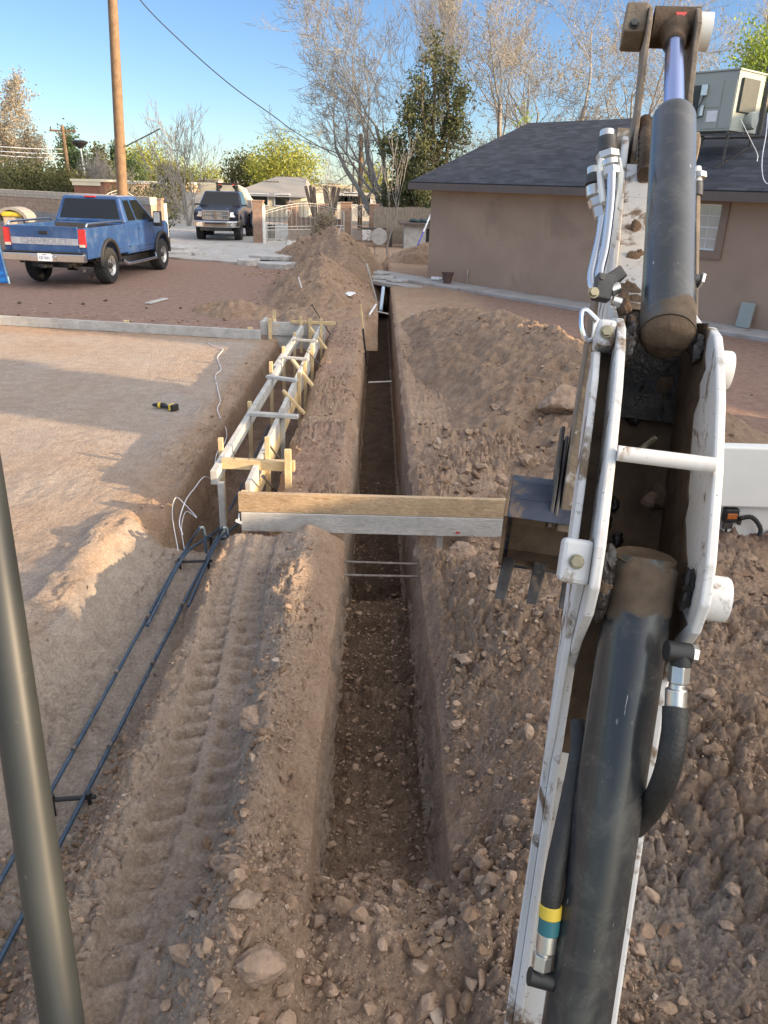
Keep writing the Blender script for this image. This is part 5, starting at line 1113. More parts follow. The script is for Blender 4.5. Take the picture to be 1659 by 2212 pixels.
mb=MB(); mb.box((.075,-.052,.038),(.035,.085,.07),np.array(Matrix.Rotation(-.3,3,'Z'))); part(dr,'yellow_foot',mb,'yellow',local=True,bev=.006)
mb=MB(); mb.box((.112,-.062,.038),(.045,.10,.074),np.array(Matrix.Rotation(-.3,3,'Z'))); part(dr,'battery',mb,'black',local=True,bev=.008)
a=P(319,655,.03); b=P(358,645,.03); mb=MB(); mb.beam(a,b,.12,.03); solo('wood_scrap',mb,'grey_wood','short pale board lying flat on the reddish yard in front of the pickups','board',bev=.003)
for i,(x,y,s,lb) in enumerate(((41,654,.1,'dark clod farthest left on the reddish yard'),(108,655,.05,'small dark clod left of the middle of the reddish yard'),(180,656,.09,'dark clod in a row on the reddish yard below the pickup wheel'),(228,649,.09,'dark clod right of the pickup wheel on the reddish yard'),(317,665,.06,'reddish clod just left below the pale board'),(390,665,.07,'dark clod right below the pale board'))):
    rock(x,y,0,(s*1.6,s,s*.8),lb,80+i,i,mat='mud',name='dark_clod')
# ---------------- the excavator: boom, stick, bucket, cylinders, cab post ----------------
LN=np.array([1,-.147,-.176]); LN/=np.linalg.norm(LN); LNw=CR*LN[0]+CU*LN[1]+CW*LN[2]
def B(y,d,s=0.):
    b=(CY-y)/FOC*d; a=.45+.147*(b-.08)+.176*(d-1.25); return CC+CR*a+CU*b+CW*d+LNw*s
gb=B(2212,1.6); ex=thing('excavator','white compact excavator arm with black cylinders, toothed bucket and olive cab post','excavator',(gb[0],gb[1],0))
def plate(mb,prof,s0,s1):
    pl=[B(y,d,s0) for y,d in prof]; mb.prism(pl,LNw*(s1-s0))
front=[(2400,1.40),(1700,1.40),(1455,1.385),(1405,1.32),(1350,1.215),(1290,1.18),(1200,1.18),(1000,1.22),(850,1.27),(760,1.32),(715,1.36),(697,1.42),(700,1.50),(672,1.62),(600,1.74),(500,1.80),(380,1.92)]
rear=[(330,2.2),(500,2.08),(700,1.97),(1000,1.76),(1300,1.66),(1700,1.60),(2400,1.60)]
prof=front+[(310,1.97),(296,2.02),(296,2.10)]+rear
bm_=MB(); plate(bm_,prof,-.090,-.074); plate(bm_,prof,.074,.090); boom=part(ex,'boom',bm_,'white',bev=.004,label='white muddy boom with two side plates')
mb=MB()
def web(mb,pts,w=.0735,th=.012,s0=None):
    for (y0,d0),(y1,d1) in zip(pts[:-1],pts[1:]):
        p=[B(y0,d0,-w),B(y0,d0,w),B(y1,d1,w),B(y1,d1,-w)]; q=[B(y0,d0+th,-w),B(y0,d0+th,w),B(y1,d1+th,w),B(y1,d1+th,-w)]; mb.hexa(p+q)
web(mb,[(358,1.94),(430,1.88),(500,1.81),(600,1.75),(672,1.64)]); part(ex,'upper_front_plate',mb,'white',sub=boom,bev=.002)
mb=MB(); web(mb,[(1640,1.45),(1700,1.42),(2400,1.42)]); part(ex,'lower_front_plate',mb,'white',sub=boom,bev=.002)
mb=MB(); web(mb,[(672,1.66),(800,1.66),(1000,1.60),(1300,1.55),(1500,1.54),(1560,1.50),(1640,1.452)]); web(mb,[(358,2.2),(700,1.96),(1300,1.645)],th=.01); part(ex,'mud_packed_plate',mb,'mud',sub=boom)
mb=MB(); web(mb,[(674,1.645),(760,1.63),(850,1.625),(905,1.60)],.0712,.008); part(ex,'cavity_shade_plate',mb,'grease',sub=boom)  # near-black greasy sheet, the dark shadow of the cavity is painted into it
# caked mud on the inner faces of the side plates
mb=MB(); rr=np.random.default_rng(8)
for s0,s1 in ((-.0738,-.0715),(.0715,.0738)):
    pr=[]; 
    for y in np.linspace(1620,690,30):
        base=np.interp(y,[690,760,900,1000,1200,1330,1420,1500,1620],[1.43,1.40,1.42,1.40,1.32,1.26,1.36,1.42,1.46]); pr.append((y,base+rr.uniform(-.025,.025)))
    pr+=[(690,1.66),(1000,1.6),(1300,1.55),(1620,1.50)]; plate(mb,pr,s0,s1)
part(ex,'mud_layer',mb,'mud',sub=boom)
mb=MB()
for (y,d,sy,sx) in ((800,1.36,.075,0),(755,1.38,.07,0)):
    pass
# outer left rib and flange
mb=MB(); plate(mb,[(1190,1.24),(1000,1.27),(840,1.31),(775,1.36),(775,1.46),(1000,1.37),(1190,1.33)],-.124,-.112); part(ex,'side_rib',mb,'white',sub=boom,bev=.003)
mb=MB(); plate(mb,[(1190,1.30),(1000,1.33),(775,1.42),(775,1.435),(1000,1.345),(1190,1.315)],-.112,-.0905); part(ex,'rib_web',mb,'mud',sub=boom)
mb=MB(); plate(mb,[(1275,1.25),(1400,1.34),(1700,1.41),(2400,1.41),(2400,1.43),(1700,1.43),(1400,1.42),(1275,1.35)],-.103,-.0905); part(ex,'lower_flange',mb,'white',sub=boom,bev=.002)
def hexbolt(c,ax,r,h,mat,sub): mb=MB(); mb.cyl(c,c+ax*h*.35,r*1.25,16); mb.cyl(c+ax*h*.35,c+ax*h,r,6); part(ex,'bolt',mb,mat,sub=sub,bev=.001)
AX=B(1100,1.3)-B(1000,1.3); AX/=np.linalg.norm(AX); NF=np.cross(LNw,AX); NF/=np.linalg.norm(NF); 
if NF@CW>0: NF=-NF
def bx(mb,c,sl,sa,sn): mb.box(c,(sl,sa,sn),np.array([LNw,AX,NF]).T)
for (y,d,sl,sa,nm) in ((742,1.40,.034,.05,'pin_block'),(1235,1.235,.048,.072,'pin_block')):
    mb=MB(); bx(mb,B(y,d,-.09-sl/2),sl,sa,.075); pb=part(ex,nm,mb,'white',sub=boom,bev=.008); hexbolt(B(y,d,-.09-sl/2)+NF*.038,NF,.0095,.012,'gold',boom)
for (y,d,r,hh) in ((785,1.42,.035,.03),(1268,1.265,.037,.04)):
    mb=MB(); mb.lathe(B(y,d,.09),LNw,[(0,r*1.2),(.006,r*1.15),(.012,r),(hh,r),(hh+.004,r*.93),(hh+.004,r*.45),(hh-.002,r*.4),(hh-.002,0)],28); part(ex,'pin_boss',mb,'white',sub=boom,smooth=True)
mb=MB(); mb.cyl(B(992,1.215,-.074),B(992,1.215,.074),.0125,18); part(ex,'cross_tube',mb,'white',sub=boom,smooth=True)
# top ear bosses of the boom
for s in (-1,1): 
    mb=MB(); mb.lathe(B(325,2.06,s*.074),LNw*s,[(0,.05),(.03,.05),(.034,.04),(.035,0)],20); part(ex,'pivot_boss',mb,'stick',sub=boom,smooth=True)
def mudcyl(name,p0,p1,r,mat,mudf=None,n=40,rings=60,sub=None,capr=.012):
    t=np.linspace(0,1,rings); pts=p0+(p1-p0)*t[:,None]; rr=np.full(rings,r); L=np.linalg.norm(p1-p0)
    for i in range(rings):
        e=(1-t[i])*L; 
        if e<capr: rr[i]=r-capr+math.sqrt(max(0,capr**2-(capr-e)**2))
    mb=MB(); mb.tube(pts,rr,n); o=part(ex,name,mb,mat,smooth=True,sub=sub,recalc=True)
    if mudf is not None:
        a=o.data.attributes.new('mud','FLOAT','POINT'); k=len(mb.v[0]); a.data.foreach_set('value',np.repeat(mudf(t),n).astype(np.float32)[:k])
    return o
bc=mudcyl('boom_cylinder',B(2420,1.28),B(1205,1.275),.0545,'cyl',lambda t:.62*ss(.80,.92,t)-.1)
mb=MB(); mb.cyl(B(1215,1.275),B(1203,1.272),.05,28); part(ex,'cylinder_end',mb,'mud',sub=bc)
p0=B(722,1.435,.008); p1=B(247,1.855,.012); ax=(p1-p0)/np.linalg.norm(p1-p0)
uc=mudcyl('arm_cylinder',p0,p1,.0505,'cyl',lambda t:.62*ss(.20,.02,t)-.05,rings=90,capr=.028)
p2=p1+ax*.62; pin=B(60,2.2,.02)
rd=pin-p1; mb=MB(); mb.cyl(p1-ax*.02,p1+rd*.86,.0245,40); part(ex,'rod',mb,'chrome_blue',sub=uc,smooth=True)
mb=MB(); rdn=rd/np.linalg.norm(rd); mb.lathe(p1+rd*.78,rdn,[(0,.026),(.004,.031),(.03,.031),(.06,.042),(.1,.045)],24); part(ex,'rod_neck',mb,'mud',sub=uc,smooth=True)
mb=MB(); mb.cyl(pin-LNw*.062,pin+LNw*.062,.052,28); part(ex,'rod_eye',mb,'mud',sub=uc,smooth=True)
mb=MB(); mb.box(pin-rdn*.052*0-CW*.052,(.03,.004,.022),np.array([CR,CW,CU]).T); part(ex,'red_mark',mb,'red_lens',sub=uc)
mb=MB(); mb.lathe(p0-ax*.004,-ax,[(0,.05),(.012,.045),(.022,.034),(.026,0)],28); part(ex,'cylinder_base',mb,'mud',sub=uc,smooth=True)
# lumps of greasy mud beside the cylinder ends
for k,(y,d,s,sz,mt) in enumerate(((735,1.43,-.058,.020,'grease'),(760,1.41,-.062,.018,'grease'),(715,1.45,-.055,.016,'mud'),(745,1.42,.062,.017,'grease'),(725,1.44,.058,.014,'grease'),(775,1.42,-.06,.014,'grease'),(1225,1.235,-.06,.016,'grease'),(1250,1.235,-.062,.018,'grease'),(1275,1.24,-.064,.019,'mud'),(1300,1.24,-.062,.016,'grease'),(1325,1.25,-.063,.015,'grease'),(1240,1.235,.064,.013,'grease'),(1280,1.24,.063,.013,'grease'))):
    V,F=rockshape(np.random.default_rng(400+k),3,7,.3); R_=np.array([LNw,AX,NF]).T; mb=MB(); mb.add((V*[sz*.8,sz*1.7,sz])@R_.T+B(y,d,s),[tuple(f) for f in F]); part(ex,'mud_lump',mb,mt,sub=boom,smooth=True)
for k in range(16):
    q=np.random.default_rng(500+k); y=q.uniform(700,930) if k<11 else q.uniform(1040,1180); d=np.interp(y,[672,800,1000,1300],[1.64,1.64,1.59,1.54]); sz=q.uniform(.008,.02)
    V,F=rockshape(q,3,7,.3); R_=np.array([LNw,AX,NF]).T; mb=MB(); mb.add((V*[sz,sz*1.5,sz*.7])@R_.T+B(y,d,q.uniform(-.06,.06)),[tuple(f) for f in F]); part(ex,'mud_lump',mb,'grease' if k%3 else 'mud',sub=boom,smooth=True)
# dirt patches on the upper white plate
for k,(y,s,w,h) in enumerate(((500,-.045,.02,.03),(552,-.03,.016,.02),(560,-.042,.022,.02),(636,-.05,.035,.03),(655,-.035,.04,.02),(395,-.03,.02,.015),(660,-.06,.02,.035))):
    d=np.interp(y,[358,430,500,600,672],[1.94,1.88,1.81,1.75,1.64]); V,F=rockshape(np.random.default_rng(450+k),3,5,.3); R_=np.array([LNw,AX,NF]).T; mb=MB(); mb.add((V*[w*.75,h*.8,.0028])@R_.T+B(y,d,s),[tuple(f) for f in F]); part(ex,'dried_mud_patch',mb,'pile',sub=boom,smooth=True)
mb=MB(); V,F=rockshape(np.random.default_rng(460),3,9,.1); R_=np.array([LNw,AX,NF]).T; mb.add((V*[.018,.02,.016])@R_.T+B(668,1.60,-.062),[tuple(f) for f in F]); part(ex,'small_stone',mb,'stone',sub=boom)
# light rod and debris in the cavity
mb=MB(); mb.tube(bez([B(940,1.50,.025),B(948,1.5,.02),B(968,1.48,-.0),B(990,1.5,-.02)],5),.006,8); part(ex,'bent_wire',mb,'gold',sub=boom)
mb=MB(); V,F=rockshape(np.random.default_rng(461),2,9,.1); mb.add(V*.018+B(1075,1.5,.03),[tuple(f) for f in F]); part(ex,'mud_lump',mb,'pile',sub=boom)
# stick
sprof=[(12,2.2),(18,2.14),(45,2.10),(100,2.10),(200,2.07),(330,1.99),(420,2.02),(700,2.25),(1150,2.50),(1160,2.68),(700,2.50),(420,2.36),(340,2.26),(250,2.16),(160,2.22),(110,2.30),(60,2.31),(22,2.28)]
mb=MB(); plate(mb,sprof,-.0735+.012,-.060+.012-.002); plate(mb,sprof,.066,.080); stick=part(ex,'stick',mb,'stick',bev=.003)
mb=MB(); 
for (w0,w1,th) in ((0,0,0),):
    for pts in ([(345,2.02),(420,2.03),(700,2.26),(1150,2.51)],[(345,2.24),(420,2.33),(700,2.48),(1150,2.66)]): 
        for (y0,d0),(y1,d1) in zip(pts[:-1],pts[1:]): mb.hexa([B(y0,d0,-.0598),B(y0,d0,.0658),B(y1,d1,.0658),B(y1,d1,-.0598),B(y0,d0+.012,-.0598),B(y0,d0+.012,.0658),B(y1,d1+.012,.0658),B(y1,d1+.012,-.0598)])
part(ex,'stick_plate',mb,'stick',sub=stick)
mb=MB(); mb.hexa([B(640,2.22,-.086),B(640,2.22,.086),B(1155,2.49,.086),B(1155,2.49,-.086),B(640,2.46,-.086),B(640,2.46,.086),B(1155,2.66,.086),B(1155,2.66,-.086)]); part(ex,'stick_box',mb,'stick',sub=stick,bev=.006)
for s0,s1,dy in ((-.062,-.122,0),(.0805,.118,6)):
    mb=MB(); c=B(62+dy,2.2,(s0+s1)/2+.0); 
    if s0<0: bx(mb,c,abs(s1-s0),.085,.10); part(ex,'ear_block',mb,'stick',sub=stick,bev=.006); hexbolt(B(80,2.2,-.095)+NF*.05,NF,.011,.014,'steel',stick)
    else: mb.cyl(B(66,2.2,s0),B(66,2.2,s1),.048,24); part(ex,'ear_boss',mb,'white_clean',sub=stick,smooth=True)
mb=MB(); mb.tube([B(y,d,-.03) for y,d in ((262,2.10),(300,2.0),(340,1.93),(380,1.9))],.017,14); 
for i in range(9): q=B(270+i*13,2.09-.2*(i/9)**.8,-.03); q2=B(276+i*13,2.083-.2*((i+.3)/9)**.8,-.03); mb.cyl(q,q2,.0195,14)
part(ex,'corrugated_hose',mb,'mud',smooth=True)
# bucket
shell=[(1140,2.44),(1098,2.47),(1060,2.54),(1046,2.64),(1052,2.76),(1090,2.88),(1150,2.94),(1210,2.90),(1245,2.80)]
BW=.25
def Bo(y,d,s): return B(y,d,s)
mb=MB(); mi=MB(); inn=[]
cy=sum(p[0] for p in shell)/9; cd=sum(p[1] for p in shell)/9
for y,d in shell: inn.append((y+(1150-y)*.05,d+(2.68-d)*.05))
for i in range(len(shell)-1):
    (y0,d0),(y1,d1)=shell[i],shell[i+1]; (a0,b0),(a1,b1)=inn[i],inn[i+1]
    mb.hexa([B(y0,d0,-BW),B(y0,d0,BW),B(y1,d1,BW),B(y1,d1,-BW),B(a0,b0,-BW),B(a0,b0,BW),B(a1,b1,BW),B(a1,b1,-BW)])
bk=part(ex,'bucket',mb,'bucketm',bev=.002,recalc=True)
mi=MB()
inn2=[(y+(1150-y)*.065,d+(2.68-d)*.065) for y,d in shell]; inn3=[(y+(1150-y)*.075,d+(2.68-d)*.075) for y,d in shell]
for i in range(len(shell)-1):
    (y0,d0),(y1,d1)=inn2[i],inn2[i+1]; (a0,b0),(a1,b1)=inn3[i],inn3[i+1]; w=BW-.014
    mi.hexa([B(y0,d0,-w),B(y0,d0,w),B(y1,d1,w),B(y1,d1,-w),B(a0,b0,-w),B(a0,b0,w),B(a1,b1,w),B(a1,b1,-w)])
part(ex,'bucket_lining',mi,'bucket_in',sub=bk)
mb=MB(); sp=shell+[(1238,2.72),(1190,2.60),(1150,2.50)]
plate(mb,sp,-BW-.012,-BW); part(ex,'bucket_side',mb,'bucket_in',sub=bk,bev=.003); mb=MB(); plate(mb,sp,BW,BW+.012); part(ex,'bucket_side',mb,'bucket_in',sub=bk,bev=.003)
for k in range(5):
    s=-.225+k*.1125; mb=MB(); w0,w1=.024,.019
    mb.hexa([B(1225,2.77,s-w0),B(1225,2.77,s+w0),B(1225,2.81,s+w0),B(1225,2.81,s-w0),B(1318,2.70,s-w1-.012),B(1318,2.70,s+w1-.012),B(1318,2.715,s+w1-.012),B(1318,2.715,s-w1-.012)]); part(ex,'tooth',mb,'steel',sub=bk,bev=.004)
mb=MB(); plate(mb,[(930,2.50),(935,2.62),(1150,2.66),(1150,2.46),(1040,2.44)],-.118,-.106); plate(mb,[(950,2.47),(960,2.60),(1135,2.6),(1135,2.45)],-.102,-.092); part(ex,'bucket_bracket',mb,'steel',sub=bk,bev=.003)
mb=MB(); mb.cyl(B(1085,2.55,-.155),B(1085,2.55,.1),.03,18); part(ex,'bucket_pin',mb,'stick',sub=bk,smooth=True)
# hydraulic lines, left
def T(name,pts,r,mat='zinc',n=12,sm=8): mb=MB(); mb.tube(bez([PD(x,y,d) for x,y,d in pts],sm),r,n); return part(ex,name,mb,mat,smooth=True)
def fit(sub,x0,y0,x1,y1,d,r,n=16,mat='zinc',d1=None,name='fitting'): mb=MB(); mb.cyl(PD(x0,y0,d),PD(x1,y1,d1 or d),r,n); return part(ex,name,mb,mat,smooth=n>8,sub=sub,bev=.0015)
t1=T('steel_tube',[(1322,375,1.72),(1321,420,1.70),(1317,470,1.67),(1308,540,1.62),(1297,590,1.58),(1302,610,1.56),(1316,612,1.55)],.0105,'chrome')
t2=T('steel_tube',[(1302,470,1.70),(1296,510,1.68),(1285,560,1.63),(1278,595,1.6),(1280,618,1.58),(1292,632,1.57)],.0095,'chrome')
fit(t1,1312,283,1311,300,1.78,.017); fit(t1,1311,298,1312,330,1.78,.023,14,'steel'); fit(t1,1312,330,1314,345,1.77,.027,6); fit(t1,1317,347,1319,360,1.75,.021,18); fit(t1,1319,362,1321,380,1.73,.020,6)
mb=MB(); mb.tube([PD(1300,345,1.75),PD(1296,365,1.75),PD(1298,395,1.74),PD(1304,440,1.71)],.008,8); mb.tube([PD(1334,345,1.76),PD(1340,375,1.75),PD(1338,410,1.74),PD(1330,450,1.73)],.008,8); part(ex,'tube_guard',mb,'white_clean',sub=boom,smooth=True)
fit(t2,1284,362,1284,378,1.8,.017); fit(t2,1284,380,1283,400,1.8,.021,14,'steel'); fit(t2,1283,402,1285,425,1.79,.019); fit(t2,1288,428,1293,445,1.76,.021,6); fit(t2,1296,448,1300,470,1.73,.018,6)
mb=MB(); mb.prism([PD(x,y,1.70) for x,y in ((1334,480),(1336,400),(1330,440),(1318,500),(1312,515),(1330,532))],CW*.008); part(ex,'gusset',mb,'white_clean',sub=boom)
mb=MB(); Rb=np.array([CR*.8+CU*.5,CU*.85-CR*.5,CW]).T; mb.box(PD(1318,606,1.55),(.055,.026,.04),np.array(Matrix.Rotation(-.6,3,Vector(CW)))@np.array([CR,CU,CW]).T); mb.box(PD(1302,622,1.53),(.034,.05,.03),np.array(Matrix.Rotation(.2,3,Vector(CW)))@np.array([CR,CU,CW]).T); cb=part(ex,'tube_clamp',mb,'steel',bev=.003)
hexbolt(PD(1281,633,1.50),-CW,.009,.012,'gold',cb); hexbolt(PD(1300,600,1.50),-CW,.005,.004,'steel',cb)
fit(cb,1318,628,1338,620,1.53,.012); fit(cb,1322,648,1342,655,1.53,.010)
# lifting loop
mb=MB(); mb.tube(bez([PD(x,y,1.47) for x,y in ((1290,693),(1268,672),(1258,675),(1257,705),(1266,735),(1278,735))],5),.0055,8); hl=part(ex,'lifting_loop',mb,'chrome',smooth=True); mb=MB(); mb.prism([PD(x,y,1.48) for x,y in ((1282,692),(1297,688),(1297,735),(1286,742),(1276,740),(1280,715))],CW*.006); part(ex,'latch_plate',mb,'zinc',sub=hl,bev=.001)
# right side lines
fit(boom,1503,362,1506,395,1.72,.012,14,'zinc'); fit(boom,1506,375,1507,388,1.72,.02,6); fit(boom,1505,395,1504,425,1.72,.014,12,'steel'); 
mb=MB(); mb.tube([PD(1503,425,1.72),PD(1500,560,1.68),PD(1497,690,1.62)],.010,8); part(ex,'side_tube',mb,'stick',sub=boom,smooth=True)
fit(boom,1498,602,1512,606,1.5,.010,12,'steel'); fit(boom,1510,605,1517,607,1.5,.017,6)
# lower hoses
h1=T('hydraulic_hose',[(1459,1528,1.19),(1456,1592,1.18),(1447,1643,1.18),(1432,1694,1.20),(1406,1745,1.26),(1372,1785,1.34)],.0195,'rubber',18)
fit(h1,1461,1488,1459,1535,1.19,.0165,22,'zinc',name='ferrule'); fit(h1,1464,1476,1462,1490,1.19,.0125,12); fit(h1,1468,1438,1465,1476,1.19,.0165,6)
fit(h1,1471,1440,1472,1412,1.19,.016,14,'black'); fit(h1,1438,1405,1492,1413,1.19,.0165,20,'black'); fit(h1,1490,1412,1504,1415,1.19,.0155,6)
h2=T('hydraulic_hose',[(1252,1560,1.36),(1250,1630,1.33),(1228,1745,1.30),(1206,1848,1.28),(1194,1915,1.27),(1189,1958,1.27)],.0165,'rubber',18)
fit(h2,1190,1953,1188,1981,1.27,.0185,20,'yellow',name='yellow_band'); fit(h2,1188,1981,1184,2016,1.27,.0175,20,'teal',name='teal_band'); fit(h2,1183,2014,1178,2053,1.27,.0165,22,name='ferrule'); fit(h2,1177,2053,1174,2062,1.27,.011,12); fit(h2,1173,2060,1168,2092,1.27,.0165,6); fit(h2,1167,2090,1166,2104,1.27,.012,12,'black'); fit(h2,1142,2108,1194,2122,1.27,.0145,16,'black')
# cab post
mb=MB(); mb.tube(bez([PD(-330,-900,.9),PD(-190,100,.9),PD(-110,640,.9),PD(-45,1000,.9),PD(24,1450,.9),PD(82,1850,.9),PD(138,2230,.9),PD(160,2400,.9),PD(230,3200,.9)],8),.0238,40); part(ex,'cab_post',mb,'postpaint',smooth=True)
# ---------------- the other machine's white frame at right ----------------
Ym=5.3; g0=P(1600,1200,0); mt=thing('machine_frame','white metal machine frame with orange lamp and corrugated black hose at the right edge','machine',(g0[0],Ym,0))
def MPt(x,y,Y=Ym): return PY(x,y,Y)
a=MPt(1500,962);b=MPt(1500,1093); xr=MPt(1659,1000)[0]+.9; xl=MPt(1500,1000)[0]
def hb(mb,x0,x1,z0,z1,y0,y1): mb.box(((x0+x1)/2,(y0+y1)/2,(z0+z1)/2),(x1-x0,y1-y0,z1-z0))
mb=MB(); hb(mb,xl,xr,MPt(1560,1095)[2],MPt(1560,966)[2],Ym,Ym+.12); part(mt,'beam',mb,'white_clean',bev=.012)
zt=MPt(1560,1093)[2]; zb=MPt(1600,1193)[2]; xR=MPt(1655,1150)[0]
mb=MB(); x0=xl; x1=xR+.5
mb.prism([(x0,Ym+.06,zt+.02),(x1,Ym+.06,zt+.02),(x1,Ym+.06,zb+.10),(x1-.03,Ym+.06,zb+.04),(x1-.09,Ym+.06,zb),(x0,Ym+.06,zb+.02)],(0,.5,0)); part(mt,'lower_panel',mb,'white_clean',bev=.02)
mb=MB(); c=MPt(1578,1112,Ym+.03); mb.box(c,(.11,.06,.11)); lm_=part(mt,'lamp',mb,'black',bev=.012); mb=MB(); mb.box(c+[-.0,-.033,.0],(.075,.008,.045)); part(mt,'orange_lens',mb,simple('orange_lens',(.45,.13,.03),.3),sub=lm_,bev=.004)
mb=MB(); c=MPt(1572,1135,Ym+.02); mb.box(c,(.07,.02,.05)); mb.box(c+[0,.01,-.12],(.012,.02,.22)); mb.box(c+[-.09,.0,.05],(.02,.03,.1)); mb.box(c+[.08,.0,.04],(.025,.03,.06)); mb.box(c+[0,0,-.24],(.035,.03,.03)); part(mt,'lamp_bracket',mb,'steel',bev=.003)
hp=bez([MPt(1598,1120,Ym+.0),MPt(1625,1118,Ym),MPt(1643,1145,Ym),(MPt(1625,1172,Ym)),MPt(1590,1178,Ym),MPt(1550,1165,Ym),MPt(1515,1170,Ym)],14)
mb=MB(); k=len(hp); mb.tube(hp,[.019 if i%2 else .0145 for i in range(k)],10); part(mt,'corrugated_hose',mb,'rubber')
# ---------------- pickups ----------------
def carpaint(name,c,rough=.28,fade=None):
    m,nt,b=newmat(name); v=coord(nt,'Object'); f=noise(nt,v,1.2,5); cc=ramp(nt,f,[(.3,tuple(x*.85 for x in c)),(.7,tuple(x*1.15 for x in c))])
    if fade:
        k=ramp(nt,noise(nt,v,2.2,8,.65),[(.50,0.),(.75,.6)]); cc=mix(nt,k,cc,fade)
    du=ramp(nt,noise(nt,coord(nt,'Object',(1,1,1)),9,6),[(.55,0.),(.8,.25)]); cc=mix(nt,du,cc,(.25,.2,.16))
    lk(nt,cc,b.inputs['Base Color']); b.inputs['Roughness'].default_value=rough; b.inputs['Coat Weight'].default_value=.5; b.inputs['Coat Roughness'].default_value=.12; return m
M['blue_paint']=carpaint('faded_blue_paint',(.018,.062,.185),.38,(.11,.18,.30)); M['navy']=carpaint('dark_navy_paint',(.006,.010,.028),.2); M['roof_dust']=simple('dusty_blue_roof',(.24,.25,.30),.7)
M['silver_band']=simple('silver_band',(.42,.45,.52),.4,.4); M['bed_grey']=simple('bed_liner',(.05,.05,.055),.8); M['silver']=simple('silver_paint',(.45,.45,.44),.35,.5)
def wheel(root,x,y,R,w,side,rimr,rimmat,tread=True):
    hub=np.array([x,y,R]); s=side
    mb=MB(); n=56; pr=[(-w/2,rimr),(-w/2,R*.90),(-w/2+.03,R*.975),(-w*.2,R),(w*.2,R),(w/2-.03,R*.975),(w/2,R*.90),(w/2,rimr)]
    mb.lathe(hub,(1,0,0),pr,n,False)
    V=mb.v[0]; 
    for i in range(2,6):
        for j in range(n):
            if (j+i)%3==0: q=V[i*n+j]; dq=q-hub; dq[0]=0; V[i*n+j]=q-dq*.035
    wh=part(root,'wheel',mb,'tyre',local=True,smooth=False)
    mb=MB(); mb.lathe(hub+[s*(w/2-.07),0,0],(s,0,0),[(0,0.001),(.0,rimr*.3),(.01,rimr*.55),(-.01,rimr*.8),(.045,rimr*.9),(.062,rimr*1.0),(.05,rimr*1.02),(-.05,rimr*1.02)],28,False); ri=part(root,'rim',mb,rimmat,local=True,smooth=True,sub=wh)
    mb=MB(); mb.lathe(hub+[s*(w/2-.07),0,0],(s,0,0),[(0,.075),(.05,.07),(.06,.05),(.06,0.)],14); 
    for k in range(8): a=k*PI/4; mb.box(hub+[s*(w/2-.058),math.cos(a)*rimr*.68,math.sin(a)*rimr*.68],(.012,.035,.035))
    part(root,'hub',mb,'steel',local=True,sub=wh); return wh
def sidepoly(y0,y1,zb,zt,arches,R,nose=None):
    pts=[(y0,zb)]
    for ya in arches:
        for k in range(0,11): a=PI-PI*k/10; z=R['c']+R['r']*math.sin(a); pts.append((ya+R['r']*math.cos(a)*1.0,max(z,zb)))
    pts+=[(y1,zb)]+(nose or [(y1,zt)])+[(y0,zt)]; return pts
def extr(root,name,poly,x0,x1,mat,bev=.02,**k): mb=MB(); mb.prism([(x0,y,z) for y,z in poly],(x1-x0,0,0)); return part(root,name,mb,mat,local=True,bev=bev,**k)
def greenhouse(root,y0,y1,yt0,yt1,zb,zt,wb,wt,mat):
    mb=MB(); mb.hexa([(-wb,y0,zb),(wb,y0,zb),(wb,y1,zb),(-wb,y1,zb),(-wt,yt0,zt),(wt,yt0,zt),(wt,yt1,zt),(-wt,yt1,zt)]); return part(root,'cab',mb,mat,local=True,bev=.06,seg=4)
def gq(root,name,pts,mat,off,sub=None,th=.006,**k):
    p=np.array(pts,float); n=np.cross(p[1]-p[0],p[2]-p[0]); n/=np.linalg.norm(n); 
    if n@off<0: n=-n
    p=p+n*.004; mb=MB(); mb.prism(list(p),n*th); return part(root,name,mb,mat,local=True,sub=sub,bev=.002,**k)
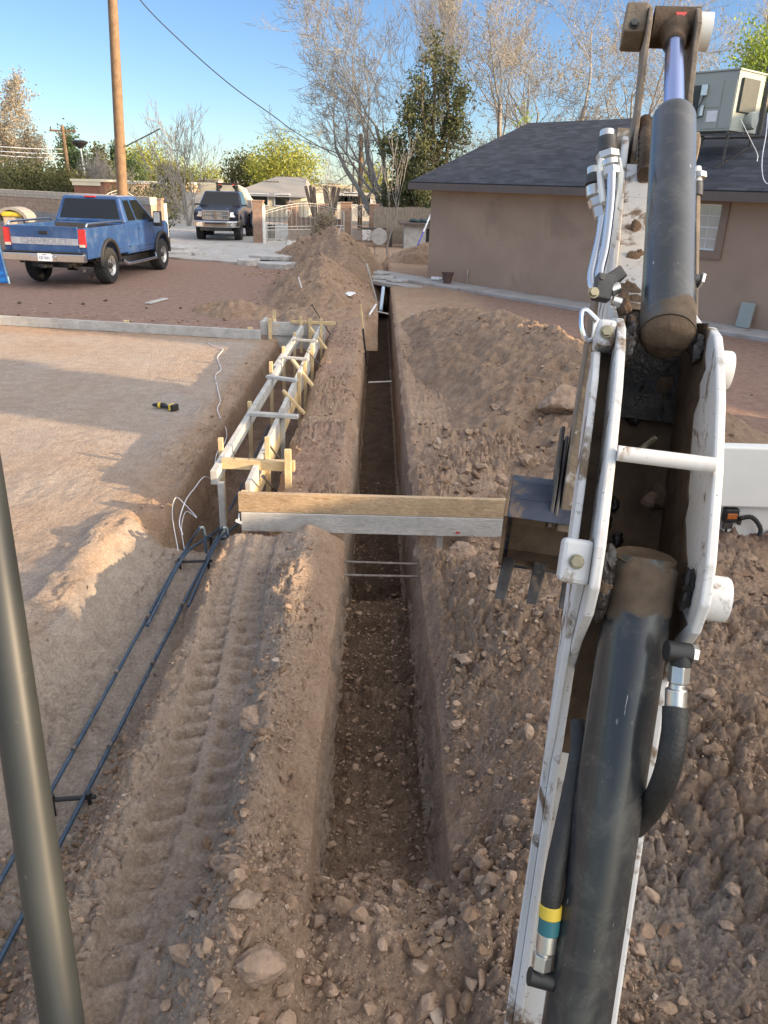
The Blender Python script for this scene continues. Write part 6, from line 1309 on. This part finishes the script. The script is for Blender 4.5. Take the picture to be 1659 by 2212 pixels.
# --- blue extended cab pickup, seen from behind
w_r=P(236,613,0); hd=rad(-5.5)
loc=w_r+np.array([-.90*math.cos(hd)+1.20*math.sin(hd)*1,0,0]); loc=np.array([w_r[0]-.90*math.cos(hd)+1.22*math.sin(hd),w_r[1]-.90*math.sin(hd)-1.22*math.cos(hd)+.05,0])
ch=thing('blue_pickup','faded blue extended cab pickup parked with its tailgate toward the yard','pickup truck',loc,hd)
AR={'c':.50,'r':.50}
for s in (-1,1):
    x0,x1=(.90,.985) if s>0 else (-.985,-.90)
    extr(ch,'bed_side',sidepoly(.06,2.38,.66,1.34,[1.22],AR),x0,x1,'blue_paint')
    extr(ch,'tail_light',[(-.0,.93),(.075,.93),(.075,1.31),(.02,1.31)],s*.80,s*.972,'red_lens',.01)
    mb=MB(); mb.box((s*.885,-.004,.955),(.13,.02,.06)); part(ch,'reverse_light',mb,'lens',local=True,bev=.004)
    extr(ch,'rear_corner',[(.035,.66),(.10,.66),(.10,1.335),(.035,1.335)],s*.80,s*.983,'blue_paint',.01)
    # bed rail tube
    mb=MB(); mb.tube(bez([(s*.93,.18,1.345),(s*.93,.26,1.41),(s*.93,.5,1.42),(s*.93,2.0,1.42),(s*.93,2.2,1.41),(s*.93,2.28,1.345)],5),.026,10); part(ch,'bed_rail',mb,'chrome',local=True,smooth=True)
    # flares
    for ya in (1.22,4.80):
        mb=MB(); arc=[(s*.99,ya+.53*math.cos(a),.50+.53*math.sin(a)) for a in np.linspace(-.05,PI+.05,15)]; mb.tube(arc,.05,8); part(ch,'fender_flare',mb,'black',local=True,smooth=True)
    mb=MB(); mb.tube(bez([(s*.98,1.95,.50),(s*1.03,2.1,.42),(s*1.05,2.3,.40),(s*1.05,3.9,.40),(s*1.03,4.1,.42),(s*.95,4.25,.52)],5),.042,12); part(ch,'side_step',mb,'chrome',local=True,smooth=True)
    mb=MB(); mb.box((s*1.22,3.95,1.42),(.22,.12,.38)); mb.box((s*1.05,3.98,1.38),(.2,.05,.1)); mi_=part(ch,'mirror',mb,'black',local=True,bev=.03); mb=MB(); mb.box((s*1.22,3.885,1.45),(.17,.01,.26)); part(ch,'mirror_glass',mb,'lens',local=True,sub=mi_,bev=.01)
    for y in (1.22,4.80): wheel(ch,s*.86,y,.43,.30,s,.235,'silver')
extr(ch,'lower_body',sidepoly(2.42,5.45,.60,1.36,[4.80],AR,[(5.45,1.22),(5.3,1.31),(4.35,1.37)]),-.965,.965,'blue_paint',.03)
gh=greenhouse(ch,2.42,4.45,2.62,3.72,1.345,1.97,.95,.74,'blue_paint')
mb=MB(); mb.box((0,3.17,1.975),(1.30,.95,.02)); part(ch,'roof_skin',mb,'roof_dust',local=True,bev=.008)
gq(ch,'rear_window',[(-.80,2.455,1.42),(.80,2.455,1.42),(.66,2.59,1.90),(-.66,2.59,1.90)],'glass',np.array([0,-1,0]))
gq(ch,'windshield',[(-.80,4.40,1.40),(.80,4.40,1.40),(.64,3.78,1.90),(-.64,3.78,1.90)],'glass',np.array([0,1,0]))
def sx(z): return .95-.21*(z-1.345)/.625
for s in (-1,1):
    for (ya,yb,yc,yd) in ((2.62,3.12,3.08,2.74),(3.20,4.25,3.68,3.18)):
        gq(ch,'side_window',[(s*sx(1.40),ya,1.40),(s*sx(1.40),yb,1.40),(s*sx(1.88),yc,1.88),(s*sx(1.88),yd,1.88)],'glass',np.array([s,0,0]))
    mb=MB(); mb.box((s*.967,3.17,.98),(.006,.012,.72)); mb.box((s*.967,4.24,.98),(.006,.012,.72)); mb.box((s*.967,3.7,.66),(.006,1.07,.01)); part(ch,'door_gap',mb,'black',local=True)
    mb=MB(); mb.box((s*.99,3.3,.80),(.05,1.7,.03)); mb.box((s*.992,1.95,.80),(.03,.6,.03)); mb.box((s*.975,3.3,1.2),(.03,.16,.05)) ; part(ch,'side_trim',mb,'blue_paint',local=True,bev=.008)
mb=MB(); mb.box((0,.03,1.06),(1.60,.06,.60)); tg=part(ch,'tailgate',mb,'blue_paint',local=True,bev=.014)
mb=MB(); mb.box((0,-.004,1.035),(1.58,.008,.145)); part(ch,'silver_band',mb,'silver_band',local=True,sub=tg,bev=.002)
text(ch,'lettering','CHEVROLET',.165,'steel',(0,-.0095,1.035),(PI/2,0,0),.001,sub=tg,sx=1.22)
text(ch,'lettering_face','CHEVROLET',.165,'silver_band',(0,-.0108,1.035),(PI/2,0,0),.0015,sub=tg,bold=-.0035,sx=1.22)
mb=MB(); mb.box((0,-.006,1.22),(.20,.02,.075)); part(ch,'tailgate_handle',mb,'black',local=True,sub=tg,bev=.01)
mb=MB(); mb.box((0,1.2,.72),(1.72,2.3,.06)); mb.box((0,2.38,1.02),(1.8,.05,.6)); part(ch,'bed',mb,'bed_grey',local=True)
mb=MB(); mb.prism([(-.97,-.16,.60),(-.97,-.16,.78),(-.97,-.02,.80),(-.97,.02,.60)],(1.94,0,0)); bp_=part(ch,'rear_bumper',mb,'chrome',local=True,bev=.02)
mb=MB(); mb.box((0,-.07,.803),(1.9,.17,.03)); part(ch,'bumper_pad',mb,'black',local=True,sub=bp_,bev=.01)
mb=MB(); mb.box((0,-.165,.665),(.62,.03,.13)); part(ch,'bumper_step',mb,'chrome',local=True,sub=bp_,bev=.02)
mb=MB(); mb.box((.05,-.19,.70),(.33,.012,.17)); lp_=part(ch,'licence_plate',mb,simple('plate_white',(.70,.76,.80),.5),local=True,bev=.006)
M['plate_ink']=simple('plate_ink',(.03,.05,.16),.6)
text(ch,'plate_number','CJY\u00b77631',.085,'plate_ink',(.05,-.1975,.685),(PI/2,0,0),.001,sub=lp_,sx=.78); text(ch,'plate_state','TEXAS',.035,'plate_ink',(.05,-.1975,.755),(PI/2,0,0),.001,sub=lp_)
mb=MB(); mb.box((0,-.02,.50),(.3,.2,.07)); mb.box((0,-.1,.5),(.07,.2,.07)); mb.box((0,.4,.55),(.9,.5,.2)); mb.cyl((-.85,1.22,.43),(.85,1.22,.43),.06,10); mb.lathe((0,1.22,.43),(1,0,0),[(-.16,.05),(-.1,.15),(.1,.15),(.16,.05)],14); mb.box((0,2.8,.52),(.9,4.6,.12)); part(ch,'underbody',mb,'black',local=True)
mb=MB(); mb.tube(bez([(.25,1.0,.50),(.35,.5,.52),(.5,.30,.47),(.82,.10,.40)],5),.036,10); part(ch,'exhaust_pipe',mb,'rebar_raw',local=True,smooth=True)
mb=MB(); mb.box((0,2.60,1.955),(.30,.04,.035)); part(ch,'brake_light',mb,'red_lens',local=True,bev=.005)
mb=MB(); mb.box((0,5.52,.72),(1.9,.16,.24)); part(ch,'front_bumper',mb,'chrome',local=True,bev=.03)
# --- dark pickup facing the yard
fl=P(440,520,0); fr_=P(516,522,0); cx=(P(420,519,0)[0]+P(528,521,0)[0])/2; rm=thing('dark_pickup','dark navy pickup with chrome grille facing the camera in the gateway','pickup truck',(cx+.06,34.6,0),PI+rad(2))
A2={'c':.55,'r':.52}
ext=extr(rm,'body',sidepoly(-5.1,-.12,.62,1.36,[-3.95,-.98],A2,[(-.12,1.18),(-.25,1.27),(-1.5,1.40),(-5.1,1.42)]),-.93,.93,'navy',.05)
mb=MB(); mb.hexa([(-.62,-1.45,1.385),(.62,-1.45,1.385),(.50,-.28,1.27),(-.50,-.28,1.27),(-.5,-1.45,1.455),(.5,-1.45,1.455),(.40,-.36,1.31),(-.40,-.36,1.31)]); part(rm,'hood_dome',mb,'navy',local=True,bev=.03)
gh=greenhouse(rm,-3.4,-1.35,-3.2,-2.05,1.39,1.98,.93,.74,'navy')
gq(rm,'windshield',[(-.84,-1.40,1.43),(.84,-1.40,1.43),(.68,-2.0,1.93),(-.68,-2.0,1.93)],'glass',np.array([0,1,0]))
def sx2(z): return .93-.19*(z-1.39)/.59
for s in (-1,1):
    for (ya,yb,yc,yd) in ((-3.2,-2.5,-2.5,-3.1),(-2.42,-1.6,-2.1,-2.42)): gq(rm,'side_window',[(s*sx2(1.44),ya,1.44),(s*sx2(1.44),yb,1.44),(s*sx2(1.9),yc,1.9),(s*sx2(1.9),yd,1.9)],'glass',np.array([s,0,0]))
    wheel(rm,s*.80,-.98,.46,.30,s,.24,'steel'); wheel(rm,s*.98,-3.95,.46,.42,s,.22,'steel')
    mb=MB(); mb.tube([(s*1.12,-3.95+.56*math.cos(a),.50+.56*math.sin(a)) for a in np.linspace(0,PI,13)],.13,8); part(rm,'rear_fender',mb,'navy',local=True,smooth=True)
    mb=MB(); mb.hexa([(s*.93,-.16,1.0),(s*.58,-.04,1.0),(s*.58,-.2,1.0),(s*.93,-.4,1.0),(s*.90,-.20,1.20),(s*.60,-.09,1.20),(s*.60,-.25,1.2),(s*.90,-.4,1.20)]); part(rm,'headlight',mb,'lens',local=True,bev=.015)
    mb=MB(); mb.box((s*1.02,-1.62,1.44),(.26,.08,.07)); mi_=part(rm,'mirror',mb,'black',local=True,bev=.02); mb=MB(); mb.box((s*1.22,-1.62,1.52),(.17,.12,.34)); part(rm,'mirror_cap',mb,'chrome',local=True,sub=mi_,bev=.03)
    mb=MB(); mb.lathe((s*.72,.10,.70),(0,1,0),[(0,.085),(.012,.08),(.014,0)],16); part(rm,'fog_light',mb,'lens',local=True,smooth=True)
# grille
mb=MB(); mb.box((0,-.10,1.07),(1.06,.05,.34)); gr=part(rm,'grille',mb,'steel',local=True,bev=.03)
mb=MB()
for (x,z,w,h) in ((0,1.235,1.12,.05),(0,.90,1.06,.05),(0,1.07,1.10,.035),(-.55,1.07,.05,.34),(.55,1.07,.05,.34),(0,1.07,.09,.34)): mb.box((x,-.055,z),(w,.05,h))
part(rm,'grille_frame',mb,'chrome',local=True,sub=gr,bev=.012)
mb=MB()
for i in range(15): 
    x=-.5+i*.071
    if abs(x)>.05: mb.box((x,-.066,1.155),(.012,.02,.11)); mb.box((x,-.066,.985),(.012,.02,.11))
for z in (1.12,1.15,1.19,.95,.985,1.02): mb.box((0,-.067,z),(1.04,.018,.010))
part(rm,'grille_mesh',mb,'silver',local=True,sub=gr)
mb=MB(); mb.prism([(0,-.025,1.16),(-.10,-.025,1.13),(-.085,-.025,1.06),(-.05,-.025,1.10),(-.028,-.025,.99),(0,-.025,.95),(.028,-.025,.99),(.05,-.025,1.10),(.085,-.025,1.06),(.10,-.025,1.13)],(0,.02,0)); part(rm,'grille_badge',mb,'chrome',local=True,sub=gr,bev=.005)
mb=MB(); mb.prism([(-.98,-.25,.60),(-.90,.06,.60),(-.5,.14,.58),(.5,.14,.58),(.90,.06,.60),(.98,-.25,.60)],(0,0,.26)); fb=part(rm,'front_bumper',mb,'chrome',local=True,bev=.04,seg=3)
mb=MB(); mb.box((0,.142,.755),(.86,.02,.075)); part(rm,'bumper_slot',mb,'black',local=True,sub=fb,bev=.01)
mb=MB(); mb.box((0,-.02,.53),(1.3,.2,.14)); mb.box((0,-2.5,.55),(1.0,4.6,.16)); mb.cyl((-.8,-.98,.46),(.8,-.98,.46),.07,10); mb.cyl((-.8,-3.95,.46),(.8,-3.95,.46),.08,10); part(rm,'underbody',mb,'black',local=True)
mb=MB(); mb.box((0,-3.75,1.86+.42),(1.0,.34,.10)); mb.box((-.42,-3.75,2.02),(.14,.3,.40)); mb.box((.42,-3.75,2.02),(.14,.3,.40)); mb.box((0,-3.75,1.78),(1.0,.3,.14)); mb.box((-.42,-3.75,1.6),(.1,.2,.5)); mb.box((.42,-3.75,1.6),(.1,.2,.5)); mb.prism([(-.36,-3.8,2.24),(-.36,-3.8,2.02),(-.2,-3.8,2.18)],(0,.1,0)); mb.prism([(.36,-3.8,2.24),(.36,-3.8,2.02),(.2,-3.8,2.18)],(0,.1,0)); part(rm,'bed_rack',mb,'black',local=True,bev=.02)
for s in (-1,1): mb=MB(); mb.box((s*.3,-3.55,2.25),(.09,.03,.04)); part(rm,'rack_lamp',mb,'red_lens',local=True)
# --- cream van with silver tail, across the street
vp=PY(522,448,52); vn=thing('cream_van','cream and silver van parked across the street, half behind the dark pickup','van',(vp[0],52,0))
mb=MB(); mb.prism([(vp[0]-2.6,52,.4),(vp[0]-2.6,52,2.25),(vp[0]-.55,52,2.25),(vp[0]+.05,52,1.95),(vp[0]+.45,52,1.3),(vp[0]+1.2,52,1.15),(vp[0]+1.25,52,.4)],(0,1.9,0)); part(vn,'body',mb,'cream',bev=.12,seg=3)
mb=MB(); mb.prism([(vp[0]-.35,51.985,1.3),(vp[0]-.35,51.985,1.95),(vp[0]-.1,51.985,1.85),(vp[0]+.25,51.985,1.3)],(0,.01,0)); part(vn,'side_window',mb,'glass')
mb=MB(); mb.box((vp[0]+.6,51.985,.65),(1.3,.02,.5)); part(vn,'silver_panel',mb,'silver',bev=.02)
for k in (-1.9,.7): mb=MB(); mb.lathe((vp[0]+k,51.95,.36),(0,1,0),[(0,.2),(0,.36),(.22,.36),(.22,0)],20); part(vn,'wheel',mb,'tyre',smooth=True)
# --- blue panel at the left edge
bp=P(20,616,0); bt_=thing('blue_board','bright glossy blue panel with slanted edge standing at the left, in front of the pickup','board',(bp[0],bp[1],0))
xr=bp[0]; yv=bp[1]; tp=PY(-10,300,yv)
mb=MB(); mb.hexa([(xr-1.2,yv,.04),(xr,yv,.04),(xr,yv+.1,.04),(xr-1.2,yv+.1,.04),(xr-1.2,yv+.05,1.66),(xr-.19,yv+.05,1.66),(xr-.19,yv+.15,1.66),(xr-1.2,yv+.15,1.66)]); part(bt_,'wall',mb,'blue_panel',bev=.03)
mb=MB(); mb.beam((xr+.012,yv-.01,.03),(xr-.178,yv+.04,1.66),.03,.03); part(bt_,'edge_trim',mb,simple('light_blue_trim',(.35,.6,.8),.4)); 
# --- yellow covered bin behind the cabin
yb_=PY(24,462,25.); t=thing('yellow_bin','yellow bin under an arched grey cover between the blue cabin and the pickup','bin',(yb_[0],25,0))
mb=MB(); mb.box((yb_[0],25.3,.62),(.62,.5,1.24)); part(t,'body',mb,'cap',bev=.04); mb=MB(); mb.box((yb_[0],25.27,1.3),(.66,.56,.16)); part(t,'yellow_lid',mb,'yellow',bev=.05)
mb=MB(); pts=[(yb_[0]+.52*math.cos(a),24.95,1.08+.42*math.sin(a)) for a in np.linspace(.0,PI,11)]; mb.prism(pts+[(yb_[0]+.42*math.cos(a),24.95,1.08+.34*math.sin(a)) for a in np.linspace(PI,0,11)],(0,.7,0)); part(t,'arched_cover',mb,'grey_roof')
# ---------------- blockers added out of view to shade the yard and shape its sun patches ----------------
def blocker_bld(name,x0,x1,y0,y1,h,rf,label,cat):
    t=thing(name,label,cat,((x0+x1)/2,(y0+y1)/2,0)); mb=MB(); mb.box(((x0+x1)/2,(y0+y1)/2,h/2),(x1-x0,y1-y0,h)); part(t,'wall',mb,'stucco')
    mb=MB(); e=.15; mb.add([(x0-e,y0-e,h),(x1+e,y0-e,h),(x1+e,y1+e,h),(x0-e,y1+e,h),((x0+x1)/2,y0-e,h+rf),((x0+x1)/2,y1+e,h+rf)],[(0,1,4),(1,2,5,4),(2,3,5),(3,0,4,5),(0,3,2,1)]); part(t,'roof',mb,'fascia'); return t
blocker_bld('sun_blocker',10.4,15,-15,-2.35,3.1,.7,'added sun blocker, long low tan block out of view beside the near yard','sun_blocker')
blocker_bld('narrow_sun_blocker',10.4,12.4,3.0,4.4,4.2,1.2,'added sun blocker, narrow tan block out of view between the wall pieces','shed')
blocker_bld('tall_sun_blocker',22,30,3.4,28,7.6,.6,'added sun blocker, tall tan block out of view behind the house','building')
blocker_bld('thin_sun_blocker',10.4,13,-1.7,-1.1,3.1,.4,'added sun blocker, thinnest tan block out of view at the near end of the wall','shed')
mb=MB(); mb.box((10.5,-2.02,1.31),(.2,.62,2.62)); mb.box((10.5,.97,1.44),(.2,4.0,2.88)); mb.box((10.5,5.62,1.5),(.2,2.4,3.0)); solo('sun_blocker_wall',mb,'block_tan','added sun blocker, tan wall pieces out of view, stepped to let in sun patches','wall')
tree('bare_tree','bare tree added out of view at the right to dapple the sun on the yard',(17.,-3.6,0.),8.5,.14,130,5,.2,.8,(3,4),bark='bark_lt',rt=.014,leaf='leaf_tan',ln=3,ls=.13,jit=.25)
# ---------------- light ----------------
SUN_AZ=rad(-20); SUN_EL=rad(13)   # azimuth measured from +X towards +Y
sd=Vector((math.cos(SUN_EL)*math.cos(SUN_AZ),math.cos(SUN_EL)*math.sin(SUN_AZ),math.sin(SUN_EL)))
wd=bpy.data.worlds.new('World'); scn.world=wd; wd.use_nodes=True; nt=wd.node_tree; bg=nt.nodes['Background']
sk=nt.nodes.new('ShaderNodeTexSky'); sk.sky_type='NISHITA'; sk.sun_disc=False; sk.sun_elevation=SUN_EL; sk.sun_rotation=PI/2-SUN_AZ
sk.altitude=1500; sk.air_density=1.; sk.dust_density=.4; sk.ozone_density=1.6
tint=mix(nt,1.,sk.outputs[0],(.49,.57,.71),'MULTIPLY')
tc=nt.nodes.new('ShaderNodeTexCoord'); sp=nt.nodes.new('ShaderNodeSeparateXYZ'); lk(nt,tc.outputs['Generated'],sp.inputs[0])
# added overhead fill brightness and the pale glow round the low sun
mr=nt.nodes.new('ShaderNodeMapRange'); mr.interpolation_type='SMOOTHSTEP'; mr.inputs[1].default_value=.22; mr.inputs[2].default_value=.55; lk(nt,sp.outputs[2],mr.inputs[0])
sky_fill=mix(nt,1.,mr.outputs[0],(1.75,1.72,1.66),'MULTIPLY')
dt=nt.nodes.new('ShaderNodeVectorMath'); dt.operation='DOT_PRODUCT'; lk(nt,tc.outputs['Generated'],dt.inputs[0]); dt.inputs[1].default_value=sd
mx=nt.nodes.new('ShaderNodeMath'); mx.operation='MAXIMUM'; lk(nt,dt.outputs['Value'],mx.inputs[0]); mx.inputs[1].default_value=0
pw=nt.nodes.new('ShaderNodeMath'); pw.operation='POWER'; lk(nt,mx.outputs[0],pw.inputs[0]); pw.inputs[1].default_value=2
glow=mix(nt,1.,pw.outputs[0],(13.,11.6,9.4),'MULTIPLY')
s1_=mix(nt,1.,tint,sky_fill,'ADD'); s2_=mix(nt,1.,s1_,glow,'ADD'); lk(nt,s2_,bg.inputs[0]); bg.inputs[1].default_value=.15
sl=bpy.data.lights.new('sun','SUN'); sl.energy=5.; sl.angle=rad(.6); sl.color=(1.,.73,.45)
so=bpy.data.objects.new('sun',sl); COL.objects.link(so)
so.rotation_euler=sd.to_track_quat('Z','Y').to_euler(); so.location=(20,-10,20)
scn.view_settings.view_transform='Standard'; scn.view_settings.look='None'; scn.view_settings.exposure=1.0; scn.view_settings.gamma=1
